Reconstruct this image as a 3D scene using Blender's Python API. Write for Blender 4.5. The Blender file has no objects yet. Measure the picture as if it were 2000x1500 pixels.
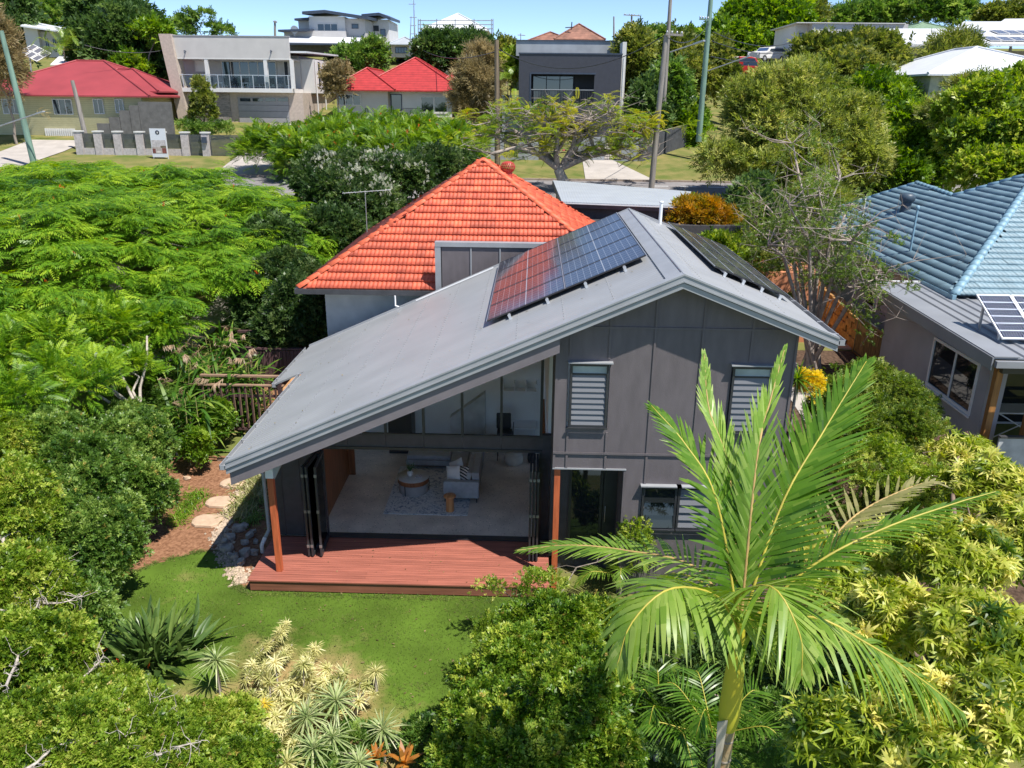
import bpy, math, random
import numpy as np
from mathutils import Vector, Matrix

random.seed(7)
rng = np.random.default_rng(11)
SC = bpy.context.scene
COL = SC.collection
PI = math.pi
R = math.radians

# ------------------------------------------------------------------ camera
PITCH, YAW, ROLL, FPX, HC = R(19.7), R(1.4), R(0.6), 1560.0, 10.1
CAM = np.array([0.0, 0.0, HC])
_fw = np.array([-math.sin(YAW)*math.cos(PITCH), math.cos(YAW)*math.cos(PITCH), -math.sin(PITCH)])
_rt = np.array([math.cos(YAW), math.sin(YAW), 0.0])
_up = np.cross(_rt, _fw)
RT = _rt*math.cos(ROLL) + _up*math.sin(ROLL)
UP = -_rt*math.sin(ROLL) + _up*math.cos(ROLL)
cd = bpy.data.cameras.new('camera')
cam = bpy.data.objects.new('camera', cd)
COL.objects.link(cam)
m4 = Matrix.Identity(4)
for i in range(3):
    m4[i][0] = RT[i]; m4[i][1] = UP[i]; m4[i][2] = -_fw[i]; m4[i][3] = CAM[i]
cam.matrix_world = m4
cd.sensor_width = 36.0
cd.lens = FPX/2000*36
cd.clip_start = 0.1
cd.clip_end = 5000
SC.camera = cam

# ------------------------------------------------------------------ sky, sun, exposure
SUN_EL, SUN_AZ = R(61.5), R(130)          # azimuth clockwise from +Y
w = bpy.data.worlds.new('World'); SC.world = w; w.use_nodes = True
nt = w.node_tree; nt.nodes.clear()
sky = nt.nodes.new('ShaderNodeTexSky'); sky.sky_type = 'NISHITA'; sky.sun_disc = False
sky.sun_elevation = SUN_EL; sky.sun_rotation = SUN_AZ
sky.air_density = 0.5; sky.dust_density = 0.0; sky.ozone_density = 3.0; sky.altitude = 0
bg = nt.nodes.new('ShaderNodeBackground'); bg.inputs[1].default_value = 0.15
wo = nt.nodes.new('ShaderNodeOutputWorld')
nt.links.new(sky.outputs[0], bg.inputs[0]); nt.links.new(bg.outputs[0], wo.inputs[0])
sl = bpy.data.lights.new('sun', 'SUN'); sl.energy = 4.9; sl.angle = R(0.55); sl.color = (1.0, 0.955, 0.88)
so = bpy.data.objects.new('sun', sl); COL.objects.link(so)
sd = Vector((math.sin(SUN_AZ)*math.cos(SUN_EL), math.cos(SUN_AZ)*math.cos(SUN_EL), math.sin(SUN_EL)))
so.rotation_euler = sd.to_track_quat('Z', 'Y').to_euler()
SC.view_settings.view_transform = 'Standard'
SC.view_settings.look = 'None'
SC.view_settings.exposure = 0.52
SC.view_settings.gamma = 1.0
SC.view_settings.use_curve_mapping = False
SC.cycles.max_bounces = 8; SC.cycles.transparent_max_bounces = 12

def at(px, py, x=None, y=None, z=None):
    """world point on the ray through photograph pixel (px, py) at a given x, y or z"""
    d = RT*((px-1000)/FPX) - UP*((py-750)/FPX) + _fw
    if z is not None: t = (z-CAM[2])/d[2]
    elif y is not None: t = (y-CAM[1])/d[1]
    else: t = (x-CAM[0])/d[0]
    return CAM + d*t
def atp(px, py, p0, n):
    d = RT*((px-1000)/FPX) - UP*((py-750)/FPX) + _fw
    n = np.array(n, float)
    return CAM + d*(((np.array(p0)-CAM) @ n)/(d @ n))

# ------------------------------------------------------------------ materials
MATS = {}
def _n(t, typ, **k):
    n = t.nodes.new(typ)
    for a, b in k.items(): setattr(n, a, b)
    return n
def mat(name, col, rough=0.7, metal=0.0, var=0.12, scale=3.0, bump=0.0, bscale=60.0, spec=0.5,
        obj=0.0, tint=0.0, col2=None, stretch=(1, 1, 1), trans=0.0, detail=6.0, alpha=None):
    """principled material: noise-varied base colour (col..col2), fine bump,
    obj = brightness spread per object, tint = spread by the 'tint' face attribute"""
    if name in MATS: return MATS[name]
    m = bpy.data.materials.new(name); m.use_nodes = True
    t = m.node_tree; t.nodes.clear(); L = t.links
    out = _n(t, 'ShaderNodeOutputMaterial'); b = _n(t, 'ShaderNodeBsdfPrincipled')
    b.inputs['Roughness'].default_value = rough; b.inputs['Metallic'].default_value = metal
    b.inputs['Specular IOR Level'].default_value = spec
    tc = _n(t, 'ShaderNodeTexCoord'); mp = _n(t, 'ShaderNodeMapping')
    mp.inputs['Scale'].default_value = stretch
    L.new(tc.outputs['Object'], mp.inputs[0])
    no = _n(t, 'ShaderNodeTexNoise'); no.inputs['Scale'].default_value = scale; no.inputs['Detail'].default_value = detail
    L.new(mp.outputs[0], no.inputs['Vector'])
    c = np.array(col[:3], float)
    lo = c*(1-var*1.6); hi = np.clip(c*(1+var*1.6), 0, 1) if col2 is None else np.array(col2[:3], float)
    if col2 is not None: lo = c
    ra = _n(t, 'ShaderNodeValToRGB')
    ra.color_ramp.elements[0].position = 0.3; ra.color_ramp.elements[1].position = 0.7
    ra.color_ramp.elements[0].color = (*lo, 1); ra.color_ramp.elements[1].color = (*hi, 1)
    L.new(no.outputs[0], ra.inputs[0])
    cur = ra.outputs[0]
    if obj or tint:
        hs = _n(t, 'ShaderNodeHueSaturation')
        v = None
        if obj:
            oi = _n(t, 'ShaderNodeObjectInfo')
            mr = _n(t, 'ShaderNodeMapRange'); mr.inputs[3].default_value = 1-obj; mr.inputs[4].default_value = 1+obj
            L.new(oi.outputs['Random'], mr.inputs[0]); v = mr.outputs[0]
        if tint:
            aa = _n(t, 'ShaderNodeAttribute', attribute_name='tint')
            mr = _n(t, 'ShaderNodeMapRange'); mr.inputs[3].default_value = 1-tint; mr.inputs[4].default_value = 1+tint
            L.new(aa.outputs['Fac'], mr.inputs[0])
            if v is None: v = mr.outputs[0]
            else:
                mm = _n(t, 'ShaderNodeMath', operation='MULTIPLY'); L.new(v, mm.inputs[0]); L.new(mr.outputs[0], mm.inputs[1]); v = mm.outputs[0]
        L.new(v, hs.inputs['Value']); L.new(cur, hs.inputs['Color']); cur = hs.outputs[0]
    L.new(cur, b.inputs['Base Color'])
    if bump:
        nb = _n(t, 'ShaderNodeTexNoise'); nb.inputs['Scale'].default_value = bscale; nb.inputs['Detail'].default_value = 4
        L.new(mp.outputs[0], nb.inputs['Vector'])
        bp = _n(t, 'ShaderNodeBump'); bp.inputs['Strength'].default_value = bump; bp.inputs['Distance'].default_value = 0.02
        L.new(nb.outputs[0], bp.inputs['Height']); L.new(bp.outputs[0], b.inputs['Normal'])
    if trans: b.inputs['Transmission Weight'].default_value = trans
    L.new(b.outputs[0], out.inputs[0])
    m['_bsdf'] = 1
    MATS[name] = m
    return m

def leafmat(name, dark, mid, light, rough=0.42, trans=0.42, spec=0.45):
    """foliage: colour ramp over the per-leaf 'tint' attribute, plus translucency"""
    if name in MATS: return MATS[name]
    m = bpy.data.materials.new(name); m.use_nodes = True
    t = m.node_tree; t.nodes.clear(); L = t.links
    out = _n(t, 'ShaderNodeOutputMaterial'); b = _n(t, 'ShaderNodeBsdfPrincipled')
    b.inputs['Roughness'].default_value = rough; b.inputs['Specular IOR Level'].default_value = spec
    aa = _n(t, 'ShaderNodeAttribute', attribute_name='tint')
    tc = _n(t, 'ShaderNodeTexCoord'); no = _n(t, 'ShaderNodeTexNoise'); no.inputs['Scale'].default_value = 0.8
    L.new(tc.outputs['Object'], no.inputs['Vector'])
    ad = _n(t, 'ShaderNodeMath', operation='MULTIPLY_ADD'); ad.inputs[1].default_value = 0.7; ad.inputs[2].default_value = -0.35
    L.new(no.outputs[0], ad.inputs[0])
    a2 = _n(t, 'ShaderNodeMath', operation='ADD'); L.new(ad.outputs[0], a2.inputs[0]); L.new(aa.outputs['Fac'], a2.inputs[1])
    ra = _n(t, 'ShaderNodeValToRGB'); e = ra.color_ramp.elements
    e[0].position = 0.05; e[0].color = (*dark, 1); e[1].position = 0.95; e[1].color = (*light, 1)
    k = e.new(0.5); k.color = (*mid, 1)
    L.new(a2.outputs[0], ra.inputs[0]); L.new(ra.outputs[0], b.inputs['Base Color'])
    tr = _n(t, 'ShaderNodeBsdfTranslucent')
    hs = _n(t, 'ShaderNodeHueSaturation'); hs.inputs['Value'].default_value = 1.35; hs.inputs['Saturation'].default_value = 1.1; hs.inputs['Hue'].default_value = 0.49
    L.new(ra.outputs[0], hs.inputs['Color']); L.new(hs.outputs[0], tr.inputs[0])
    mx = _n(t, 'ShaderNodeMixShader'); mx.inputs[0].default_value = trans
    L.new(b.outputs[0], mx.inputs[1]); L.new(tr.outputs[0], mx.inputs[2]); L.new(mx.outputs[0], out.inputs[0])
    MATS[name] = m
    return m

def glassmat(name, tint=(0.8, 0.85, 0.85), refl=0.25, dark=None, rough=0.02):
    """window glass: glossy coat over a clear (or dark, curtained) pane"""
    if name in MATS: return MATS[name]
    m = bpy.data.materials.new(name); m.use_nodes = True
    t = m.node_tree; t.nodes.clear(); L = t.links
    out = _n(t, 'ShaderNodeOutputMaterial'); g = _n(t, 'ShaderNodeBsdfGlossy'); g.inputs['Roughness'].default_value = rough
    g.inputs['Color'].default_value = (0.9, 0.95, 1, 1)
    mx = _n(t, 'ShaderNodeMixShader')
    lw = _n(t, 'ShaderNodeLayerWeight'); lw.inputs[0].default_value = refl
    L.new(lw.outputs['Fresnel'], mx.inputs[0])
    if dark is None:
        u = _n(t, 'ShaderNodeBsdfTransparent'); u.inputs[0].default_value = (*tint, 1)
    else:
        u = _n(t, 'ShaderNodeBsdfDiffuse'); u.inputs[0].default_value = (*dark, 1)
    L.new(u.outputs[0], mx.inputs[1]); L.new(g.outputs[0], mx.inputs[2]); L.new(mx.outputs[0], out.inputs[0])
    MATS[name] = m
    return m

def nodes_of(m): return m.node_tree, [n for n in m.node_tree.nodes if n.type == 'BSDF_PRINCIPLED'][0]

# ------------------------------------------------------------------ objects
ORG = {}     # object -> world origin (rotation kept at zero unless copied)
def tag(o, label=None, cat=None, group=None, kind=None):
    if label: o['label'] = label
    if cat: o['category'] = cat
    if group: o['group'] = group
    if kind: o['kind'] = kind
    return o
def thing(name, label, cat, loc=(0, 0, 0), group=None, rz=0.0):
    o = bpy.data.objects.new(name, None); COL.objects.link(o)
    o.location = loc; o.rotation_euler = (0, 0, rz); o.empty_display_size = 0.2
    ORG[o] = np.array(loc, float)
    return tag(o, label, cat, group)
def kids(o): return [c for c in bpy.data.objects if c.parent == o]
def copy_tree(o, tree, parent=None):
    """tree = {obj: [children]}"""
    c = o.copy(); COL.objects.link(c); c.parent = parent
    for ch in tree.get(o, []): copy_tree(ch, tree, c)
    return c
KID = {}
def dup(root, loc, rz=0.0, label=None, scale=None):
    c = copy_tree(root, KID)
    c.location = loc; c.rotation_euler = (0, 0, rz)
    if scale: c.scale = (scale,)*3
    if label: c['label'] = label
    ORG[c] = np.array(loc, float)
    return c

def mesh_np(name, V, F, tint=None, smooth=False, uv=None):
    """V (n,3), F (m,k) all faces with the same vertex count"""
    V = np.ascontiguousarray(V, dtype=np.float32); F = np.ascontiguousarray(F, dtype=np.int32)
    me = bpy.data.meshes.new(name); k = F.shape[1]
    me.vertices.add(len(V)); me.vertices.foreach_set('co', V.ravel())
    me.loops.add(F.size); me.loops.foreach_set('vertex_index', F.ravel())
    me.polygons.add(len(F)); me.polygons.foreach_set('loop_start', np.arange(0, F.size, k, dtype=np.int32))
    me.polygons.foreach_set('loop_total', np.full(len(F), k, dtype=np.int32))
    if smooth: me.polygons.foreach_set('use_smooth', np.ones(len(F), dtype=bool))
    me.update(calc_edges=True)
    if tint is not None:
        a = me.attributes.new('tint', 'FLOAT', 'FACE'); a.data.foreach_set('value', np.asarray(tint, dtype=np.float32))
    return me
def link(name, me, m, parent=None, loc=None):
    o = bpy.data.objects.new(name, me); COL.objects.link(o)
    if m is not None and not me.materials: me.materials.append(m)
    if parent is not None:
        o.parent = parent; ORG[o] = ORG[parent] if loc is None else np.array(loc)+ORG[parent]
        if loc is not None: o.location = loc
        KID.setdefault(parent, []).append(o)
    elif loc is not None:
        o.location = loc; ORG[o] = np.array(loc, float)
    else: ORG[o] = np.zeros(3)
    return o

class MB:
    """collects shapes in world coordinates; build() links them as one mesh object"""
    def __init__(s): s.v = []; s.f = []; s.smooth = []
    def add(s, vs, fs, sm=False):
        b = len(s.v); s.v += [tuple(map(float, p)) for p in vs]; s.f += [tuple(b+i for i in f) for f in fs]; s.smooth += [sm]*len(fs); return s
    def box(s, x0, x1, y0, y1, z0, z1):
        return s.add([(x0,y0,z0),(x1,y0,z0),(x1,y1,z0),(x0,y1,z0),(x0,y0,z1),(x1,y0,z1),(x1,y1,z1),(x0,y1,z1)],
                     [(0,3,2,1),(4,5,6,7),(0,1,5,4),(1,2,6,5),(2,3,7,6),(3,0,4,7)])
    def obox(s, c, u, v, n, hu, hv, hn):
        """oriented box: centre, axes, half sizes"""
        c, u, v, n = (np.array(a, float) for a in (c, u, v, n))
        P = [c+a*hu*u+b*hv*v+d*hn*n for d in (-1, 1) for a, b in ((-1,-1),(1,-1),(1,1),(-1,1))]
        return s.add(P, [(0,3,2,1),(4,5,6,7),(0,1,5,4),(1,2,6,5),(2,3,7,6),(3,0,4,7)])
    def bar(s, a, b, w, h, up=(0, 0, 1)):
        a, b = np.array(a, float), np.array(b, float); d = b-a; L = np.linalg.norm(d); u = d/L
        n = np.array(up, float); n = n-u*(n@u); n /= max(np.linalg.norm(n), 1e-9); v = np.cross(n, u)
        return s.obox((a+b)/2, u, v, n, L/2, w/2, h/2)
    def prism(s, poly, d):
        """poly = list of 3-d points, extruded by vector d"""
        n = len(poly); P = [np.array(p, float) for p in poly]; d = np.array(d, float)
        return s.add(P+[p+d for p in P], [tuple(range(n))[::-1], tuple(range(n, 2*n))]+[(i, (i+1) % n, n+(i+1) % n, n+i) for i in range(n)])
    def tube(s, pts, rad, seg=8, cap=True):
        pts = [np.array(p, float) for p in pts]; rad = rad if hasattr(rad, '__len__') else [rad]*len(pts)
        V = []; F = []; n = None
        for i, p in enumerate(pts):
            t = pts[min(i+1, len(pts)-1)]-pts[max(i-1, 0)]; t = t/max(np.linalg.norm(t), 1e-9)
            if n is None:
                n = np.cross(t, (0, 0, 1.0));
                if np.linalg.norm(n) < 1e-3: n = np.cross(t, (1.0, 0, 0))
            n = n-t*(n@t); n /= max(np.linalg.norm(n), 1e-9); b = np.cross(t, n)
            for k in range(seg):
                a = 2*PI*k/seg; V.append(p+rad[i]*(math.cos(a)*n+math.sin(a)*b))
        for i in range(len(pts)-1):
            for k in range(seg):
                F.append((i*seg+k, i*seg+(k+1) % seg, (i+1)*seg+(k+1) % seg, (i+1)*seg+k))
        s.add(V, F, True)
        if cap:
            s.add(V[:seg], [tuple(range(seg))[::-1]]); s.add(V[-seg:], [tuple(range(seg))])
        return s
    def lathe(s, c, prof, seg=16, axis=2):
        c = np.array(c, float); V = []; F = []
        for r, z in prof:
            for k in range(seg):
                a = 2*PI*k/seg; V.append(c+np.array((r*math.cos(a), r*math.sin(a), z)))
        for i in range(len(prof)-1):
            for k in range(seg): F.append((i*seg+k, i*seg+(k+1) % seg, (i+1)*seg+(k+1) % seg, (i+1)*seg+k))
        s.add(V, F, True)
        if prof[0][0] > 1e-4: s.add(V[:seg], [tuple(range(seg))[::-1]])
        if prof[-1][0] > 1e-4: s.add(V[-seg:], [tuple(range(seg))])
        return s
    def build(s, name, m, parent=None, label=None, bevel=0.0, kind=None, loc=None):
        o0 = ORG[parent] if parent is not None else (np.array(loc, float) if loc is not None else np.zeros(3))
        me = bpy.data.meshes.new(name)
        me.from_pydata([(x-o0[0], y-o0[1], z-o0[2]) for x, y, z in s.v], [], s.f)
        me.polygons.foreach_set('use_smooth', s.smooth)
        me.update()
        ob = link(name, me, m, parent, None if parent is not None else loc)
        if bevel:
            b = ob.modifiers.new('bevel', 'BEVEL'); b.width = bevel; b.segments = 2; b.limit_method = 'ANGLE'
        if label: ob['label'] = label
        if kind: ob['kind'] = kind
        return ob

def clip_poly(P, a, b, c):
    """keep the part of 2-d polygon P where a*x+b*y <= c"""
    out = []
    for i in range(len(P)):
        p, q = P[i], P[(i+1) % len(P)]
        fp, fq = a*p[0]+b*p[1]-c, a*q[0]+b*q[1]-c
        if fp <= 0: out.append(p)
        if (fp < 0 < fq) or (fq < 0 < fp):
            t = fp/(fp-fq); out.append((p[0]+t*(q[0]-p[0]), p[1]+t*(q[1]-p[1])))
    return out
def lerp(a, b, t): return a+(b-a)*t

# ------------------------------------------------------------------ terrain
TY = [0, 22, 50, 57.5, 66, 78, 110, 150, 220, 600]
TZ = [-0.32, -0.32, 4.1, 4.65, 5.65, 7.6, 13, 19, 24, 27]
TY2 = [0, 22, 38, 50, 57.5, 66, 78, 100, 120, 150, 220, 600]
TZ2 = [-0.32, -0.32, 0.75, 4.05, 4.6, 5.3, 6.3, 8.5, 12, 17, 23, 27]
def gz(x, y):
    a = np.interp(y, TY, TZ); b = np.interp(y, TY2, TZ2)
    t = np.clip((np.asarray(x, float)-np.interp(y, [50, 60], [4, 10]))/np.interp(y, [50, 60], [6, 12]), 0, 1); t = t*t*(3-2*t)
    return a+(b-a)*t
def ground_at(px, py, lo=3.0, hi=400.0):
    """terrain point seen through a pixel"""
    d = RT*((px-1000)/FPX) - UP*((py-750)/FPX) + _fw
    for t in np.concatenate([np.linspace(4, 60, 1200), np.linspace(60, hi, 1500)]):
        p = CAM+d*t
        if p[2] <= gz(p[0], p[1]): return np.array([p[0], p[1], float(gz(p[0], p[1]))])
    return p
# ================================================================== SETTING: ground
M_grass = mat('verge_grass', (0.10, 0.14, 0.03), 0.9, var=0.3, scale=0.8, col2=(0.25, 0.21, 0.08), bump=0.9, bscale=35, spec=0.1, detail=9)
xs = np.concatenate([np.linspace(-420, -66, 14), np.arange(-60, 60.1, 1.5), np.linspace(66, 420, 14)])
ys = np.unique(np.concatenate([np.arange(-30, 130, 1.5), np.linspace(130, 620, 40), TY, TY2]))
GX, GY = np.meshgrid(xs, ys); GZ = gz(GX, GY)
# a soft dip of the unseen ground keeps the back garden free of noise; garden itself is flat
V = np.stack([GX, GY, GZ], -1).reshape(-1, 3); nx, ny = len(xs), len(ys)
idx = np.arange(nx*ny).reshape(ny, nx)
Fq = np.stack([idx[:-1, :-1], idx[:-1, 1:], idx[1:, 1:], idx[1:, :-1]], -1).reshape(-1, 4)
tag(link('ground', mesh_np('ground', V, Fq, smooth=True), M_grass), kind='structure')

def drape(name, left, right, y0, y1, m, dz=0.03, nx=10, kind='structure', step=1.0):
    """sheet on the terrain between x = left(y) and x = right(y)"""
    yy = np.unique(np.concatenate([np.arange(y0, y1, step), [y1], [t for t in list(TY)+list(TY2) if y0 < t < y1], [t for t in np.arange(-30, 130, 1.5) if y0 < t < y1]]))
    rows = []
    for y in yy:
        a, b = left(y), right(y); xx = np.linspace(a, b, nx); rows.append(np.stack([xx, np.full(nx, y), gz(xx, y)+dz], -1))
    V = np.concatenate(rows); ii = np.arange(len(V)).reshape(len(yy), nx)
    F = np.stack([ii[:-1, :-1], ii[:-1, 1:], ii[1:, 1:], ii[1:, :-1]], -1).reshape(-1, 4)
    return tag(link(name, mesh_np(name, V, F), m), kind=kind)
def flat(name, pts, z, m, th=0.0, kind='structure', parent=None):
    b = MB()
    if th: b.prism([(x, y, z-th) for x, y in pts], (0, 0, th))
    else: b.add([(x, y, z) for x, y in pts], [tuple(range(len(pts)))])
    return tag(b.build(name, m, parent), kind=kind)

M_asph = mat('asphalt', (0.22, 0.205, 0.205), 0.9, var=0.12, scale=1.2, bump=0.4, bscale=120, spec=0.2)
M_conc = mat('concrete', (0.42, 0.38, 0.34), 0.85, var=0.08, scale=1.0, bump=0.2, bscale=80, spec=0.2)
M_kerb = mat('kerb_stone', (0.30, 0.24, 0.20), 0.9, var=0.15, scale=4)
M_white = mat('white_paint', (0.78, 0.78, 0.78), 0.5, var=0.03, scale=3)
M_mulch = mat('bark_mulch', (0.16, 0.075, 0.04), 0.95, col2=(0.36, 0.19, 0.11), scale=14, bump=1.0, bscale=40, spec=0.1, detail=8)
M_soil = mat('soil', (0.10, 0.065, 0.045), 0.95, var=0.3, scale=9, bump=0.8, bscale=40, spec=0.1)
def lawnmat():
    m = mat('lawn', (0.085, 0.145, 0.018), 0.9, var=0.2, scale=0.7, bump=0.7, bscale=70, spec=0.1, detail=7)
    t, b = nodes_of(m); L = t.links
    # worn, straw-coloured patches with a shape of their own near the plant bed
    tc = [n for n in t.nodes if n.type == 'TEX_COORD'][0]
    n2 = _n(t, 'ShaderNodeTexNoise'); n2.inputs['Scale'].default_value = 0.55; n2.inputs['Detail'].default_value = 5; n2.inputs['Roughness'].default_value = 0.65
    L.new(tc.outputs['Object'], n2.inputs['Vector'])
    sx = _n(t, 'ShaderNodeSeparateXYZ'); L.new(tc.outputs['Object'], sx.inputs[0])
    # distance from the bed centre
    vd = _n(t, 'ShaderNodeVectorMath', operation='DISTANCE'); vd.inputs[1].default_value = (-4.3, 10.9, -0.3)
    L.new(tc.outputs['Object'], vd.inputs[0])
    mr = _n(t, 'ShaderNodeMapRange'); mr.inputs[1].default_value = 1.0; mr.inputs[2].default_value = 3.3; mr.inputs[3].default_value = 0.34; mr.inputs[4].default_value = -0.14
    L.new(vd.outputs['Value'], mr.inputs[0])
    ad = _n(t, 'ShaderNodeMath', operation='ADD'); L.new(mr.outputs[0], ad.inputs[0]); L.new(n2.outputs[0], ad.inputs[1])
    r2 = _n(t, 'ShaderNodeMapRange'); r2.inputs[1].default_value = 0.50; r2.inputs[2].default_value = 0.72
    L.new(ad.outputs[0], r2.inputs[0])
    mx = _n(t, 'ShaderNodeMixRGB'); mx.inputs[2].default_value = (0.34, 0.25, 0.11, 1)
    L.new(r2.outputs[0], mx.inputs[0])
    src = b.inputs['Base Color'].links[0].from_socket
    L.new(src, mx.inputs[1]); L.new(mx.outputs[0], b.inputs['Base Color'])
    return m
M_lawn = lawnmat()
_lp = [(-10.4, 12.5), (-9.9, 14.3), (-9.3, 15.4), (-8.7, 16.1), (-8.0, 16.55), (-7.4, 16.6), (-7.0, 16.3), (-6.8, 15.7), (-6.55, 15.25), (-6.3, 15.05)]; _pl = []
for _p, _q in zip(_lp[:-1], _lp[1:]):
    for _t in np.linspace(0, 1, 8, endpoint=False): _pl.append((lerp(_p[0], _q[0], _t)+random.uniform(-.05, .05), lerp(_p[1], _q[1], _t)+random.uniform(-.05, .05)))
flat('lawn', [(-11, 4)]+_pl+[(-6.3, 15.1), (6, 15.1), (7, 4)], -0.30, M_lawn)
flat('garden_bed', [(-14, 2), (-8.6, 10.0), (-7.6, 13.5), (-7.0, 15.6), (-6.35, 15.2), (-6.2, 15.2), (-5.9, 15.2), (-5.9, 23.9), (-16, 23.9)], -0.312, M_mulch)
drape('front_bed', lambda y: -12, lambda y: -6.8, 23.9, 33, M_mulch, dz=0.02)
# side yard on the right
flat('side_yard', [(5.2, 15), (12.9, 15), (12.9, 21.9), (5.2, 21.9)], -0.30, M_soil)
drape('side_slope', lambda y: 5.2, lambda y: 13.3, 21.9, 32, M_soil, dz=0.02)
drape('side_path', lambda y: 9.2+0.02*(y-22), lambda y: 10.4+0.02*(y-22), 19.0, 33, M_conc, dz=0.045, nx=4)
# street
drape('road', lambda y: -90, lambda y: 90, 50, 57.5, M_asph, dz=0.04, nx=120)
drape('side_road', lambda y: 21.6+(y-57.6)*0.075, lambda y: 31+(y-57.6)*0.13, 57.6, 118, M_asph, dz=0.04, nx=8)
def kerb(pts, nm='kerb'):
    b = MB()
    for p, q in zip(pts[:-1], pts[1:]):
        b.bar((p[0], p[1], float(gz(*p))+0.07), (q[0], q[1], float(gz(*q))+0.07), 0.22, 0.16)
    tag(b.build(nm, M_kerb), kind='structure')
kerb([(x, 57.6) for x in np.arange(-60, 19, 3)]+[(18.5, 57.7), (20.2, 58.4), (21.2, 59.8)]+[(21.6+(y-57.6)*0.075, y) for y in np.arange(61, 112, 4)])
kerb([(x, 49.9) for x in np.arange(-60, 61, 3)])
dash = MB()
for i in range(14):
    x = 8+i*1.9; dash.add([(x, 55.7, gz(x, 55.7)+0.052), (x+1.1, 55.7, gz(x+1.1, 55.7)+0.052), (x+1.1, 55.85, gz(x+1.1, 55.85)+0.052), (x, 55.85, gz(x, 55.85)+0.052)], [(0, 1, 2, 3)])
tag(dash.build('road_marking', M_white), kind='structure')
drape('driveway', lambda y: 3.6+(y-57.6)*0.02, lambda y: 8.6-(y-57.6)*0.33, 57.62, 66, M_conc, dz=0.05)
drape('driveway', lambda y: 3.7, lambda y: 6.2, 66, 71.8, M_conc, dz=0.05)
drape('driveway', lambda y: -22.8+(y-57.6)*-0.1, lambda y: -18.6-(y-57.6)*0.22, 57.62, 65, M_conc, dz=0.05)
drape('driveway', lambda y: -23.6-(y-65)*0.1, lambda y: -18.2-(y-65)*0.1, 65.1, 77.9, M_conc, dz=0.05)
drape('footpath', lambda y: -43, lambda y: -38, 57.7, 70, M_conc, dz=0.05)
drape('garden_path', lambda y: -14.4+(y-30)*0.1, lambda y: -12.9+(y-30)*0.1, 27, 35, M_conc, dz=0.05)

# ================================================================== MAIN HOUSE
XR, ZR, SL_, SR_ = 2.85, 6.98, 0.447, 0.389
YF, YB = 14.9, 24.35                    # roof front and back
XL, XL2, XE = -6.3, -7.12, 5.9           # eaves
YW, YG = 15.3, 17.0                      # gable wall, glass wall
def zl(x): return ZR-SL_*(XR-x)
def zrr(x): return ZR-SR_*(x-XR)
def zroof(x): return zl(x) if x < XR else zrr(x)

M_roof = mat('steel_roofing', (0.315, 0.32, 0.325), 0.42, var=0.05, scale=1.2, spec=0.4, stretch=(0.5, 1, 1))
def corrugate(m, scale, axis='Y', strength=0.5, dist=0.02):
    t, b = nodes_of(m); L = t.links
    tc = [n for n in t.nodes if n.type == 'TEX_COORD'][0]
    wv = _n(t, 'ShaderNodeTexWave', bands_direction=axis); wv.inputs['Scale'].default_value = scale
    L.new(tc.outputs['Object'], wv.inputs['Vector'])
    bp = _n(t, 'ShaderNodeBump'); bp.inputs['Strength'].default_value = strength; bp.inputs['Distance'].default_value = dist
    L.new(wv.outputs[0], bp.inputs['Height']); L.new(bp.outputs[0], b.inputs['Normal'])
corrugate(M_roof, 2.1, 'Y', 0.32, 0.015)
M_trim = mat('roof_trim', (0.31, 0.32, 0.335), 0.4, var=0.05, scale=2, spec=0.45)
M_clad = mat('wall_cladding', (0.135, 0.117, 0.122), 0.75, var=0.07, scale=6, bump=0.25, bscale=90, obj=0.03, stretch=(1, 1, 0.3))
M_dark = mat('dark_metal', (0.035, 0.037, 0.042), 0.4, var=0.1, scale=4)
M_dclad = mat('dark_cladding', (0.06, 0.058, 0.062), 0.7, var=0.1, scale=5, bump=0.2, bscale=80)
M_soffit = mat('soffit_lining', (0.70, 0.70, 0.69), 0.8, var=0.05)
M_glass = glassmat('clear_glass', (0.93, 0.95, 0.95), 0.10)
M_dglass = glassmat('dark_glass', refl=0.35, dark=(0.015, 0.018, 0.02))
M_post = mat('painted_timber_post', (0.50, 0.12, 0.045), 0.55, var=0.15, scale=3, stretch=(6, 6, 0.6))
M_deck = mat('merbau_deck', (0.34, 0.115, 0.08), 0.55, var=0.15, scale=3.5, obj=0.14, bump=0.2, bscale=30, stretch=(0.35, 6, 6))
M_intw = mat('interior_plaster', (0.88, 0.86, 0.82), 0.8, var=0.02)  # whiter than real plaster, making up for weak light in the room

house = thing('gabled_house', 'charcoal clad house extension with long grey metal gable roof and open bifold doors', 'house', (0, 17, 0))
# roof sheets
b = MB()
for poly in ([(XR, YF), (XR, YB), (XL2, YB), (XL2, 20.85), (XL, 20.85), (XL, YF)],):
    b.prism([(x, y, zl(x)-0.05) for x, y in poly][::-1], (0, 0, 0.05))
b.prism([(x, y, zrr(x)-0.05) for x, y in [(XR, YF), (XE, YF), (XE, YB), (XR, YB)]], (0, 0, 0.05))
roof = b.build('roof', M_roof, house)
# screw rows
b = MB()
for side in (0, 1):
    xsn = np.arange(-6.0, 2.6, 0.95) if side == 0 else np.arange(3.3, 5.8, 0.85)
    for x in xsn:
        for y in np.arange(YF+0.25, YB-0.1, 0.19):
            z = zroof(x)
            b.add([(x-.017, y-.017, z+.002), (x+.017, y-.017, z+.002), (x+.017, y+.017, z+.002), (x-.017, y+.017, z+.002), (x, y, z+.02)], [(0, 1, 4), (1, 2, 4), (2, 3, 4), (3, 0, 4)])
b.build('roof_screw', mat('screw_grey', (.20, .21, .22), .6), roof, kind='stuff')
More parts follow.
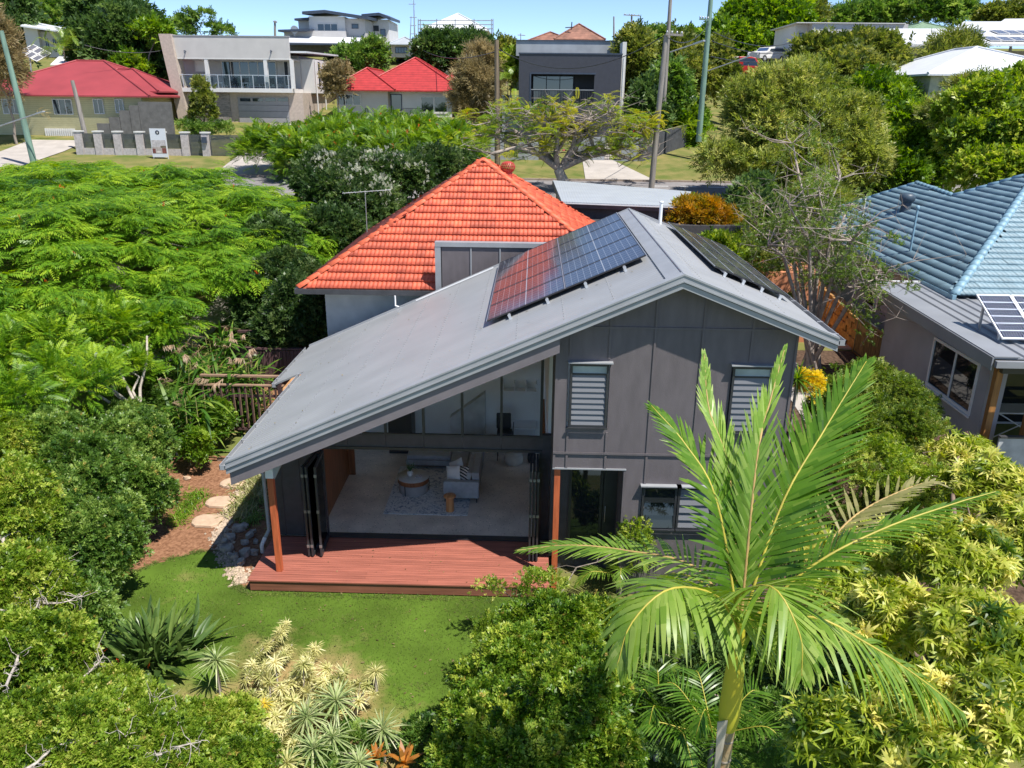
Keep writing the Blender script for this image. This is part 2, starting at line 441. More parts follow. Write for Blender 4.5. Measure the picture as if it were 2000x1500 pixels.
# ridge capping
b = MB()
for s, zf in ((-1, zl), (1, zrr)):
    x1 = XR+s*0.30
    b.prism([(XR, YF-0.02, zf(XR)+0.012), (x1, YF-0.02, zf(x1)+0.012), (x1, YF-0.02, zf(x1)+0.03), (XR, YF-0.02, zf(XR)+0.035)], (0, YB-YF+0.04, 0))
b.tube([(XR, YF-0.02, ZR+0.03), (XR, YB+0.02, ZR+0.03)], 0.03, 8)
b.build('ridge_capping', M_trim, roof)
# barge: capping, two fascia courses, lower trim; front and back
def rake(z_top, h, y0, y1, name, m, xa=XL, xb=XE, parent=house):
    b = MB()
    for (p, q, zf) in ((xa, XR, zl), (XR, xb, zrr)):
        b.prism([(p, y0, zf(p)+z_top-h), (q, y0, zf(q)+z_top-h), (q, y0, zf(q)+z_top), (p, y0, zf(p)+z_top)], (0, y1-y0, 0))
    return b.build(name, m, parent)
rake(0.055, 0.035, YF-0.06, YF+0.16, 'barge_capping', M_trim)
rake(0.02, 0.13, YF-0.045, YF-0.015, 'barge_board', M_trim)
rake(-0.111, 0.013, YF-0.02, YF+0.0, 'barge_gap', M_dark)
rake(-0.075, 0.03, YF-0.062, YF-0.046, 'barge_trim', M_trim)
rake(-0.125, 0.11, YF-0.03, YF+0.0, 'barge_board', M_trim)
rake(0.055, 0.16, YB-0.01, YB+0.05, 'barge_board', M_trim, XL2, XE)
# eave gutters
def gutter(x, sx, y0, y1, z, m, parent=house):
    b = MB()
    b.box(min(x, x+sx*.12), max(x, x+sx*.12), y0, y1, z-.10, z-.085)
    b.box(min(x+sx*.108, x+sx*.12), max(x+sx*.108, x+sx*.12), y0, y1, z-.085, z+.01)
    b.box(min(x, x+sx*.012), max(x, x+sx*.012), y0, y1, z-.085, z-.01)
    b.box(min(x, x+sx*.12), max(x, x+sx*.12), y0, y0+.01, z-.085, z+.005)
    for y in np.arange(y0+0.4, y1, 0.9): b.box(min(x, x+sx*.12), max(x, x+sx*.12), y, y+.03, z+.011, z+.022)
    return b.build('gutter', m, parent)
gutter(XE+0.005, 1, YF-0.05, YB, zrr(XE)-0.005, M_trim)
gutter(XL-0.005, -1, YF-0.05, 20.8, zl(XL)-0.03, M_trim)
gutter(XL2-0.005, -1, 20.86, YB, zl(XL2)-0.03, M_trim)
# soffits, rake beam and dark rake lining
b = MB()
b.prism([(x, YF, zl(x)-0.09) for x in (XL+.03,)]+[(XR, YF, zl(XR)-0.09), (XR, YG-0.04, zl(XR)-0.09), (XL+.03, YG-0.04, zl(XL+.03)-0.09)], (0, 0, 0.03))
b.prism([(XR, YF, zrr(XR)-0.09), (XE-.02, YF, zrr(XE-.02)-0.09), (XE-.02, YB, zrr(XE-.02)-0.09), (XR, YB, zrr(XR)-0.09)], (0, 0, 0.03))
b.build('soffit', M_soffit, house)
b = MB(); xa, xb = XL+.05, 0.56
b.prism([(xa, YF+0.03, zl(xa)-.54), (xb, YF+0.03, zl(xb)-.54), (xb, YF+0.03, zl(xb)-.10), (xa, YF+0.03, zl(xa)-.10)], (0, .09, 0))
b.build('rake_beam', mat('beam_paint', (.17, .15, .16), .7, var=.05), house)

# gable wall panels (cells between battens), cut round the openings and clipped to the roof line
holes = [(0.76, 1.60, 3.68, 5.13), (4.03, 4.87, 3.62, 5.13), (2.40, 3.95, 1.36, 2.42)]
HB = 2.77
def cells(xs_, zs_, zfloor):
    for i in range(len(xs_)-1):
        for j in range(len(zs_)-1):
            R_ = [(xs_[i], xs_[i+1], zs_[j], zs_[j+1])]
            for hx0, hx1, hz0, hz1 in holes:
                N = []
                for a, c, e, f in R_:
                    if a >= hx1 or c <= hx0 or e >= hz1 or f <= hz0: N.append((a, c, e, f)); continue
                    if a < hx0: N.append((a, hx0, e, f))
                    if c > hx1: N.append((hx1, c, e, f))
                    a2, c2 = max(a, hx0), min(c, hx1)
                    if e < hz0: N.append((a2, c2, e, hz0))
                    if f > hz1: N.append((a2, c2, hz1, f))
                R_ = N
            for r in R_: yield r
xsx = [0.50, 1.57, 2.46, 3.40, 4.37, 5.28]
for (a, c, e, f) in list(cells(xsx, [HB, 3.12, 5.85, 7.2], HB))+list(cells([2.05, 2.46, 3.40, 4.37, 5.28], [-0.3, HB], 0)):
    P = clip_poly([(a, e), (c, e), (c, f), (a, f)], -SL_, 1, ZR-SL_*XR-0.1)
    P = clip_poly(P, SR_, 1, ZR+SR_*XR-0.1) if len(P) > 2 else P
    if len(P) < 3: continue
    MB().prism([(x, YW, z) for x, z in P], (0, .09, 0)).build('cladding_panel', M_clad, house)
# battens
def vbat(x, z0, z1, wd=0.045):
    z1 = min(z1, zroof(x)-0.1)
    MB().box(x-wd/2, x+wd/2, YW-.022, YW-.002, z0, z1).build('batten', M_clad, house)
for x, z0 in ((1.57, 5.2), (2.46, -0.3), (3.40, HB), (4.37, 5.2), (5.255, -.3)):
    vbat(x, z0, 9)
vbat(0.79, HB, 3.60); vbat(1.60, HB, 3.60); vbat(0.79, 5.25, 9); vbat(0.525, HB, 9, .05)
MB().box(0.5, 5.28, YW-.035, YW-.023, 3.10, 3.145).build('batten', M_clad, house)
MB().box(0.83, 5.28, YW-.03, YW-.003, 5.83, 5.87).build('batten', M_clad, house)
MB().box(2.0, 2.05, YW-.02, YW-.002, -0.3, HB-.03).build('batten', M_clad, house)
MB().box(0.5, 2.05, YW-.03, YW+.09, HB-.03, HB-.001).build('head_flashing', M_trim, house)
# return wall, entry recess, hidden sides
b = MB()
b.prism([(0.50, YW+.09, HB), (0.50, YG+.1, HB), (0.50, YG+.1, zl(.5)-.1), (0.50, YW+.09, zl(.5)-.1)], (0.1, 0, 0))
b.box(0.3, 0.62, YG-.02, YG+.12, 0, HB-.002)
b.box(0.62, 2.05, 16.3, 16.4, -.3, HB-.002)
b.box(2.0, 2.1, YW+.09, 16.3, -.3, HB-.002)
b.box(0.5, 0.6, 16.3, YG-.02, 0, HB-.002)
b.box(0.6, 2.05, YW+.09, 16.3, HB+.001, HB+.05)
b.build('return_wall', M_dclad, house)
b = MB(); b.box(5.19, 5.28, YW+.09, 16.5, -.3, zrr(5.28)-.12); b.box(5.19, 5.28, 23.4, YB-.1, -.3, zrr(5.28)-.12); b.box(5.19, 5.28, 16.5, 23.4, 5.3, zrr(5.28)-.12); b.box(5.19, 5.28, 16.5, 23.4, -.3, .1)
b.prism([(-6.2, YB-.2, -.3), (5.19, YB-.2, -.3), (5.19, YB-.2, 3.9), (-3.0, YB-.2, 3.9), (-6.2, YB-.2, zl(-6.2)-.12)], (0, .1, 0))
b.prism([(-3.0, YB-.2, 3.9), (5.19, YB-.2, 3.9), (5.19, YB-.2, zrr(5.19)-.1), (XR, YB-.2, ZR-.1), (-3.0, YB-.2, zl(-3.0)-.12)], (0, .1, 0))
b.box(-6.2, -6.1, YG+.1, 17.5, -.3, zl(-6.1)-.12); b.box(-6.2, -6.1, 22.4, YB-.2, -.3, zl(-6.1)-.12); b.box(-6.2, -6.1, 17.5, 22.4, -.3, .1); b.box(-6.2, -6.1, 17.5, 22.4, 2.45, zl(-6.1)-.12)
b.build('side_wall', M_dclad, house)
b = MB()
for y in (17.5, 19.1, 20.75, 22.34): b.box(-6.19, -6.11, y, y+.06, .1, 2.45)
daylight_win_l = b.build('side_window', M_dark, house)  # added windows on the unseen left side, to let daylight into the living room
for y in (17.56, 19.16, 20.81): MB().box(-6.155, -6.145, y, y+1.54, .1, 2.45).build('pane', M_glass, daylight_win_l)
fr_ = MB()
for y in (16.5, 18.2, 19.9, 21.6, 23.34): fr_.box(5.2, 5.27, y, y+.06, .1, 5.3)
daylight_win_r = fr_.build('side_window', M_dark, house)  # tall right-hand windows, added out of view so sun brightens the room
for y in (16.56, 18.26, 19.96, 21.66): MB().box(5.23, 5.24, y, y+1.64, .1, 5.3).build('pane', M_glass, daylight_win_r)
# left front wall beside the doors
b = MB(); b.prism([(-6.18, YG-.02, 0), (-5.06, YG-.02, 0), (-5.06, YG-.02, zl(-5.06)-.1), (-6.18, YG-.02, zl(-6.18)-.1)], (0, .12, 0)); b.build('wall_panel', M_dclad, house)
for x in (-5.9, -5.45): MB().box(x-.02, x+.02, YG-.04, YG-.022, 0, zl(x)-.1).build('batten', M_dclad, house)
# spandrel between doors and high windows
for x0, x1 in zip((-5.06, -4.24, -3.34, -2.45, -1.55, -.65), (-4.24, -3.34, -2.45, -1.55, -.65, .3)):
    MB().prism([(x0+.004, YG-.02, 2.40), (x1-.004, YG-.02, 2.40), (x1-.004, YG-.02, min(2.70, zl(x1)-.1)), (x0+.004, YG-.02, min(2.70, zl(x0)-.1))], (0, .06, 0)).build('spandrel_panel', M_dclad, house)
# high raked windows: frames, mullions and panes
hw = MB()
hw.box(-3.9, .3, YG-.035, YG+.03, 2.70, 2.745)
hw.box(.235, .3, YG-.03, YG+.03, 2.745, zl(.25)-.1)
hw.prism([(-3.95, YG-.03, zl(-3.95)-.16), (.235, YG-.03, zl(.235)-.16), (.235, YG-.03, zl(.235)-.1), (-3.95, YG-.03, zl(-3.95)-.1)], (0, .06, 0))
for x in (-3.34, -2.45, -1.55, -.65): hw.box(x-.028, x+.028, YG-.03, YG+.03, 2.745, zl(x)-.16)
hf = hw.build('window_frame', M_dark, house)
for x0, x1 in ((-4.25, -3.37), (-3.31, -2.48), (-2.42, -1.58), (-1.52, -.68), (-.62, .235)):
    za, zb = zl(x0)-.16, zl(x1)-.16
    P = [(x0, 2.745), (x1, 2.745), (x1, zb), (x0, za)] if za > 2.75 else [(XR-(ZR-2.745-.16)/SL_, 2.745), (x1, 2.745), (x1, zb)]
    MB().prism([(x, YG-.002, z) for x, z in P], (0, .006, 0)).build('pane', M_glass, hf)
# door head, track and threshold
MB().box(-5.06, .3, YG-.045, YG+.05, 2.33, 2.398).build('door_head', M_dark, house)
MB().box(-5.06, .3, YG-.10, YG+.10, 0.004, .03).build('door_track', M_dark, house)
MB().box(-5.06, -5.0, YG-.03, YG+.05, .03, 2.33).build('door_jamb', M_dark, house)
MB().box(.235, .3, YG-.03, YG+.05, .03, 2.33).build('door_jamb', M_dark, house)
# bifold leaves stacked at each side
def leaf(x0, y0, x1, y1):
    d = np.array((x1-x0, y1-y0, 0.)); L = np.linalg.norm(d); u = d/L; v = np.array((-u[1], u[0], 0))
    c0 = np.array((x0, y0, 0)); fr = MB(); st = 0.065
    fr.obox(c0+u*st/2+(0, 0, 1.18), u, v, (0, 0, 1), st/2, .022, 1.14)
    fr.obox(c0+u*(L-st/2)+(0, 0, 1.18), u, v, (0, 0, 1), st/2, .022, 1.14)
    fr.obox(c0+u*L/2+(0, 0, .07), u, v, (0, 0, 1), L/2-st, .022, .05)
    fr.obox(c0+u*L/2+(0, 0, 2.29), u, v, (0, 0, 1), L/2-st, .022, .03)
    f = fr.build('bifold_leaf', M_dark, house)
    MB().obox(c0+u*L/2+(0, 0, 1.19), u, v, (0, 0, 1), L/2-st, .004, 1.07).build('pane', M_glass, f)
    for z in (.3, 1.2, 2.1): MB().obox(c0+u*L+(0, 0, z), u, v, (0, 0, 1), .012, .030, .035).build('hinge', M_hinge, f)
M_hinge = mat('hinge_metal', (0.28, 0.28, 0.28), 0.4, metal=0.5)
for k in range(3): leaf(-4.98+.075*k, 16.95, -5.06+.085*k+(0.12 if k == 2 else 0), 15.98)
for k in range(3): leaf(.20-.075*k, 16.95, .22-.085*k, 16.0)
# louvre windows
M_louv = glassmat('frosted_louvre', refl=0.12, dark=(0.19, 0.195, 0.21), rough=0.25)
def louvre(x0, x1, z0, z1, n, top=0.16, blades=None):
    f = MB(); w_ = .045; ya = YW-.05
    f.box(x0, x0+w_, ya, YW+.08, z0, z1); f.box(x1-w_, x1, ya, YW+.08, z0, z1)
    f.box(x0+w_, x1-w_, ya, YW+.08, z0, z0+w_); f.box(x0+w_, x1-w_, ya, YW+.08, z1-w_, z1)
    if top: f.box(x0+w_, x1-w_, ya+.02, YW+.08, z1-w_-top-.03, z1-w_-top)
    fo = f.build('window', M_dark, house)
    MB().box(x0-.05, x1+.07, YW-.13, YW-.002, z1+.03, z1+.055).build('hood', M_trim, fo)
    MB().box(x0-.02, x1+.02, YW-.09, YW-.052, z0-.03, z0-.001).build('sill', M_dark, fo)
    if top: MB().box(x0+w_, x1-w_, YW-.006, YW, z1-w_-top, z1-w_).build('pane', mat('pale_blind', (0.36, 0.42, 0.42), 0.3), fo)
    zt = z1-w_-(top+.03 if top else 0); h = (zt-z0-w_)/n
    for k in range(n):
        zc = z0+w_+h*(k+.5)
        MB().obox(((x0+x1)/2, YW-.012, zc), (1, 0, 0), (0, .26, .966), (0, .966, -.26), (x1-x0)/2-w_-.004, h*.56, .003).build('louvre_blade', blades or M_louv, fo)
    MB().box(x0+w_, x1-w_, YW+.06, YW+.075, z0+w_, zt).build('curtain', mat('window_shade', (0.16, 0.16, 0.17), 0.8), fo)
louvre(.80, 1.58, 3.72, 5.09, 9); louvre(4.05, 4.85, 3.66, 5.09, 9)
louvre(2.42, 3.16, 1.38, 2.38, 3, 0, M_dglass); louvre(3.18, 3.93, 1.38, 2.38, 5, 0)
# entry: dark glazed door and side light in the recess
fd = MB(); fd.box(.92, .98, 16.24, 16.298, .02, 2.5); fd.box(1.62, 1.68, 16.24, 16.298, .02, 2.5); fd.box(.98, 1.62, 16.24, 16.298, .42, .50); fd.box(.98, 1.62, 16.24, 16.298, 2.44, 2.5)
fo = fd.build('entry_window', M_dark, house)
for k in range(7): MB().obox((1.30, 16.27, .65+k*.28), (1, 0, 0), (0, .2, .98), (0, .98, -.2), .318, .15, .003).build('louvre_blade', M_dglass, fo)
dr = MB().box(1.70, 2.0, 16.22, 16.298, .02, 2.3).build('door', M_dark, house)
MB().tube([(1.75, 16.19, 1.0), (1.75, 16.16, 1.05), (1.75, 16.16, 1.35), (1.75, 16.19, 1.4)], .012, 6).build('handle', M_hinge, dr)
# posts
pt = MB().box(-5.64, -5.51, 15.36, 15.48, .002, 2.34).build('post', M_post, house, bevel=.004)
MB().prism([(-5.66, 15.34, 2.34), (-5.49, 15.34, 2.34), (-5.49, 15.34, 2.74), (-5.66, 15.34, 2.68)], (0, .16, 0)).build('post_bracket', M_white, pt)
MB().prism([(-5.485, 15.38, 2.30), (-5.485, 15.38, 2.72), (-5.2, 15.38, 2.84)], (0, .1, 0)).build('post_bracket', M_trim, pt)
MB().box(.545, .67, 15.335, 15.455, -.3, HB-.032).build('post', M_post, house, bevel=.004)
# downpipe at the left corner
b = MB(); b.tube([(-6.28, 16.9, 2.55), (-6.28, 16.9, .18), (-6.33, 16.72, .05)], .045, 8)
b.build('downpipe', mat('downpipe_grey', (0.33, 0.35, 0.33), .5), house)
MB().tube([(-6.33, 16.72, .06), (-6.38, 16.6, -.08), (-6.38, 16.6, -.28)], .05, 8).build('downpipe_shoe', M_white, house)
# rear-left wall pipe and parapet box on the old roof
b = MB()
b.bar((-3.6, 24.15, zl(-3.6)+.05), (-1.2, 24.15, zl(-1.2)+.05), .05, .03)
b.build('flashing', M_white, house)
b = MB(); b.tube([(-4.3, 24.42, 4.22), (-4.3, 24.42, 3.9), (-4.1, 24.36, 3.86)], .03, 6); b.build('downpipe', M_white, house)
# vent pipe on right slope
MB().tube([(3.75, 24.0, zrr(3.75)-.05), (3.75, 24.0, zrr(3.75)+.62)], .05, 10).build('vent_pipe', M_white, house)
MB().lathe((3.75, 24.0, zrr(3.75)+.6), [(.05, 0), (.065, .02), (.065, .06), (.0, .07)], 10).build('vent_cap', M_white, house)

# upstand box with panels, cut into the tiled roof
ub = MB(); ub.box(-2.95, 2.2, 24.86, 25.04, 3.8, 5.72); ub.build('upstand', M_dclad, house)
jx = [-2.86, -1.93, -1.02, -.12, .78, 1.7]
for p, q_ in zip(jx[:-1], jx[1:]): MB().box(p+.012, q_-.012, 24.83, 24.858, 4.2, 5.70).build('cladding_panel', M_clad, house)
for p in jx[1:-1]: MB().box(p-.02, p+.02, 24.80, 24.828, 4.2, 5.70).build('batten', M_trim, house)
b = MB(); b.box(-3.06, 2.3, 24.78, 25.08, 5.72, 5.86); b.box(-3.06, -2.88, 24.79, 24.87, 4.1, 5.719); b.build('upstand_capping', M_trim, house)

# deck
deck = thing('timber_deck', 'red-brown merbau deck running along the open doors', 'deck', (-2.5, 16, 0))
yb_ = 15.0; nb = 22; wdk = (16.9-15.0)/nb
for k in range(nb):
    for (xa, xb) in (((-6.18, -2.2 if k % 2 else -3.6), (-2.2 if k % 2 else -3.6, .5)) if k % 3 else ((-6.18, .5),)):
        MB().box(xa+.002, xb-.002, 15.0+k*wdk+.0035, 15.0+(k+1)*wdk-.0035, -.03, 0).build('deck_board', M_deck, deck)
MB().box(-6.14, .48, 15.03, 15.06, -.27, -.032).build('fascia_board', mat('deck_fascia', (0.24, 0.09, 0.055), .6, var=.2, scale=3, stretch=(.3, 5, 5)), deck)
MB().box(-6.14, -6.11, 15.06, 16.9, -.27, -.032).build('fascia_board', M_deck, deck)
flat('garden_bed', [(-6.34, 16.9), (-6.2, 16.9), (-6.2, 24), (-6.34, 24)], -.305, M_soil)

# ================================================================== INTERIOR
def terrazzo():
    m = mat('polished_concrete', (0.70, 0.60, 0.50), 0.4, var=.12, scale=1.5, spec=.5)  # paler than real concrete, brightness put into the colour for the dim room
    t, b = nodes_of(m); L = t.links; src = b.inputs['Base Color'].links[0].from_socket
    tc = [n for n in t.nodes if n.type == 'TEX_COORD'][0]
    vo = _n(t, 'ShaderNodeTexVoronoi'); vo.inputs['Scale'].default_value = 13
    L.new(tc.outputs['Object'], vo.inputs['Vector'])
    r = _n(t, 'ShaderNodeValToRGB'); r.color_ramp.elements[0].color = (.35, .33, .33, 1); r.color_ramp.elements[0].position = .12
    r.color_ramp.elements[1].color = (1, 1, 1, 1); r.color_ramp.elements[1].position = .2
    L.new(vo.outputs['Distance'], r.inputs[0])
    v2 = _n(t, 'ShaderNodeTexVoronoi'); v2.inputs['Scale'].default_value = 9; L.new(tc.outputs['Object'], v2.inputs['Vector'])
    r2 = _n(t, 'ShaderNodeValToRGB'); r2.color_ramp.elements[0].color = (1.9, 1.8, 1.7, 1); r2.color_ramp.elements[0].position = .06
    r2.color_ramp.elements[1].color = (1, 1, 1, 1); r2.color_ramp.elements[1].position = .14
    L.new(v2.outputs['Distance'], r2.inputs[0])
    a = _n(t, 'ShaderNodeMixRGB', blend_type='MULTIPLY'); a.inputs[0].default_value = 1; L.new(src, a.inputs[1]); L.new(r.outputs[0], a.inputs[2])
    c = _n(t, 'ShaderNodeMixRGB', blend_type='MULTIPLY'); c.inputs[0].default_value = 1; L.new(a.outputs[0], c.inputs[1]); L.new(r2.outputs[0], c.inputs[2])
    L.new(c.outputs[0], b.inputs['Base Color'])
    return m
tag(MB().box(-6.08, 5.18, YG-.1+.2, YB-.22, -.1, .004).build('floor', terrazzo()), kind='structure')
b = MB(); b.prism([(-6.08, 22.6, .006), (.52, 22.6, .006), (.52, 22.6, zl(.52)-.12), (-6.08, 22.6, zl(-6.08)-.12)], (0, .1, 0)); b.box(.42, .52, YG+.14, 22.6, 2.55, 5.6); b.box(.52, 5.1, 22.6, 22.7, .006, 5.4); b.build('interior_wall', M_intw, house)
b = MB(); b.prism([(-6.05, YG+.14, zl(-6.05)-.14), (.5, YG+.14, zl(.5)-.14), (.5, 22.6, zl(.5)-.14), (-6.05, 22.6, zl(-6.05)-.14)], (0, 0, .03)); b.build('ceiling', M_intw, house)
M_wood = mat('warm_timber', (0.26, 0.095, 0.035), .45, var=.25, scale=3, stretch=(5, 5, .5))
b = MB(); b.box(-5.14, -5.08, 17.9, 20.4, .01, 2.2); b.box(-5.08, -4.9, 20.3, 20.36, .01, 2.2); b.build('timber_door', M_wood, house)
b = MB(); b.box(.30, .40, 18.3, 20.6, .01, 2.3); b.build('timber_joinery', M_wood, house)
# stair balustrade wall, shelves and desk on the back wall
b = MB(); b.prism([(-2.4, 22.3, 1.0), (-1.35, 22.3, 1.8), (-1.35, 22.3, .3), (-2.4, 22.3, .3)], (0, .28, 0)); b.build('stair_wall', mat('pale_plaster', (.6, .6, .58), .8), house)
b = MB(); b.box(-.82, .2, 22.25, 22.58, 1.86, 1.9)
for x in (-.82, -.48, -.14, .17): b.box(x, x+.03, 22.27, 22.58, 1.9, 2.14)
b.build('wall_shelf', M_intw, house)
dsk = thing('study_desk', 'white desk with books against the rear wall behind the high windows', 'desk', (-.4, 22.2, 0))
MB().box(-1.0, .2, 21.95, 22.58, .80, .84).build('desk_top', M_white, dsk)
for x in (-.97, .13): MB().box(x, x+.04, 21.98, 22.55, .006, .80).build('leg', M_white, dsk)
bk = MB(); bk.box(-.75, -.55, 22.0, 22.2, .842, .875); bk.box(-.74, -.57, 22.01, 22.19, .877, .91); bk.box(-.73, -.58, 22.01, 22.18, .912, .94)
tag(bk.build('book_stack', M_dark), 'short stack of dark books lying on the white desk', 'books')
ch = thing('desk_chair', 'black padded armchair standing before the white study desk', 'chair', (-.7, 21.6, 0))
MB().box(-.95, -.5, 21.4, 21.8, .82, .9).build('seat', M_dark, ch, bevel=.02)
MB().box(-.98, -.55, 21.75, 21.85, .9, 1.38).build('backrest', M_dark, ch, bevel=.03)
b = MB()
for x in (-.93, -.5):
    for y in (21.43, 21.78): b.tube([(x, y, .006), (x, y, .82)], .015, 6)
b.build('leg', M_dark, ch)
MB().tube([(-.47, 21.42, .85), (-.47, 21.42, 1.12), (-.47, 21.75, 1.12)], .015, 6).build('armrest', M_dark, ch)
ot = MB().lathe((-.45, 21.3, .006), [(.22, 0), (.27, .04), (.28, .18), (.25, .30), (.0, .33)], 20).build('ottoman', mat('boucle', (.55, .5, .42), .9))
tag(ot, 'round cream ottoman on the floor in front of the study desk', 'ottoman')
bp_ = MB().lathe((.08, 21.4, .006), [(.10, 0), (.13, .1), (.12, .25), (.09, .3)], 14).build('wastebasket', M_dark); tag(bp_, 'small black basket beside the cream ottoman', 'basket')
tt = MB(); tt.box(-4.2, -3.5, 21.8, 22.5, .006, 1.35); tag(tt.build('cabinet', M_dark), 'tall black cabinet against the rear wall left of the stair', 'cabinet')

# living room furniture
def rugmat():
    m = mat('rug_pile', (.70, .70, .68), .95, var=.05, scale=3, bump=.4, bscale=200, spec=.1)
    t, b = nodes_of(m); L = t.links; tc = [n for n in t.nodes if n.type == 'TEX_COORD'][0]
    vo = _n(t, 'ShaderNodeTexNoise'); vo.inputs['Scale'].default_value = 7; vo.inputs['Detail'].default_value = 6; vo.inputs['Distortion'].default_value = 2.2
    L.new(tc.outputs['Object'], vo.inputs['Vector'])
    r = _n(t, 'ShaderNodeValToRGB'); r.color_ramp.elements[0].position = .34; r.color_ramp.elements[0].color = (.22, .28, .36, 1)
    r.color_ramp.elements[1].position = .50; r.color_ramp.elements[1].color = (.74, .74, .72, 1)
    L.new(vo.outputs[0], r.inputs[0]); L.new(r.outputs[0], b.inputs['Base Color']); return m
tag(MB().box(-3.72, -1.55, 18.1, 20.9, .006, .02).build('rug', rugmat()), 'pale floral rug with blue marks under the coffee table', 'rug')
M_sofa = mat('sofa_fabric', (.40, .41, .42), .85, var=.08, scale=8, bump=.3, bscale=150)
sofa = thing('corner_sofa', 'grey fabric corner sofa with chaise on the polished concrete floor', 'sofa', (-1.8, 19.8, 0))
MB().box(-2.24, -1.32, 18.95, 21.6, .14, .30).build('base', M_sofa, sofa, bevel=.02)
MB().box(-2.24, -1.30, 18.78, 18.95, .14, .62).build('armrest', M_sofa, sofa, bevel=.03)
MB().box(-1.50, -1.30, 18.96, 21.6, .30, .80).build('backrest', M_sofa, sofa, bevel=.03)
for y0, y1 in ((18.97, 20.2), (20.21, 21.5)):
    MB().box(-2.22, -1.72, y0, y1, .302, .44).build('seat_cushion', M_sofa, sofa, bevel=.035)
    MB().obox((-1.60, (y0+y1)/2, .60), (0, 1, 0), (.25, 0, .968), (.968, 0, -.25), (y1-y0)/2, .20, .07).build('back_cushion', M_sofa, sofa, bevel=.04)
MB().box(-3.52, -2.25, 20.72, 21.65, .14, .30).build('base', M_sofa, sofa, bevel=.02)
MB().box(-3.50, -2.24, 20.74, 21.6, .302, .44).build('seat_cushion', M_sofa, sofa, bevel=.035)
for x, y in ((-2.2, 18.82), (-1.36, 18.82), (-3.48, 20.76), (-3.48, 21.6), (-1.36, 21.56)): MB().tube([(x, y, .006), (x, y, .145)], .014, 6).build('leg', M_dark, sofa)
def pillow(name, c, size, m, label, rz=0., tilt=0.35, face=(-1, 0)):
    n = 9; V = []; F = []
    f = np.array((face[0], face[1], 0.)); f /= np.linalg.norm(f); s_ = np.cross((0, 0, 1.), f)
    upv = np.array((0, 0, 1.))*math.cos(tilt)-f*math.sin(tilt); nn = np.cross(s_, upv)
    for side in (1, -1):
        for i in range(n):
            for j in range(n):
                a, b_ = 2*i/(n-1)-1, 2*j/(n-1)-1
                h = .075*(max(0, (1-a*a)*(1-b_*b_)))**.4
                pin = 1-.07*(1-abs(a*b_))
                aa, bb = math.cos(rz)*a-math.sin(rz)*b_, math.sin(rz)*a+math.cos(rz)*b_
                V.append(np.array(c)+s_*aa*size*pin+upv*bb*size*pin+nn*h*side)
    for sgn in (0, 1):
        for i in range(n-1):
            for j in range(n-1):
                q_ = [sgn*n*n+i*n+j, sgn*n*n+(i+1)*n+j, sgn*n*n+(i+1)*n+j+1, sgn*n*n+i*n+j+1]
                F.append(tuple(q_ if not sgn else q_[::-1]))
    b = MB(); b.add(V, F, True); tag(b.build(name, m), label, 'cushion')
M_cush = mat('linen', (.78, .76, .72), .9, var=.05, bump=.3, bscale=120)
stripe = mat('striped_linen', (.6, .58, .54), .9)
t, bb_ = nodes_of(stripe); wv = _n(t, 'ShaderNodeTexWave', bands_direction='DIAGONAL'); wv.inputs['Scale'].default_value = 5.5
tc_ = [n for n in t.nodes if n.type == 'TEX_COORD'][0]; t.links.new(tc_.outputs['Object'], wv.inputs['Vector'])
rr = _n(t, 'ShaderNodeValToRGB'); rr.color_ramp.interpolation = 'CONSTANT'; rr.color_ramp.elements[0].color = (.02, .02, .025, 1); rr.color_ramp.elements[1].color = (.65, .62, .57, 1); rr.color_ramp.elements[1].position = .5
t.links.new(wv.outputs[0], rr.inputs[0]); t.links.new(rr.outputs[0], bb_.inputs['Base Color'])
pillow('cushion', (-2.0, 19.12, .68), .22, M_cush, 'plain white cushion nearest the sofa arm', .25, .3, (-.5, -.86))
pillow('cushion', (-1.92, 19.42, .70), .24, M_cush, 'white cushion behind the striped one on the grey sofa', .6, .3, (-.6, -.8))
pillow('cushion', (-1.76, 19.14, .66), .23, stripe, 'black and white striped cushion leaning on the sofa back', .3, .35, (-.7, -.7))
pillow('cushion', (-1.95, 21.1, .68), .25, M_cush, 'large pale cushion at the far corner of the sofa', .5, .3, (-.7, -.7))
tb = thing('coffee_table', 'round coffee table with pale top, timber band and thin black legs', 'table', (-3.12, 19.42, 0))
MB().lathe((-3.12, 19.42, .44), [(.0, 0), (.43, 0), (.43, .02), (0, .02)], 40).build('table_top', mat('pale_stone', (.55, .52, .48), .4, var=.06, scale=8), tb)
MB().lathe((-3.12, 19.42, .31), [(.42, 0), (.42, .129)], 40).build('apron', M_wood, tb)
MB().lathe((-3.12, 19.42, .021), [(.39, 0), (.39, .29), (0, .29)], 40).build('drum', mat('greige_fabric', (.36, .32, .30), .9), tb)
for k in range(3):
    a = -2.0+k*2.1; MB().tube([(-3.12+.41*math.cos(a), 19.42+.41*math.sin(a), .021), (-3.12+.425*math.cos(a), 19.42+.425*math.sin(a), .31)], .012, 6).build('leg', M_dark, tb)
vz = thing('potted_plant', 'small green succulent in a white pot on the coffee table', 'plant', (-3.2, 19.40, .46))
MB().lathe((-3.2, 19.40, .461), [(.04, 0), (.075, .05), (.085, .10), (.06, .15), (.05, .15)], 18).build('pot', M_cush, vz)
b = MB()
for k in range(16):
    a = k*2.4; l = .10+.05*(k % 3); d = np.array((math.cos(a), math.sin(a), 0)); p = np.array((-3.2, 19.40, .60))
    b.tube([p, p+d*l*.5+(0, 0, l*.8), p+d*l*(1.3 if k % 2 else .6)+(0, 0, l*(.6 if k % 2 else 1.5))], [.012, .012, .002], 4)
b.build('leaves', mat('succulent_green', (.07, .16, .05), .5), vz)
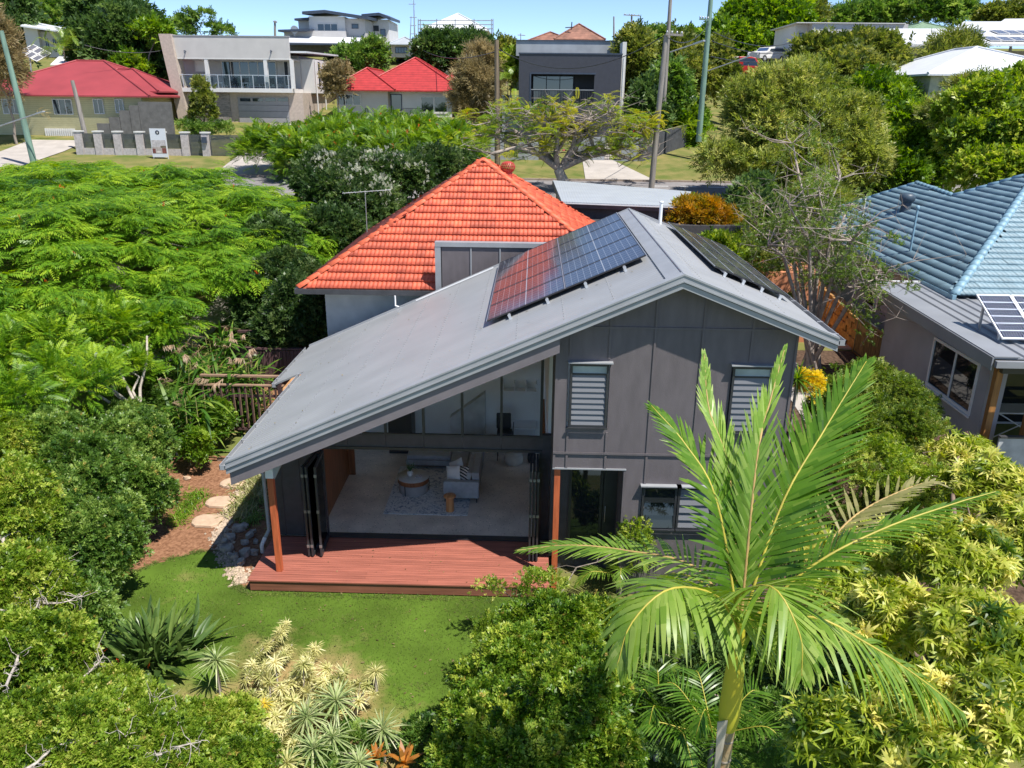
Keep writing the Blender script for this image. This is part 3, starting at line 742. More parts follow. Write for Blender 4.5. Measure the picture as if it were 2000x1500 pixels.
tag(MB().box(-3.05, -2.88, 19.28, 19.46, .461, .475).build('book', mat('printed_cover', (.5, .5, .55), .6, var=.4, scale=30)), 'open magazine lying on the coffee table beside the pot', 'magazine')
st_ = thing('side_stool', 'small round orange timber stool in front of the sofa arm', 'stool', (-2.02, 18.33, 0))
M_stool = mat('striped_timber', (.50, .17, .05), .35, col2=(.75, .36, .14), scale=7, stretch=(5, .4, .1))
MB().lathe((-2.02, 18.33, .42), [(0, 0), (.15, 0), (.16, .015), (.16, .03), (.15, .045), (0, .045)], 28).build('seat', M_stool, st_)
MB().lathe((-2.02, 18.33, .006), [(.11, 0), (.105, .02), (.10, .414)], 24).build('leg', M_stool, st_)

# ================================================================== SOLAR PANELS ON THE GREY ROOF
def pvmat(name, cu, cv, line=(.42, .44, .46), cell=(.030, .036, .055), rough=.12, lw=.05, spec=.75):
    m = bpy.data.materials.new(name); m.use_nodes = True; t = m.node_tree; t.nodes.clear(); L = t.links
    out = _n(t, 'ShaderNodeOutputMaterial'); b = _n(t, 'ShaderNodeBsdfPrincipled'); b.inputs['Roughness'].default_value = rough
    b.inputs['Specular IOR Level'].default_value = spec
    uv = _n(t, 'ShaderNodeUVMap'); sx = _n(t, 'ShaderNodeSeparateXYZ'); L.new(uv.outputs[0], sx.inputs[0])
    ms = []
    for ax, n_ in ((0, cu), (1, cv)):
        a = _n(t, 'ShaderNodeMath', operation='MULTIPLY'); a.inputs[1].default_value = n_; L.new(sx.outputs[ax], a.inputs[0])
        f = _n(t, 'ShaderNodeMath', operation='PINGPONG'); f.inputs[1].default_value = .5; L.new(a.outputs[0], f.inputs[0])
        c = _n(t, 'ShaderNodeMath', operation='LESS_THAN'); c.inputs[1].default_value = lw; L.new(f.outputs[0], c.inputs[0]); ms.append(c)
    mm = _n(t, 'ShaderNodeMath', operation='MAXIMUM'); L.new(ms[0].outputs[0], mm.inputs[0]); L.new(ms[1].outputs[0], mm.inputs[1])
    mx = _n(t, 'ShaderNodeMixRGB'); mx.inputs[1].default_value = (*cell, 1); mx.inputs[2].default_value = (*line, 1)
    L.new(mm.outputs[0], mx.inputs[0]); L.new(mx.outputs[0], b.inputs['Base Color']); L.new(b.outputs[0], out.inputs[0])
    return m
def panel(name, root, o, u, v, n, lu, lv, mcell, mframe, th=.035, fw=.015):
    """framed module: glass with cell print (child) in a frame; o = corner, u/v unit axes"""
    o, u, v, n = (np.array(a, float) for a in (o, u, v, n))
    fr = MB()
    fr.obox(o+u*lu/2+v*fw/2, u, v, n, lu/2, fw/2, th/2); fr.obox(o+u*lu/2+v*(lv-fw/2), u, v, n, lu/2, fw/2, th/2)
    fr.obox(o+u*fw/2+v*lv/2, u, v, n, fw/2, lv/2-fw, th/2); fr.obox(o+u*(lu-fw/2)+v*lv/2, u, v, n, fw/2, lv/2-fw, th/2)
    f = fr.build(name, mframe, root)
    a0 = o+u*fw+v*fw+n*(th*.3); P = [a0, a0+u*(lu-2*fw), a0+u*(lu-2*fw)+v*(lv-2*fw), a0+v*(lv-2*fw)]
    g = MB().add(P, [(0, 1, 2, 3)])
    c = g.build('cell_glass', mcell, f); uvl = c.data.uv_layers.new(name='UVMap')
    for i, q_ in enumerate(((0, 0), (1, 0), (1, 1), (0, 1))): uvl.data[i].uv = q_
    MB().add([p-n*(th*.5) for p in P][::-1], [(0, 1, 2, 3)]).build('back_sheet', M_dark, f)
    return f
M_pv = pvmat('black_cells', 12, 6, line=(.19, .20, .23), cell=(.035, .035, .048), lw=.04, spec=.5)
M_alu = mat('aluminium', (.62, .63, .64), .35, metal=.6, var=.03)
M_blackf = mat('black_frame', (.03, .03, .033), .4)
def array(label, x0, x1, y0, y1, rows, zf, slope, side):
    c_ = math.cos(math.atan(slope)); u = np.array((c_*1.0, 0, side*slope*c_)); v = np.array((0, 1., 0)); n = np.cross(u, v)
    rt_ = thing('solar_array', label, 'solar panels', (x0, y0, zf(x0)))
    LU = (x1-x0)/c_; base = np.array((x0, y0, zf(x0)))+n*.12; ly = (y1-y0)/rows
    for i in range(2):
        for r in range(rows):
            o = base+u*(i*(LU/2)+.008)+v*(r*ly+.006)
            f = panel('solar_panel', rt_, o, u, v, n, LU/2-.016, ly-.012, M_pv, M_blackf)
            mid = o+u*(LU/4-.008)+v*(ly/2)+n*.013
            MB().obox(mid, u, v, n, .012, ly/2-.02, .0015).build('busbar', M_alu, f)
    for i in range(3):
        MB().obox(base+u*(i*LU/2)+v*(y1-y0)/2+n*.012, u, v, n, .007, (y1-y0)/2, .006).build('clamp_strip', M_alu, rt_)
    for k in range(4):
        px = base+u*(LU*(.14+.24*k))
        MB().obox(px+v*(y1-y0)/2-n*.04, u, v, n, .02, (y1-y0)/2+.06, .02).build('rail', M_alu, rt_)
        b = MB(); b.obox(px-v*.10-n*.07, u, v, n, .03, .02, .05); b.obox(px-v*.16-n*.115, u, v, n, .035, .07, .004); b.obox(px-v*.08-n*.04, u, v, n, .035, .035, .015)
        b.build('bracket', M_alu, rt_)
    return rt_
array('ten framed solar panels on the broad left slope of the grey roof', -.95, 2.50, 17.25, 24.0, 5, zl, SL_, 1)
array('dark solar panels on the narrow right slope of the grey roof', 3.95, 5.70, 17.5, 24.1, 4, zrr, SR_, -1)
# ================================================================== TILED ROOFS
def tile_template(wd, L, lift=.07, roll=.02):
    us = [0, .06, .18, .30, .42, .5, .56, .68, .80, .92, 1.0]
    hs = [0, .55, 1, .55, .05, 0, .55, 1, .55, .05, 0]
    V = []; F = []
    for u, h in zip(us, hs):
        V += [(u*wd, 0, lift+h*roll), (u*wd, L, .004+h*roll), (u*wd, 0.004, lift+h*roll-.06)]
    for i in range(len(us)-1):
        a, b = 3*i, 3*i+3
        F += [(a, b, b+1, a+1), (a+2, b+2, b, a)]
    return np.array(V), np.array(F)
def tile_roof(root, faces, m, m_under, wd=.28, expo=.37, near=300):
    """faces: list of (O, u, v, n, polygon in u,v). Nearest tiles are parts, the rest one joined part"""
    TV, TF = tile_template(wd-.004, expo+.06)
    spots = []
    for O, u, v, n, poly in faces:
        O, u, v, n = (np.array(a, float) for a in (O, u, v, n))
        P = [O+u*a+v*b-n*.012 for a, b in poly]
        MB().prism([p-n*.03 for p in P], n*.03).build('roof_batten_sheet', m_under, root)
        us_ = [p[0] for p in poly]; vs_ = [p[1] for p in poly]
        r = 0; vv = min(vs_)
        while vv < max(vs_)-.05:
            # span of the polygon at the middle of this course
            ym = min(vv+expo*.5, max(vs_)-.01); X = []
            for i in range(len(poly)):
                (a, b), (c, d) = poly[i], poly[(i+1) % len(poly)]
                if (b-ym)*(d-ym) < 0: X.append(a+(c-a)*(ym-b)/(d-b))
            X.sort()
            for xa, xb in zip(X[::2], X[1::2]):
                off = (r % 2)*wd*.5*0
                k0 = math.floor((xa-min(us_)-off)/wd+.5)
                k = k0
                while min(us_)+off+k*wd < xb-wd*.45:
                    a = min(us_)+off+k*wd; spots.append((O+u*a+v*(vv-.03), u, v, n)); k += 1
            vv += expo; r += 1
    spots.sort(key=lambda s: np.linalg.norm(s[0]-CAM))
    me = mesh_np('roof_tile', TV, TF, tint=np.full(len(TF), .5))
    me.materials.append(m)
    o0 = ORG[root]
    for i, (p, u, v, n) in enumerate(spots[:near]):
        o = bpy.data.objects.new('roof_tile', me); COL.objects.link(o); o.parent = root
        j = rng.normal(0, .004); p = p+n*abs(j)
        M_ = Matrix(((u[0], v[0], n[0], p[0]-o0[0]), (u[1], v[1], n[1], p[1]-o0[1]), (u[2], v[2], n[2], p[2]-o0[2]), (0, 0, 0, 1)))
        o.matrix_local = M_
    rest = spots[near:]
    if rest:
        Vs = []; Fs = []; T = []
        for p, u, v, n in rest:
            B = np.stack([u, v, n]); Vs.append(TV @ B + (p+n*abs(rng.normal(0, .004))-o0)); Fs.append(TF+len(TV)*len(Fs)); T.append(np.full(len(TF), rng.random()))
        link('far_tiles', mesh_np('far_tiles', np.concatenate(Vs), np.concatenate(Fs), np.concatenate(T)), m, root)['kind'] = 'stuff'
def hip_caps(root, A, B, m, r=.13, L=.42, name='ridge_cap', lift=.05):
    A, B = np.array(A, float), np.array(B, float); D = B-A; n_ = max(1, int(np.linalg.norm(D)/L)); u = D/np.linalg.norm(D)
    s = np.cross(u, (0, 0, 1)); s /= np.linalg.norm(s); up = np.cross(s, u)
    for k in range(n_):
        p = A+D*(k/n_)+up*lift; q = A+D*((k+1)/n_)+up*lift+u*.05
        V = []; F = []; K = 7
        for (c, rr, lf) in ((p, r, .03), (q, r*.86, .0)):
            for i in range(K):
                a = PI*(i/(K-1)); V.append(c+s*math.cos(a)*rr+up*(math.sin(a)*rr*.75+lf-.05))
        for i in range(K-1): F.append((i, i+1, K+i+1, K+i))
        V2 = [c-up*.02-(c-p)*.0 for c in V[:K]]
        F.append(tuple(range(K))[::-1])
        b = MB(); b.add(V, F, True); b.build(name, m, root)

M_rt = mat('terracotta_tile', (.40, .055, .025), .6, var=.16, scale=3.5, obj=.24, tint=.24, col2=(.64, .12, .05), bump=.25, bscale=50)
M_rcap = mat('terracotta_cap', (.66, .13, .055), .6, var=.12, scale=6, obj=.1)
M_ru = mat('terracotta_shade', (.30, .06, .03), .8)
M_render = mat('old_render', (.52, .51, .49), .85, var=.10, scale=1.6, bump=.3, bscale=25)
M_gut = mat('charcoal_gutter', (.06, .06, .065), .4)
rh = thing('red_tiled_house', 'old rendered house with bright orange-red tiled pyramid roof behind the grey roof', 'house', (-1.9, 30.5, 0))
ea = (-7.48, 24.9, 4.3); D5, TS = 5.6, .65
AP = np.array((ea[0]+D5, ea[1]+D5, ea[2]+D5*TS)); cf = 1/math.sqrt(1+TS*TS); LV = D5/cf
Wd = 2*D5
tri = [(0, 0), (Wd, 0), (D5, LV)]
faces = [((ea[0], ea[1], ea[2]), (1, 0, 0), (0, cf, TS*cf), (0, -TS*cf, cf), tri),
         ((ea[0]+Wd, ea[1], ea[2]), (0, 1, 0), (-cf, 0, TS*cf), (TS*cf, 0, cf), tri),
         ((ea[0], ea[1]+Wd, ea[2]), (0, -1, 0), (cf, 0, TS*cf), (-TS*cf, 0, cf), tri),
         ((ea[0]+Wd, ea[1]+Wd, ea[2]), (-1, 0, 0), (0, -cf, TS*cf), (0, TS*cf, cf), tri)]
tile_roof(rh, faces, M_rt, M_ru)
for cx, cy in ((0, 0), (Wd, 0), (0, Wd), (Wd, Wd)): hip_caps(rh, (ea[0]+cx, ea[1]+cy, ea[2]), AP, M_rcap)
b = MB(); b.box(-6.8, 3.0, 25.5, 25.7, -.2, 4.35); b.box(-6.8, -6.6, 25.7, 35.4, -.2, 4.35); b.box(2.8, 3.0, 25.7, 35.4, -.2, 4.35); b.box(-6.6, 2.8, 35.2, 35.4, 0, 4.35)
b.build('wall', M_render, rh)
b = MB()
b.box(ea[0]-.1, -3.1, ea[1]-.12, ea[1]+.0, 4.14, 4.30); b.box(ea[0]-.12, ea[0], ea[1]+.0, ea[1]+Wd, 4.14, 4.30); b.box(ea[0]+Wd, ea[0]+Wd+.12, ea[1], ea[1]+Wd, 4.14, 4.30)
b.build('gutter', M_gut, rh)
b = MB(); b.box(ea[0]+.01, ea[0]+Wd-.01, ea[1]+.01, 25.49, 4.2, 4.23); b.box(ea[0]+.01, -6.81, 25.5, 35.4, 4.2, 4.23); b.build('soffit', M_soffit, rh)
wf = MB().box(-6.86, -6.79, 28.5, 30.0, 2.2, 3.6).build('window', M_white, rh); MB().box(-6.87, -6.861, 28.6, 29.9, 2.3, 3.5).build('pane', M_dglass, wf)
# turbine vent
M_vent = mat('vent_red', (.42, .05, .035), .45)
vt = thing('roof_vent', 'red turbine ventilator beside the peak of the orange tiled roof', 'vent', (-.98, 30.4, 7.3))
c0 = np.array((-.98, 30.4, 7.35))
MB().lathe(c0, [(.22, -.35), (.17, .05), (.17, .18)], 18).build('base', M_vent, vt)
dome = MB().lathe(c0, [(.18, .18), (.215, .20), (.215, .215)], 20)
dome.lathe(c0, [(.2, .50), (.12, .55), (0, .565)], 20); dome.build('cap', M_vent, vt)
for k in range(20):
    a = 2*PI*k/20; pts = []
    for t in np.linspace(0, 1, 6):
        r_ = .20+.075*math.sin(PI*t); aa = a+.5*t; pts.append(c0+np.array((r_*math.cos(aa), r_*math.sin(aa), .21+.30*t)))
    b = MB()
    for p, q in zip(pts[:-1], pts[1:]): b.bar(p, q, .04, .006, up=p-c0-(0, 0, .3))
    b.build('vane', M_vent, vt)
# tv aerial on the far left slope
M_galv = mat('galvanised', (.42, .43, .44), .4, metal=.5)
an = thing('tv_aerial', 'thin metal television aerial above the dark hedge left of the red roof', 'aerial', (-7.2, 33.5, 4.3))
pt0 = at(713, 375, y=33.5)
MB().tube([(pt0[0], 33.5, 3.6), (pt0[0], 33.5, pt0[2])], .02, 6).build('mast', M_galv, an)
b = MB(); b.tube([(pt0[0]-.9, 33.3, pt0[2]-.04), (pt0[0]+1.0, 33.9, pt0[2]+.06)], .014, 5)
for k in range(9):
    t = k/8; cx = pt0[0]-.85+1.75*t; cy = 33.32+.55*t; cz = pt0[2]-.03+.08*t; b.tube([(cx+.12, cy-.38, cz), (cx-.12, cy+.38, cz)], .008, 4)
b.build('antenna', M_galv, an)

# ------------------------------------------------------------------ carport roof at the street front
cp = thing('garage', 'low garage with wide flat pale grey roof between the red roof and the street', 'garage', (4.5, 41, 2.5))
P = [at(1080, 352, z=5.6), at(1350, 374, z=5.6), at(1306, 403, z=5.6), at(1118, 388, z=5.6)]
P[2] = np.array((P[1][0]-1.2, P[2][1], 5.6)); P[3] = np.array((P[0][0]+.2, P[2][1]+1.2, 5.6))
M_grf = mat('pale_steel_roof', (.40, .43, .46), .4, var=.04, scale=1); corrugate(M_grf, 2.4, 'X', .3)
MB().prism([p-(0, 0, .05) for p in P], (0, 0, .05)).build('roof', M_grf, cp)
b = MB()
for i in range(4): b.bar(P[i]-(0, 0, .16), P[(i+1) % 4]-(0, 0, .16), .08, .2)
b.build('fascia', M_gut, cp)
b = MB()
b.bar(P[3]-(0, 0, .06)+(0, -.07, 0), P[2]-(0, 0, .06)+(0, -.07, 0), .05, .04); b.build('gutter', M_white, cp)
Pw = [p+((np.mean(P, 0)-p)*.08) for p in P]; b = MB()
for i in range(4): b.bar(Pw[i]*(1, 1, 0)+(0, 0, 3.8), Pw[(i+1) % 4]*(1, 1, 0)+(0, 0, 3.8), .15, 3.2)
b.build('wall', M_dclad, cp)
# long low roof link in front of the garage (dark gap)
b = MB().box(1.6, 9.5, 35.6, P[3][1]-.6, 1.5, 4.9); tag(b.build('link_building', M_dclad), 'dark low link roof in front of the pale garage roof', 'outbuilding')

# ------------------------------------------------------------------ blue tiled house on the right
K = 1.14
def kb(x, y, z): return CAM+(np.array((x, y, z))-CAM)*K
E0 = kb(12.6, 23.7, 4.7); APX = kb(19.1, 31.8, 7.65); C_ = kb(16.78, 33.1, 6.58); B_ = kb(17.04, 37.0, 6.7); A_ = kb(14.2, 38.3, 5.42); E1 = kb(12.75, 36.0, 4.77)
M_bt = mat('blue_tile', (.16, .25, .295), .5, var=.14, scale=2.0, obj=.10, tint=.10, col2=(.23, .335, .385), bump=.2, bscale=50)
M_bcap = mat('blue_cap', (.22, .37, .46), .5, var=.1, scale=4, obj=.06)
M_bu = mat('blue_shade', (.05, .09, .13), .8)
bh = thing('blue_tiled_house', 'pale house under a large blue-grey tiled roof right of the bare tree', 'house', (18, 34, 0))
u = np.array((0, -1., 0)); n0 = np.array((-.45, 0, 1.)); n0 /= np.linalg.norm(n0); v = np.cross(n0, u); v = v*np.sign(v[2])
pl = [E0, APX, C_, B_, A_, E1]; O = np.array((E0[0], A_[1]+.5, E0[2]))
poly = [((p-O)@u, (p-O)@v) for p in pl]
n1 = np.array((0, -.364, 1.)); n1 /= np.linalg.norm(n1); u1 = np.array((1., 0, 0)); v1 = np.cross(n1, u1)
pf = [E0, E0+(13, 0, 0), np.array((E0[0]+13, APX[1], APX[2])), APX]
poly1 = [((p-E0)@u1, (p-E0)@v1) for p in pf]
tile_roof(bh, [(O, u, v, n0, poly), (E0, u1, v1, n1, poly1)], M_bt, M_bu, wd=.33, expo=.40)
hip_caps(bh, E0, APX, M_bcap, r=.17, L=.45); hip_caps(bh, C_, APX, M_bcap, r=.14); hip_caps(bh, B_, C_, M_bcap, r=.14); hip_caps(bh, A_, B_, M_bcap, r=.14); 
M_rend2 = mat('pale_render', (.46, .42, .37), .85, var=.08, scale=1.5, bump=.2, bscale=30)
b = MB(); b.box(E0[0]+.45, E0[0]+.65, E0[1]+.5, A_[1]-.8, -.3, E0[2]-.05); b.box(E0[0]+.65, E0[0]+12, E0[1]+.5, E0[1]+.7, -.3, E0[2]-.05); b.build('wall', M_rend2, bh)
MB().box(E0[0]-.1, E0[0]+.03, E0[1]-.1, E1[1], E0[2]-.15, E0[2]+.01).build('gutter', M_bcap, bh)
for y in (E0[1]+1.6, E0[1]+7.0):
    wf = MB().box(E0[0]+.38, E0[0]+.46, y, y+1.0, 1.7, 3.1).build('window', M_white, bh); MB().box(E0[0]+.36, E0[0]+.379, y+.07, y+.93, 1.78, 3.02).build('pane', M_dglass, wf)
# sandstone base wall blocks
M_sand = mat('sandstone', (.42, .22, .07), .85, var=.25, scale=5, obj=.25, bump=.5, bscale=20)
sw = thing('retaining_wall', 'rough golden sandstone wall along the side yard of the blue roofed house', 'wall', (13.6, 33, .5))
for r in range(5):
    y = 29.9+(.35 if r % 2 else 0)
    while y < 37.5:
        L = random.uniform(.55, .95); zb = float(gz(13.4, y+L/2))-.1+r*.30; d = random.uniform(0, .07)
        MB().box(13.35-d, 13.7, y+.01, y+L-.01, zb+.01, zb+.295).build('stone', M_sand, sw, bevel=.02); y += L
# bamboo-slat side gate
M_bam = mat('bamboo_slat', (.30, .17, .06), .6, var=.3, scale=6, obj=.2, stretch=(3, 3, .5))
gt = thing('side_gate', 'dark framed gate of narrow bamboo slats beside the grey studio wall', 'gate', (13.25, 30.4, .5))
gy0, gy1, gz0, gz1 = 28.95, 31.7, .45, 1.95
fr = MB(); fr.box(13.2, 13.3, gy0, gy0+.08, gz0, gz1); fr.box(13.2, 13.3, gy1-.08, gy1, gz0, gz1); fr.box(13.2, 13.3, gy0+.08, gy1-.08, gz1-.07, gz1); fr.box(13.2, 13.3, gy0+.08, gy1-.08, gz0, gz0+.07); fr.box(13.3, 13.34, gy0+.08, gy1-.08, gz0+.5, gz0+.57)
fr.build('frame', M_dark, gt)
for k in range(30):
    y = gy0+.12+k*(gy1-gy0-.24)/29; MB().tube([(13.23, y, gz0+.08), (13.23, y, gz1-.08)], .03, 6).build('slat', M_bam, gt)

# ------------------------------------------------------------------ grey studio
stx = 13.0
stu = thing('grey_studio', 'grey rendered studio with ribbed metal roof and white sliding window', 'building', (16, 25, 0))
M_grend = mat('grey_render', (.38, .37, .385), .85, var=.06, scale=1.2, bump=.25, bscale=40)
wy0, wy1 = 21.75, 28.8; wz0, wz1 = 1.38, 3.01; wwy0, wwy1 = 22.28, 25.08
b = MB()
b.box(stx, stx+.2, wy0, wwy0, -.4, 3.45); b.box(stx, stx+.2, wwy1, wy1, -.4, 3.45); b.box(stx, stx+.2, wwy0, wwy1, -.4, wz0); b.box(stx, stx+.2, wwy0, wwy1, wz1, 3.45)
b.box(stx+.2, stx+11, wy1-.2, wy1, -.4, 3.45); b.box(stx+.2, stx+11, 25.4, 25.6, -.4, 3.45); b.box(stx+.2, stx+.5, wy0, wy0+.2, -.4, 3.2)
b.build('wall', M_grend, stu)
f = MB(); f.box(stx-.04, stx+.04, wwy0, wwy0+.09, wz0, wz1); f.box(stx-.04, stx+.04, wwy1-.09, wwy1, wz0, wz1); f.box(stx-.04, stx+.04, wwy0+.09, wwy1-.09, wz0, wz0+.1); f.box(stx-.04, stx+.04, wwy0+.09, wwy1-.09, wz1-.09, wz1)
f.box(stx-.03, stx+.03, 23.6, 23.67, wz0+.1, wz1-.09)
fo = f.build('window', M_white, stu)
MB().box(stx+.0, stx+.01, wwy0+.09, 23.6, wz0+.1, wz1-.09).build('pane', M_dglass, fo)
MB().box(stx+.0, stx+.01, 23.67, wwy1-.09, wz0+.1, wz1-.09).build('pane', M_dglass, fo)
MB().box(stx-.08, stx-.041, wwy0-.04, wwy1+.04, wz0-.06, wz0-.005).build('sill', M_white, fo)
# roof with ribs running front to back
def sz(y): return 3.62+.022*(y-21.0)
M_srf = mat('ribbed_steel', (.26, .27, .29), .4, var=.05, scale=1)
b = MB(); b.prism([(12.45, 20.8, sz(20.8)), (24.5, 20.8, sz(20.8)), (24.5, 29.2, sz(29.2)), (12.45, 29.2, sz(29.2))], (0, 0, .04)); b.build('roof', M_srf, stu)
for k in range(28):
    x = 13.3+k*.38; b = MB()
    b.add([(x-.05, 20.8, sz(20.8)+.041), (x-.02, 20.8, sz(20.8)+.085), (x+.02, 20.8, sz(20.8)+.085), (x+.05, 20.8, sz(20.8)+.041),
           (x-.05, 29.2, sz(29.2)+.041), (x-.02, 29.2, sz(29.2)+.085), (x+.02, 29.2, sz(29.2)+.085), (x+.05, 29.2, sz(29.2)+.041)], [(0, 1, 5, 4), (1, 2, 6, 5), (2, 3, 7, 6), (0, 3, 2, 1), (4, 5, 6, 7)])
    b.build('roof_rib', M_srf, stu)
b = MB()
b.prism([(12.42, 20.75, sz(20.8)-.30), (12.42, 29.25, sz(29.2)-.30), (12.42, 29.25, sz(29.2)+.06), (12.42, 20.75, sz(20.8)+.06)], (-.04, 0, 0))
b.prism([(12.42, 20.75, sz(20.8)+.062), (13.1, 20.75, sz(20.8)+.062), (13.1, 29.25, sz(29.2)+.062), (12.42, 29.25, sz(29.2)+.062)], (0, 0, .03))
b.build('fascia', M_srf, stu)
MB().box(12.45, 24.5, 20.62, 20.75, 3.42, 3.60).build('gutter', M_srf, stu)
b = MB()
for k in range(20): b.box(13.35+k*.38-.15, 13.35+k*.38+.15, 29.26, 29.34, sz(29.2)+.05, sz(29.2)+.12)
b.build('flashing', M_white, stu)
# porch
for x, y in ((12.95, 21.35), (13.9, 21.1), (16.5, 21.1)): MB().box(x, x+.18, y, y+.18, -.3, 3.4).build('post', M_bam2 if 'M_bam2' in globals() else mat('honey_timber', (.33, .15, .04), .6, var=.2, scale=3, stretch=(5, 5, .5)), stu)
MB().box(12.95, 20, 21.12, 21.28, 3.1, 3.4).build('porch_beam', M_dark, stu)
b = MB(); b.prism([(13.9, 18.9, 3.35), (20, 18.9, 3.35), (20, 20.6, 3.45), (13.9, 20.6, 3.45)], (0, 0, .03)); b.build('awning', mat('faded_awning', (.62, .50, .47), .7), stu)
MB().box(13.88, 20, 20.6, 20.63, 3.44, 3.55).build('awning_trim', mat('maroon', (.25, .03, .04), .6), stu)
sd_ = MB().box(13.3, 22, 25.36, 25.39, .0, 2.6).build('sliding_door', M_dglass, stu)
tag(MB().box(12.9, 20, 20.5, 20.56, .55, 1.45).build('balustrade', mat('pale_panel', (.45, .46, .47), .6), stu), None)
MB().box(12.9, 20, 20.46, 20.6, 1.452, 1.50).build('rail', M_gut, stu)
dt = thing('folding_table', 'pale table with crossed metal legs on the studio porch', 'table', (14.8, 22.6, 0))
MB().box(13.6, 15.8, 22.2, 23.0, 1.5, 1.54).build('table_top', M_alu, dt)
b = MB(); b.tube([(13.8, 22.3, .7), (15.2, 22.3, 1.5)], .02, 5); b.tube([(15.2, 22.3, .7), (13.8, 22.3, 1.5)], .02, 5); b.build('leg', M_alu, dt)
# solar panels
M_pvb = pvmat('blue_cells', 12, 6, line=(.70, .72, .75), cell=(.012, .02, .05), lw=.055)
sa = thing('solar_array', 'two white framed solar panels tilted on the ribbed studio roof', 'solar panels', (14.5, 24, 3.8))
c2 = at(1957, 662, z=3.85); c1 = c2+(0, 1.75, .86)
v_ = c1-c2; lv = np.linalg.norm(v_); v_ = v_/lv; u_ = np.array((1., 0, 0)); n_ = np.cross(u_, v_); n_ /= np.linalg.norm(n_); v_ = np.cross(n_, u_)
lu = 1.02
for k in range(3): panel('solar_panel', sa, c2+u_*k*lu, u_, v_, n_, lu-.03, lv, M_pvb, M_white, th=.05, fw=.04)
for k in range(3):
    for s in (.2, .8): p = c2+u_*(k*lu+.1)+v_*lv*s; MB().box(p[0]-.03, p[0]+.03, p[1]-.03, p[1]+.03, sz(p[1])+.04, p[2]).build('bracket', M_alu, sa)
# blue roof fittings
q1 = atp(1768, 412, E0, n0); vb = thing('roof_vent', 'dark turbine ventilator on the blue tiled roof', 'vent', q1)
M_vb = mat('vent_blue', (.06, .09, .12), .45)
MB().lathe(q1, [(.26, -.2), (.22, .3), (.22, .4)], 16).build('base', M_vb, vb); MB().lathe(q1, [(.24, .4), (.34, .5), (.34, .72), (.2, .82), (0, .84)], 18).build('turbine', M_vb, vb)
q2 = atp(1777, 493, E0, n0); pv = thing('vent_pipe', 'slim blue vent pipe standing on the blue tiled roof', 'pipe', q2)
MB().tube([q2-(0, 0, .1), q2+(0, 0, 1.75)], .045, 8).build('pipe', M_bcap, pv); MB().lathe(q2+(0, 0, 1.7), [(.05, 0), (.08, .05), (.07, .16), (0, .18)], 10).build('cap', M_bcap, pv)
q3 = at(1690, 388, y=40); tag(MB().tube([(q3[0], 40, 3.5), (q3[0], 40, q3[2])], .05, 8).build('vent_pipe', M_white), 'short white pipe at the far edge of the blue roof', 'pipe')

# ================================================================== LEFT GARDEN
# stepping stones
M_step = mat('sandstone_paver', (.50, .36, .25), .85, var=.08, scale=6, bump=.25, bscale=40)
def blob(c, rx, ry, h, m, name, label=None, cat=None, group=None, n=9, sq=2.6, jit=.08, rz=0., parent=None, rough_=0.0):
    b = MB(); P = []
    for k in range(n):
        a = 2*PI*k/n+rz; r = 1/((abs(math.cos(a-rz))**sq+abs(math.sin(a-rz))**sq)**(1/sq)); r *= 1+random.uniform(-jit, jit)
        lx, ly = rx*r*math.cos(a-rz), ry*r*math.sin(a-rz)
        P.append((c[0]+lx*math.cos(rz)-ly*math.sin(rz), c[1]+lx*math.sin(rz)+ly*math.cos(rz)))
    V = [(x, y, c[2]) for x, y in P]+[(c[0]+(x-c[0])*.97+random.uniform(-1, 1)*rough_*rx, c[1]+(y-c[1])*.97+random.uniform(-1, 1)*rough_*ry, c[2]+h*(.75+random.uniform(-1, 1)*rough_)) for x, y in P]+[(c[0]+(x-c[0])*.82, c[1]+(y-c[1])*.82, c[2]+h*(1+random.uniform(-1, 1)*rough_)) for x, y in P]
    F = [(i, (i+1) % n, n+(i+1) % n, n+i) for i in range(n)]+[(n+i, n+(i+1) % n, 2*n+(i+1) % n, 2*n+i) for i in range(n)]+[tuple(range(2*n, 3*n))]
    b.add(V, F); o = b.build(name, m, parent); 
    if label or cat: tag(o, label, cat, group)
    return o
for (px, py, s, lb) in ((455, 945, .36, 'sandstone stepping stone closest to the roof corner'), (430, 982, .38, 'middle sandstone stepping stone of the bark path'), (405, 1019, .40, 'sandstone stepping stone at the lawn edge')):
    p = at(px, py, z=-.30); blob(p, s, s*.8, .07, M_step, 'stepping_stone', lb, 'stepping stone', 'stepping stones on the bark path', n=12, sq=3.5)
for i, (px, py, s) in enumerate(((1650, 678, .5), (1607, 628, .5), (1586, 603, .45), (1560, 580, .45))):
    p = at(px, py, z=float(gz(10.8, 28))); p = ground_at(px, py)
    blob(p, s, s*.8, .08, M_step, 'stepping_stone', ['round stepping stone nearest the bamboo slat gate', 'round stepping stone midway along the side yard', 'round stepping stone beside the sandstone wall', 'round stepping stone under the bare tree'][i], 'stepping stone', 'round stones in the side yard', n=14, sq=2)
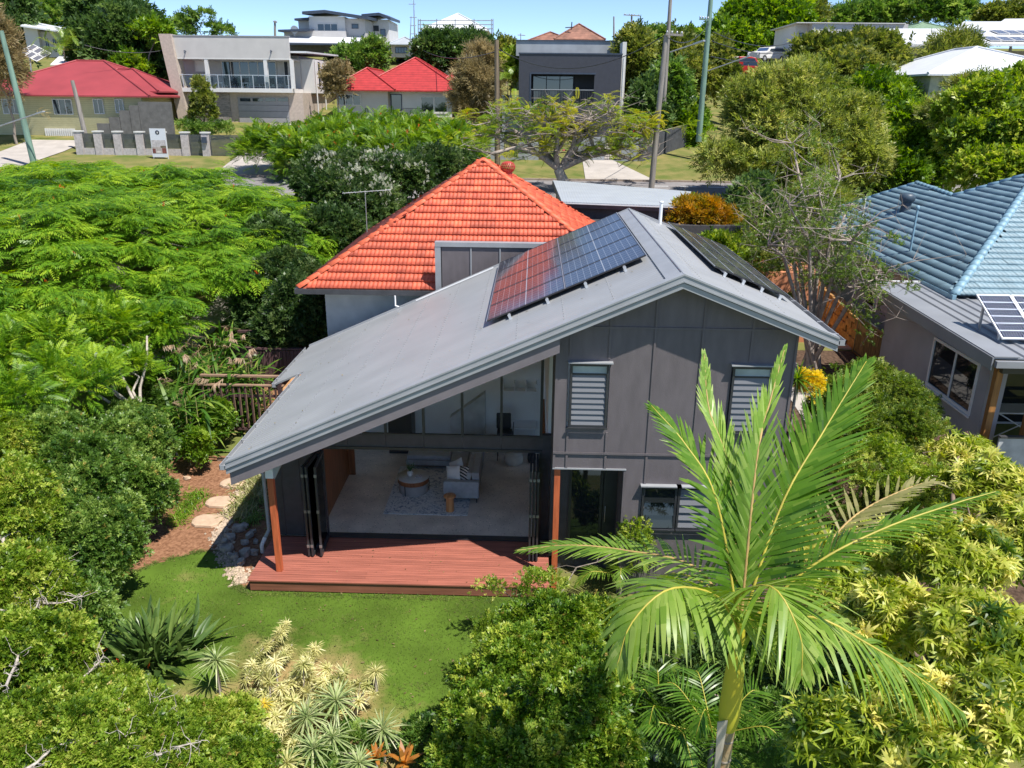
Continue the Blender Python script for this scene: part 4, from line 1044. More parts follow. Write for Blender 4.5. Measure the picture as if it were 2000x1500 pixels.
# rocks beside deck
M_rock = mat('grey_rock', (.36, .31, .27), .85, var=.3, scale=5, bump=.6, bscale=14)
rk = [(466, 1036, .22), (452, 1052, .2), (447, 1075, .24), (455, 1092, .2), (480, 1085, .22), (497, 1082, .17), (488, 1048, .16), (478, 1062, .15), (470, 1100, .16), (500, 1060, .12), (440, 1060, .14), (494, 1040, .12), (478, 1030, .15)]
for i, (px, py, s) in enumerate(rk):
    p = at(px, py, z=-.30); lb = ['upper', 'small', 'large pale', 'flat', 'broad', 'deck side', 'narrow', 'central', 'lower', 'little', 'outer', 'pipe side', 'topmost'][i]
    s *= .72; blob(p, s, s*.75, s*.9, M_rock, 'rock', f'{lb} grey rock in the soil bed left of the deck', 'rock', 'grey rocks edging the deck', n=7, sq=2.2, jit=.25, rz=random.random()*3, rough_=.22)
for i, (px, py, s, nm) in enumerate(((366, 936, .12, 'white rock at the edge of the bark path under the hedge'), (548-80, 890, .10, 'small pale rock at the foot of the path border'))):
    p = at(px, py, z=-.30); blob(p, s, s*.7, s*.6, M_step, 'rock', nm, 'rock', n=7, jit=.2, rough_=.2)
def peb(name, pts, n, m, s0=.03):
    V = []; F = []; T = []
    P = np.array([at(a, b_, z=-.30)[:2] for a, b_ in pts]); seg = []
    for i in range(n):
        k = random.randrange(len(P)-1); t = random.random(); w_ = rng.normal(0, .11)
        p = P[k]*(1-t)+P[k+1]*t; d = P[k+1]-P[k]; d /= np.linalg.norm(d); x, y = p+np.array((-d[1], d[0]))*w_
        s = random.uniform(.6, 1.5)*s0; a = random.random()*3; b = len(V); c_, s_ = math.cos(a)*s, math.sin(a)*s
        V += [(x+c_*1.3, y+s_*1.3, -.3), (x-s_, y+c_, -.3), (x-c_*1.3, y-s_*1.3, -.3), (x+s_, y-c_, -.3), (x, y, -.3+s*1.1)]
        F += [(b, b+1, b+4), (b+1, b+2, b+4), (b+2, b+3, b+4), (b+3, b, b+4)]; T += [random.random()]*4
    o = link(name, mesh_np(name, np.array(V), np.array(F), T), m); tag(o, kind='stuff', label='pale pebbles scattered between the lawn and the rocks', cat='pebbles')
peb('pebbles', [(500, 905), (470, 960), (440, 1010), (428, 1045), (438, 1085), (462, 1115), (474, 1140)], 1700, mat('pebble', (.40, .31, .23), .8, var=.2, scale=20, tint=.35))
tag(MB().bar(at(425, 897, z=-.27), at(470, 900, z=-.27), .08, .1).build('timber_edging', mat('weathered_timber', (.22, .17, .13), .8, var=.2, scale=5)), 'weathered timber sleeper across the bark path', 'sleeper')

# gates and fences left of the house
M_dstain = mat('dark_stained_timber', (.085, .045, .045), .7, var=.2, scale=4, obj=.2, stretch=(3, 3, .5))
M_rail = mat('pale_timber_rail', (.27, .17, .11), .7, var=.2, scale=4, stretch=(.5, 3, 3))
fy = 23.0
g = thing('picket_gate', 'dark timber picket gate with pale rails beside the roof corner', 'gate', (-8.6, fy, 0))
for k in range(14):
    x = -10.2+k*.19; MB().box(x, x+.05, fy, fy+.03, .22, 1.62).build('picket', M_dstain, g); MB().box(x+.05, x+.064, fy-.004, fy+.026, .24, 1.60).build('picket', M_rail, g)
MB().box(-10.3, -7.62, fy-.03, fy+.10, 1.63, 1.67).build('rail', M_rail, g); MB().box(-10.3, -7.62, fy+.035, fy+.08, 1.25, 1.33).build('rail', M_dstain, g)
MB().box(-10.3, -7.62, fy+.22, fy+.36, 1.84, 1.89).build('rail', M_rail, g); MB().box(-7.80, -7.68, fy-.05, fy+.08, -.3, 1.95).build('post', M_dstain, g)
MB().box(-10.3, -7.62, fy+.02, fy+.12, .14, .21).build('rail', M_dstain, g)
fy2 = 26.3
g = thing('timber_fence', 'tall dark stained paling screen behind the plumed grasses', 'fence', (-8.6, fy2, 0))
for k in range(22):
    x = -10.4+k*.135; MB().box(x, x+.118, fy2, fy2+.025, .05, 1.75).build('paling', M_dstain, g)
MB().box(-10.5, -7.4, fy2-.03, fy2+.12, 1.78, 1.84).build('rail', M_dstain, g); MB().box(-10.5, -7.83, fy2+.9, fy2+1.05, 2.1, 2.18).build('rail', M_dstain, g); MB().box(-7.95, -7.83, fy2+.85, fy2+1.0, .3, 2.4).build('post', M_dstain, g)
flat('landing', [(-7.95, 23.15), (-7.2, 23.15), (-7.2, 25.6), (-7.95, 25.6)], 1.25, mat('landing_timber', (.45, .24, .11), .7, var=.15, scale=4), th=.05)
# ================================================================== ACROSS THE STREET
def nrm_(a): return a/np.linalg.norm(a)
def fx(px, py, y): p = at(px, py, y=y); return p[0], p[2]
def face_box(root, name, m, px0, py0, px1, py1, y, d, bevel=0, label=None, prot=0.0):
    """box whose front face spans two pixel corners in the plane y; d = depth behind it"""
    pm = (py0+py1)/2; x0 = fx(px0, pm, y)[0]; x1 = fx(px1, pm, y)[0]; cm = (px0+px1)/2
    z1 = fx(cm, py0, y)[1]; z0 = fx(cm, py1, y)[1]
    return MB().box(x0, x1, y-prot, y-prot+d, z0, z1).build(name, m, root, bevel=bevel, label=label)
def hip(root, x0, x1, y0, y1, z, slope, m, name='roof', over=.0, th=.12):
    hx, hy = (x1-x0)/2, (y1-y0)/2; r = min(hx, hy); zr_ = z+r*slope
    if hx > hy: a, b_ = (x0+r, y0+r, zr_), (x1-r, y0+r, zr_)
    else: a, b_ = (x0+r, y0+r, zr_), (x0+r, y1-r, zr_)
    V = [(x0, y0, z), (x1, y0, z), (x1, y1, z), (x0, y1, z), a, b_]+[(x0, y0, z-th), (x1, y0, z-th), (x1, y1, z-th), (x0, y1, z-th)]
    F = ([(0, 1, 5, 4), (2, 3, 4, 5), (1, 2, 5), (3, 0, 4)] if hx > hy else [(0, 1, 4), (1, 2, 5, 4), (2, 3, 5), (3, 0, 4, 5)])+[(6, 9, 8, 7), (0, 6, 7, 1), (1, 7, 8, 2), (2, 8, 9, 3), (3, 9, 6, 0)]
    b = MB(); b.add(V, F); o = b.build(name, m, root)
    e = MB(); P = [np.array(v) for v in V]
    for i, j in ((0, 4), (3, 4) if hx > hy else (1, 4), (1, 5) if hx > hy else (2, 5), (2, 5) if hx > hy else (3, 5), (4, 5)):
        if np.linalg.norm(P[i]-P[j]) > .2: e.tube([P[i]+(0, 0, .03), P[j]+(0, 0, .03)], .09, 6)
    e.build('ridge_cap', m, o)
    return o
def bands(name, col, col2, ws, axis='Z', **k):
    if name in MATS: return MATS[name]
    m = mat(name, col, **k); t, b = nodes_of(m); L = t.links
    src = b.inputs['Base Color'].links[0].from_socket
    tc = [n for n in t.nodes if n.type == 'TEX_COORD'][0]
    wv = _n(t, 'ShaderNodeTexWave', bands_direction=axis, wave_profile='SAW'); wv.inputs['Scale'].default_value = ws; wv.inputs['Distortion'].default_value = 0.0
    L.new(tc.outputs['Object'], wv.inputs['Vector'])
    r = _n(t, 'ShaderNodeValToRGB'); r.color_ramp.elements[0].position = .0; r.color_ramp.elements[0].color = (*col2, 1); r.color_ramp.elements[1].position = .22; r.color_ramp.elements[1].color = (1, 1, 1, 1)
    L.new(wv.outputs[0], r.inputs[0])
    mx = _n(t, 'ShaderNodeMixRGB', blend_type='MULTIPLY'); mx.inputs[0].default_value = 1; L.new(src, mx.inputs[1]); L.new(r.outputs[0], mx.inputs[2]); L.new(mx.outputs[0], b.inputs['Base Color'])
    bp = _n(t, 'ShaderNodeBump'); bp.inputs['Strength'].default_value = .6; bp.inputs['Distance'].default_value = .05
    L.new(wv.outputs[0], bp.inputs['Height']); L.new(bp.outputs[0], b.inputs['Normal']); return m
M_wht = mat('white_wall', (.62, .61, .59), .8, var=.03, scale=1)
M_off = mat('offwhite_wall', (.50, .48, .46), .8, var=.04, scale=1)
M_beige = mat('beige_brick', (.46, .38, .32), .85, var=.08, scale=5)
M_wroof = mat('white_steel_roof', (.66, .67, .69), .4, var=.03, scale=1); corrugate(M_wroof, 1.2, 'X', .25)
M_navy = mat('dark_fascia', (.04, .055, .085), .5)
M_cream = bands('cream_weatherboard', (.50, .46, .27), (.55, .52, .45), 2.0, rough=.75, var=.05, scale=1.5)
M_rsheet = mat('red_painted_roof', (.30, .045, .052), .6, var=.08, scale=.6)
M_rtile = bands('red_roof_tile', (.42, .04, .038), (.35, .3, .3), 1.45, rough=.45, var=.10, scale=2)
M_btile = bands('brown_roof_tile', (.26, .12, .08), (.4, .4, .4), 1.6, rough=.7, var=.25, scale=1.5)
M_black = bands('charcoal_cladding', (.065, .066, .082), (.8, .8, .8), 3.0, 'X', rough=.6, var=.05)
M_fgrey = mat('fence_render', (.30, .32, .34), .85, var=.08, scale=1)
M_pillar = mat('light_block', (.44, .40, .39), .9, var=.12, scale=6, bump=.4, bscale=12)
M_slat = mat('fence_slat', (.06, .068, .065), .6, obj=.1)
M_sliding = glassmat('tinted_glass', refl=.45, dark=(.02, .03, .04))
M_brail = mat('balustrade_glass', (.35, .38, .40), .1, spec=.8)

def win(root, px0, py0, px1, py1, y, n=1, m=None, frame=None, w_=.07):
    pm = (py0+py1)/2; x0 = fx(px0, pm, y)[0]; x1 = fx(px1, pm, y)[0]; cm = (px0+px1)/2; z1 = fx(cm, py0, y)[1]; z0 = fx(cm, py1, y)[1]
    b = MB(); b.box(x0, x1, y-.07, y-.005, z0, z0+w_); b.box(x0, x1, y-.07, y-.005, z1-w_, z1)
    for k in range(n+1):
        x = x0+(x1-x0-w_)*k/n; b.box(x, x+w_, y-.07, y-.005, z0+w_, z1-w_)
    f = b.build('window', frame or M_wht, root)
    for k in range(n):
        a = x0+(x1-x0-w_)*k/n+w_; c = x0+(x1-x0-w_)*(k+1)/n; MB().box(a, c, y-.045, y-.03, z0+w_, z1-w_).build('pane', m or M_sliding, f)
    return f

# ---- cream weatherboard house, far left
Y = 72.0
h = thing('weatherboard_house', 'cream weatherboard house with plain red roof at the far left across the street', 'house', (-42, 76, 6))
xa = fx(-60, 200, Y)[0]; xb = fx(277, 200, Y)[0]; ze = fx(150, 186, Y)[1]
MB().box(xa, xb, Y, Y+13, 4, ze).build('wall', M_cream, h)
hip(h, xa-.6, fx(292, 186, Y-.6)[0], Y-.6, Y+13.6, ze, .42, M_rsheet)
hip(h, xb-8, xb+.9, Y+1.5, Y+9, ze+.4, .5, M_rsheet)
for p in ((5, 193, 40, 223, 3), (104, 193, 142, 224, 3), (183, 193, 203, 223, 2), (225, 193, 242, 221, 2)): win(h, *p[:4], Y, p[4])
face_box(h, 'garage_door', M_wht, 92, 251, 150, 291, Y, .1, prot=.11)
for k in range(14): face_box(h, 'gate_picket', M_wht, 93+k*4.1, 251, 95+k*4.1, 293, Y, .05, prot=.2)
sw_ = thing('boundary_wall', 'stepped dark grey boundary wall between the cream house and the white house', 'wall', (-33, 74, 6))
for (a, t_, c, bt) in ((192, 241, 216, 262), (216, 229, 237, 262), (237, 216, 257, 262), (257, 206, 275, 262), (275, 199, 338, 262)):
    face_box(sw_, 'wall_panel', mat('dark_render', (.13, .125, .12), .85), a, t_, c-.15, bt+24, 70.8, .25)
an2 = thing('solar_array', 'square tilted frame of six solar panels above the cream house roof', 'solar panels', at(62, 100, y=84))
c0 = at(35, 102, y=84); uu = at(73, 121, y=84)-c0; vv = at(50, 80, y=86)-c0; lu, lv = np.linalg.norm(uu), np.linalg.norm(vv); uu /= lu; vv = vv-uu*(vv@uu); vv /= np.linalg.norm(vv); nn = np.cross(uu, vv)
M_pvg = pvmat('grey_cells', 6, 6, cell=(.10, .10, .12), line=(.3, .3, .32))
for i in range(3):
    for j in range(2): panel('solar_panel', an2, c0+uu*i*lu/3+vv*j*lv/2, uu, vv, nn, lu/3-.05, lv/2-.05, M_pvg, M_wht, th=.06, fw=.08)
MB().tube([c0+uu*lu/2-(0, 0, 3), c0+uu*lu/2+vv*.3], .08, 6).build('leg', M_galv, an2)
# ---- hillside white house, far left
Y = 98.0
h = thing('hillside_house', 'low white house with pale roof among the trees at the far left', 'house', at(100, 110, y=Y))
face_box(h, 'wall', M_wht, 50, 52, 76, 102, Y, 6); face_box(h, 'wall', M_off, 76, 62, 165, 112, Y+.5, 6)
P = [at(40, 52, y=Y-1), at(165, 70, y=Y-1), at(165, 64, y=Y+8), at(60, 44, y=Y+8)]
MB().prism(P, (0, 0, .15)).build('roof', M_wroof, h)
for q_ in ((90, 75, 95, 95), (104, 76, 109, 88), (112, 77, 120, 95)): win(h, *q_, Y+.5, 1, frame=M_navy)
for k in range(2): panel('solar_panel', h, at(128+k*18, 86, y=94), (1, 0, 0), np.array((0, .5, .866)), np.array((0, -.866, .5)), 1.0, .9, M_pvb, M_wht, th=.05, fw=.05)
b = MB(); b.prism([at(98, 128, y=88), at(190, 130, y=88), at(170, 116, y=94), at(115, 112, y=94)], (0, 0, .1)); b.box(fx(104, 130, 89)[0], fx(180, 130, 89)[0], 89, 93, fx(140, 146, 89)[1], fx(140, 130, 89)[1])
tag(b.build('shed', M_wht), 'small white roofed shed above the red roof of the cream house', 'shed')

# ---- modern two storey house
Y = 78.0
h = thing('modern_house', 'pale two storey house with wide balcony and flat parapet above a double garage', 'house', at(470, 240, y=Y))
x0 = fx(330, 150, Y)[0]; x1 = fx(568, 150, Y)[0]; zt = fx(450, 71, Y)[1]; zb = fx(450, 113, Y)[1]; zs = fx(450, 172, Y)[1]; zs2 = fx(450, 180, Y)[1]; zg = fx(450, 242, Y)[1]-.6
MB().box(x0+.2, x1, Y, Y+.4, zb, zt).build('parapet', M_off, h)
MB().box(x0+.1, x1+.05, Y-.05, Y+.6, zt, zt+.08).build('parapet_capping', M_trim, h)
MB().box(x0, x1, Y, Y+3.6, zb-.12, zb).build('balcony_ceiling', M_wht, h)
MB().box(x0, x1, Y+3.4, Y+3.6, zs, zb-.12).build('wall', M_off, h)
MB().box(x0, x1+.1, Y-.3, Y+3.4, zs2, zs).build('balcony_slab', M_wht, h)
MB().box(x0, x1+.8, Y+.6, Y+16, zg, zs2).build('wall', M_beige, h)
MB().box(x1-.2, x1+1.2, Y+3.6, Y+18, zs2, zb+.1).build('wall', M_wht, h)
MB().box(x0, x1-.2, Y+3.6, Y+18, zs2, zb+.4).build('wall', M_off, h)
b = MB(); b.prism([(x0, Y+.6, zb+.5), (x1+1.4, Y+.6, zb+.5), (x1+1.4, Y+18, zb+.9), (x0, Y+18, zb+.9)], (0, 0, .15)); b.build('roof', M_wroof, h)
pT, pB = at(322, 66, y=Y-.4), at(362, 240, y=Y-.4)
b = MB(); b.prism([(pT[0]-.6, Y-.4, pT[2]), (pT[0]+.5, Y-.4, pT[2]), (pB[0]+.4, Y-.4, zg), (pB[0]-.5, Y-.4, zg)], (0, 1.6, 0)); b.build('fin_wall', M_beige, h)
for px in (404, 519, 570): xx = fx(px, 140, Y)[0]; MB().box(xx-.16, xx+.16, Y+.02, Y+.3, zs, zb-.12).build('column', M_wht, h)
for k in range(11):
    xx = x0+.3+(x1-x0-.5)*k/10; MB().box(xx-.03, xx+.03, Y-.25, Y-.2, zs, zs+1.1).build('baluster', M_alu, h)
    if k < 10: MB().box(xx+.05, xx+(x1-x0-.5)/10-.05, Y-.235, Y-.22, zs+.1, zs+1.02).build('glass_panel', glassmat('rail_glass', (.75, .8, .82), .25), h)
MB().box(x0+.3, x1, Y-.26, Y-.19, zs+1.1, zs+1.15).build('rail', M_alu, h)
win(h, 434, 119, 541, 170, Y+3.35, 6, w_=.09); win(h, 380, 117, 401, 141, Y+3.35, 1, m=M_intw); win(h, 555, 119, 565, 168, Y+3.35, 1)
gd = face_box(h, 'garage_door', mat('garage_grey', (.30, .29, .29), .6, var=.03), 467, 190, 565, 242, Y+.6, .1, prot=.12)
for k in range(4): face_box(gd, 'pane', M_sliding, 470+k*24.5, 192, 490+k*24.5, 198, Y+.6, .02, prot=.15)
for k in range(3): face_box(gd, 'groove', mat('groove', (.12, .12, .12), .8), 467, 205+k*12, 565, 205.7+k*12, Y+.6, .01, prot=.135)
face_box(h, 'stone_panel', mat('stacked_stone', (.28, .25, .23), .9, var=.3, scale=3, stretch=(1, 1, 6), bump=.8, bscale=12), 426, 183, 451, 240, Y+.6, .1, prot=.13)
for k, yy in enumerate((Y+5, Y+8.3, Y+11.5, Y+14.5)):
    f = MB().box(x1+1.2, x1+1.26, yy, yy+.9, zs+.2, zs+2.6).build('window', M_wht, h); MB().box(x1+1.261, x1+1.28, yy+.1, yy+.8, zs+.3, zs+2.5).build('pane', M_sliding, f)
for yy in (Y+4, Y+7.2): MB().tube([(x1+1.3, yy, zg+.5), (x1+1.3, yy, zb)], .07, 6).build('downpipe', M_wht, h)
for px in (362, 530): p = at(px, 100, y=Y-.1); MB().tube([p+(0, .1, 0), p+(0, -.25, .05), p+(0, -.25, -.2)], .05, 6).build('wall_lamp', M_navy, h)
# balcony furniture
for i, px in enumerate((408, 430, 455, 480, 508, 546)):
    p = at(px, 168, y=Y+1.4); c = thing('balcony_chair' if i % 2 == 0 else 'balcony_table', f'{["dark chair left of the first column","pale table by the first column","dark chair before the sliding doors","pale table in the middle of the balcony","dark chair right of the balcony table","dark lounge chair at the balcony end"][i]} of the pale two storey house', 'chair' if i % 2 == 0 or i == 5 else 'table', (p[0], p[1], zs))
    mm = M_navy if i % 2 == 0 or i == 5 else M_alu; X, Yy = p[0], p[1]
    MB().box(X-.35, X+.35, Yy-.3, Yy+.3, zs+.42, zs+.5).build('seat' if mm is M_navy else 'table_top', mm, c)
    if mm is M_navy: MB().box(X-.35, X+.35, Yy+.24, Yy+.3, zs+.5, zs+1.0).build('backrest', mm, c)
    for sx_ in (-.3, .3):
        for sy_ in (-.25, .25): MB().box(X+sx_-.03, X+sx_+.03, Yy+sy_-.03, Yy+sy_+.03, zs+.002, zs+.42).build('leg', mm, c)

# ---- street fence of the modern house
Y = 65.0
fc = thing('street_fence', 'block pillared street fence with dark horizontal slats before the pale two storey house', 'fence', at(280, 310, y=Y))
zb0 = float(gz(-30, Y))-.15; PX = [155, 193, 231, 274, 316, 362, 402]
zt = fx(270, 259, Y)[1]; X = [fx(p, 284, Y)[0] for p in PX]; zsl = zt-.1
for i, x in enumerate(X):
    pi = MB().box(x-.28, x+.28, Y-.1, Y+.42, zb0, zt).build('pillar', M_pillar, fc); MB().box(x-.33, x+.33, Y-.15, Y+.47, zt+.001, zt+.1).build('capstone', M_wht, pi)
for i in range(len(X)-1):
    a, c = X[i]+.29, X[i+1]-.29
    if i < 5: MB().box(a, c, Y, Y+.3, zb0, zb0+.65).build('base_wall', M_pillar, fc)
    lo = zb0+.68 if i < 5 else zb0+.1; n_ = 13 if i < 5 else 17
    for k in range(n_): z = lo+(zsl-lo)*k/n_; MB().box(a, c, Y+.12, Y+.15, z, z+(zsl-lo)/n_*.9).build('slat', M_slat, fc)
a, c = X[-1]+.29, fx(500, 284, Y)[0]
for k in range(18): z = zb0+.12+(zsl-zb0-.12)*k/18; MB().box(a, c, Y+.12, Y+.15, z, z+(zsl-zb0)/18*.72).build('slat', M_slat, fc)
MB().box(c, c+.5, Y-.1, Y+.4, zb0, zt).build('pillar', M_pillar, fc)
mb = MB().box(X[-1]-.18, X[-1]+.18, Y-.3, Y-.101, zb0+1.15, zb0+1.6); tag(mb.build('letterbox', M_navy), 'dark blue letterbox fixed to the pillar beside the slatted gate', 'letterbox')
# sign board: white board with a dark round emblem and a printed room picture
sg = thing('sale_sign', 'white upright sign board with dark round emblem on the verge before the fence', 'sign', at(308, 312, y=63.6))
YS = 63.6; sx0, sx1 = fx(295, 281, YS)[0], fx(325, 281, YS)[0]; sz1 = fx(308, 251, YS)[1]; sz0 = fx(308, 307, YS)[1]
MB().box(sx0, sx1, YS, YS+.05, sz0, sz1).build('board', mat('sign_white', (.60, .62, .66), .5, var=.01), sg)
for x in (sx0, sx1-.08): MB().box(x, x+.08, YS+.051, YS+.13, float(gz(x, YS))-.1, sz1).build('leg', M_wht, sg)
H_ = sz1-sz0; W_ = sx1-sx0; cx_, cz_ = (sx0+sx1)/2, sz1-H_*.135
b = MB(); b.prism([(cx_+.16*math.cos(a_), YS-.012, cz_+.16*math.sin(a_)) for a_ in np.linspace(0, 2*PI, 24, endpoint=False)], (0, .011, 0)); b.build('emblem', mat('emblem_navy', (.012, .018, .04), .5), sg)
b = MB(); b.prism([(cx_+.065*math.cos(a_)+.005, YS-.018, cz_+.065*math.sin(a_)) for a_ in np.linspace(.4, 2*PI+.4, 8, endpoint=False)], (0, .005, 0)); b.box(cx_-.03, cx_+.0, YS-.018, YS-.0125, cz_-.13, cz_+.02); b.build('emblem_centre', M_wht, sg)
def pic(a, c, e, f, col, nm): MB().box(sx0+W_*a, sx0+W_*c, YS-.008, YS-.001, sz0+H_*e, sz0+H_*f).build('printed_picture', mat(nm, col, .6, var=.15, scale=6), sg)
pic(.04, .96, .36, .60, (.45, .42, .42), 'print_wall'); pic(.04, .96, .13, .359, (.38, .33, .31), 'print_floor')
def pic2(a, c, e, f, col, nm, p=.012): MB().box(sx0+W_*a, sx0+W_*c, YS-p, YS-.0085, sz0+H_*e, sz0+H_*f).build('printed_picture', mat(nm, col, .6, var=.2, scale=9), sg)
pic2(.05, .25, .14, .30, (.16, .05, .04), 'print_sofa'); pic2(.68, .95, .14, .32, (.20, .06, .045), 'print_chair'); pic2(.60, .95, .33, .40, (.12, .10, .06), 'print_plant'); pic2(.3, .6, .15, .22, (.55, .5, .46), 'print_rug')

# ---- red tiled cottage
Y = 80.0
h = thing('red_tiled_cottage', 'white cottage with bright red tiled hip roof between the pale house and the dark house', 'house', at(770, 215, y=Y))
ze = fx(770, 176, Y)[1]
def hx(a, c, apx, apy, yd, z=ze, y=Y):
    x0, x1 = fx(a, 176, y)[0], fx(c, 176, y)[0]; hy = (x1-x0)/2; ap = at(apx, apy, y=y+min(hy, yd/2)); s = (ap[2]-z)/min(hy, yd/2); return hip(h, x0, x1, y, y+yd, z, s, M_rtile)
hx(690, 905, 800, 113, 13, y=Y+1.2); hx(640, 772, 706, 133, 14, y=Y); hx(835, 925, 868, 144, 8, y=Y+4)
xa, xb = fx(658, 200, Y+.8)[0], fx(880, 200, Y+.8)[0]
MB().box(xa, fx(755, 200, Y)[0], Y+.8, Y+12, ze-5, ze-.1).build('wall', M_off, h); MB().box(fx(755, 200, Y)[0], xb, Y+1.9, Y+12, ze-5, ze-.1).build('wall', M_wht, h)
win(h, 659, 183, 705, 206, Y+.8, 3); win(h, 820, 186, 876, 222, Y+1.9, 2, w_=.18); win(h, 763, 184, 785, 216, Y+1.9, 1, frame=M_navy)
for k in range(22): face_box(h, 'baluster', M_dark, 787+k*2.0, 212, 787.6+k*2.0, 224, Y+.3, .03)
MB().box(fx(786, 212, Y+.3)[0], fx(832, 212, Y+.3)[0], Y+.28, Y+.36, fx(800, 212, Y+.3)[1], fx(800, 211, Y+.3)[1]).build('rail', M_dark, h)

# ---- dark three storey house
Y = 72.0
h = thing('dark_townhouse', 'tall charcoal box house with recessed balcony behind the spreading bare tree', 'house', at(1110, 290, y=Y))
x0, x1 = fx(1013, 190, Y)[0], fx(1211, 190, Y)[0]; zt = fx(1110, 106, Y)[1]; zg = float(gz(5, Y))-.3
ox0, ox1 = fx(1037, 175, Y)[0], fx(1160, 175, Y)[0]; oz1 = fx(1100, 145, Y)[1]; oz0 = fx(1100, 206, Y)[1]; gx0, gx1 = fx(1076, 260, Y)[0], fx(1150, 260, Y)[0]; gzt = fx(1110, 236, Y)[1]
for (a, c, e, f) in ((x0, ox0, zg, zt), (ox1, x1, zg, zt), (ox0, ox1, oz1, zt), (ox0, ox1, gzt, oz0), (ox0, gx0, zg, gzt), (gx1, ox1, zg, gzt)):
    if c > a: MB().box(a, c, Y, Y+.4, e, f).build('wall', M_black, h)
MB().box(x0, x1, Y+3.8, Y+14, zg, zt-.2).build('wall', M_black, h)
b = MB(); b.box(x0, x0+.3, Y+.4, Y+3.8, zg, zt-.1); b.box(x1-.3, x1, Y+.4, Y+3.8, zg, zt-.1); b.box(x0+.3, x1-.3, Y+.4, Y+3.8, oz0-.3, oz0-.05); b.box(x0, x1, Y+.4, Y+14, zt-.1, zt); b.build('side_wall', M_black, h)
MB().box(x0-.05, x1+.05, Y-.06, Y+.5, zt+.001, zt+.1).build('parapet_capping', M_navy, h)
b = MB(); b.box(ox0-.1, ox1+.1, Y-.04, Y-.001, oz1, oz1+.12); b.box(ox0-.12, ox0, Y-.04, Y-.001, oz0, oz1); b.build('opening_trim', M_navy, h)
win(h, 1040, 147, 1120, 204, Y+3.75, 3, frame=M_navy); 
MB().box(ox0, ox1, Y+.02, Y+.1, oz0+1.22, oz0+1.28).build('rail', M_fgrey, h)
for k in range(36): x = ox0+(ox1-ox0)*(k+.5)/36; MB().box(x-.025, x+.025, Y+.04, Y+.08, oz0+.02, oz0+1.22).build('baluster', M_dark, h)
face_box(h, 'upper_wall', M_fgrey, 1008, 80, 1213, 110, Y+4, 6); face_box(h, 'parapet_capping', M_navy, 1008, 78.5, 1213, 80, Y+4, 6, prot=.1)
MB().box(x1+.02, x1+.35, Y+.2, Y+14, zg, zt+1).build('white_side_wall', M_wht, h)
MB().tube([(x1+.15, Y-.05, zg), (x1+.15, Y-.05, zt-.3)], .09, 8).build('downpipe', M_wht, h)
xl = fx(980, 200, Y)[0]; MB().box(xl, x0-.02, Y+1, Y+3, zg+1, fx(990, 207, Y)[1]).build('terrace_wall', M_fgrey, h)
MB().box(xl, x0-.02, Y+1, Y+1.05, fx(990, 207, Y)[1], fx(990, 185, Y)[1]).build('glass_panel', glassmat('rail_glass'), h)
h2 = thing('brown_roofed_house', 'brown tiled roof showing above the charcoal box house', 'house', at(1110, 78, y=95))
xa, xb = fx(1030, 76, 95)[0], fx(1180, 76, 95)[0]; ze2 = fx(1110, 79, 95)[1]; hip(h2, fx(1082, 76, 93)[0], xb, 93, 93+9, ze2, .62, M_btile); hip(h2, xa, fx(1120, 76, 96)[0], 96, 104, ze2, .42, M_btile); MB().box(xa+.4, xb-.4, 97, 101, ze2-5, ze2-.1).build('wall', M_off, h2)
# front fence of the dark house
Y = 65.0
fc = thing('rendered_fence', 'grey rendered front fence with dark bar panels before the charcoal house', 'fence', at(1100, 320, y=Y))
z0 = float(gz(3, Y))-.3; zt = fx(1100, 268, Y)[1]
for (a, c, py) in ((958, 976, 262), (1012, 1052, 278), (1118, 1150, 268), (1150, 1181, 268), (1214, 1247, 268), (976, 984, 262)):
    MB().box(fx(a, 295, Y)[0], fx(c, 295, Y)[0], Y, Y+.25, z0-.3, fx(a, py, Y)[1]).build('wall_panel', M_fgrey, fc)
MB().box(fx(958, 295, Y)[0], fx(1052, 295, Y)[0], Y+.02, Y+.2, z0-.3, fx(1000, 308, Y)[1]).build('base_wall', M_fgrey, fc)
for (a, c) in ((985, 1012), (1053, 1072), (1181, 1214)):
    A, C = fx(a, 290, Y)[0], fx(c, 290, Y)[0]; n_ = int((C-A)/.13)
    for k in range(n_): MB().box(A+k*.13, A+k*.13+.035, Y+.08, Y+.12, z0+.2, zt-.1).build('bar', M_dark, fc)
    MB().box(A, C, Y+.07, Y+.13, zt-.1, zt-.04).build('rail', M_dark, fc)
MB().box(fx(1181, 295, Y)[0], fx(1214, 295, Y)[0], Y+.02, Y+.2, z0-.3, z0+.35).build('base_wall', M_fgrey, fc)
fc2 = thing('paling_fence', 'dark board fence running uphill right of the grey rendered fence', 'fence', at(1290, 300, y=68))
for k in range(26):
    t = k/25; x = lerp(fx(1248, 300, 65)[0], fx(1332, 290, 71)[0], t); y = lerp(65, 71, t); MB().box(x, x+.38, y, y+.04, float(gz(x, y))-.1, float(gz(x, y))+1.75).build('paling', mat('dark_board', (.10, .105, .115), .8, obj=.12), fc2)
tag(MB().lathe(at(1101, 302, y=68.5)-(0, 0, .35), [(.18, 0), (.2, .3), (.16, .55), (.1, .75), (0, .8)], 10).build('hydrant', M_vent), 'small red hydrant standing on the driveway behind the spreading tree', 'hydrant')

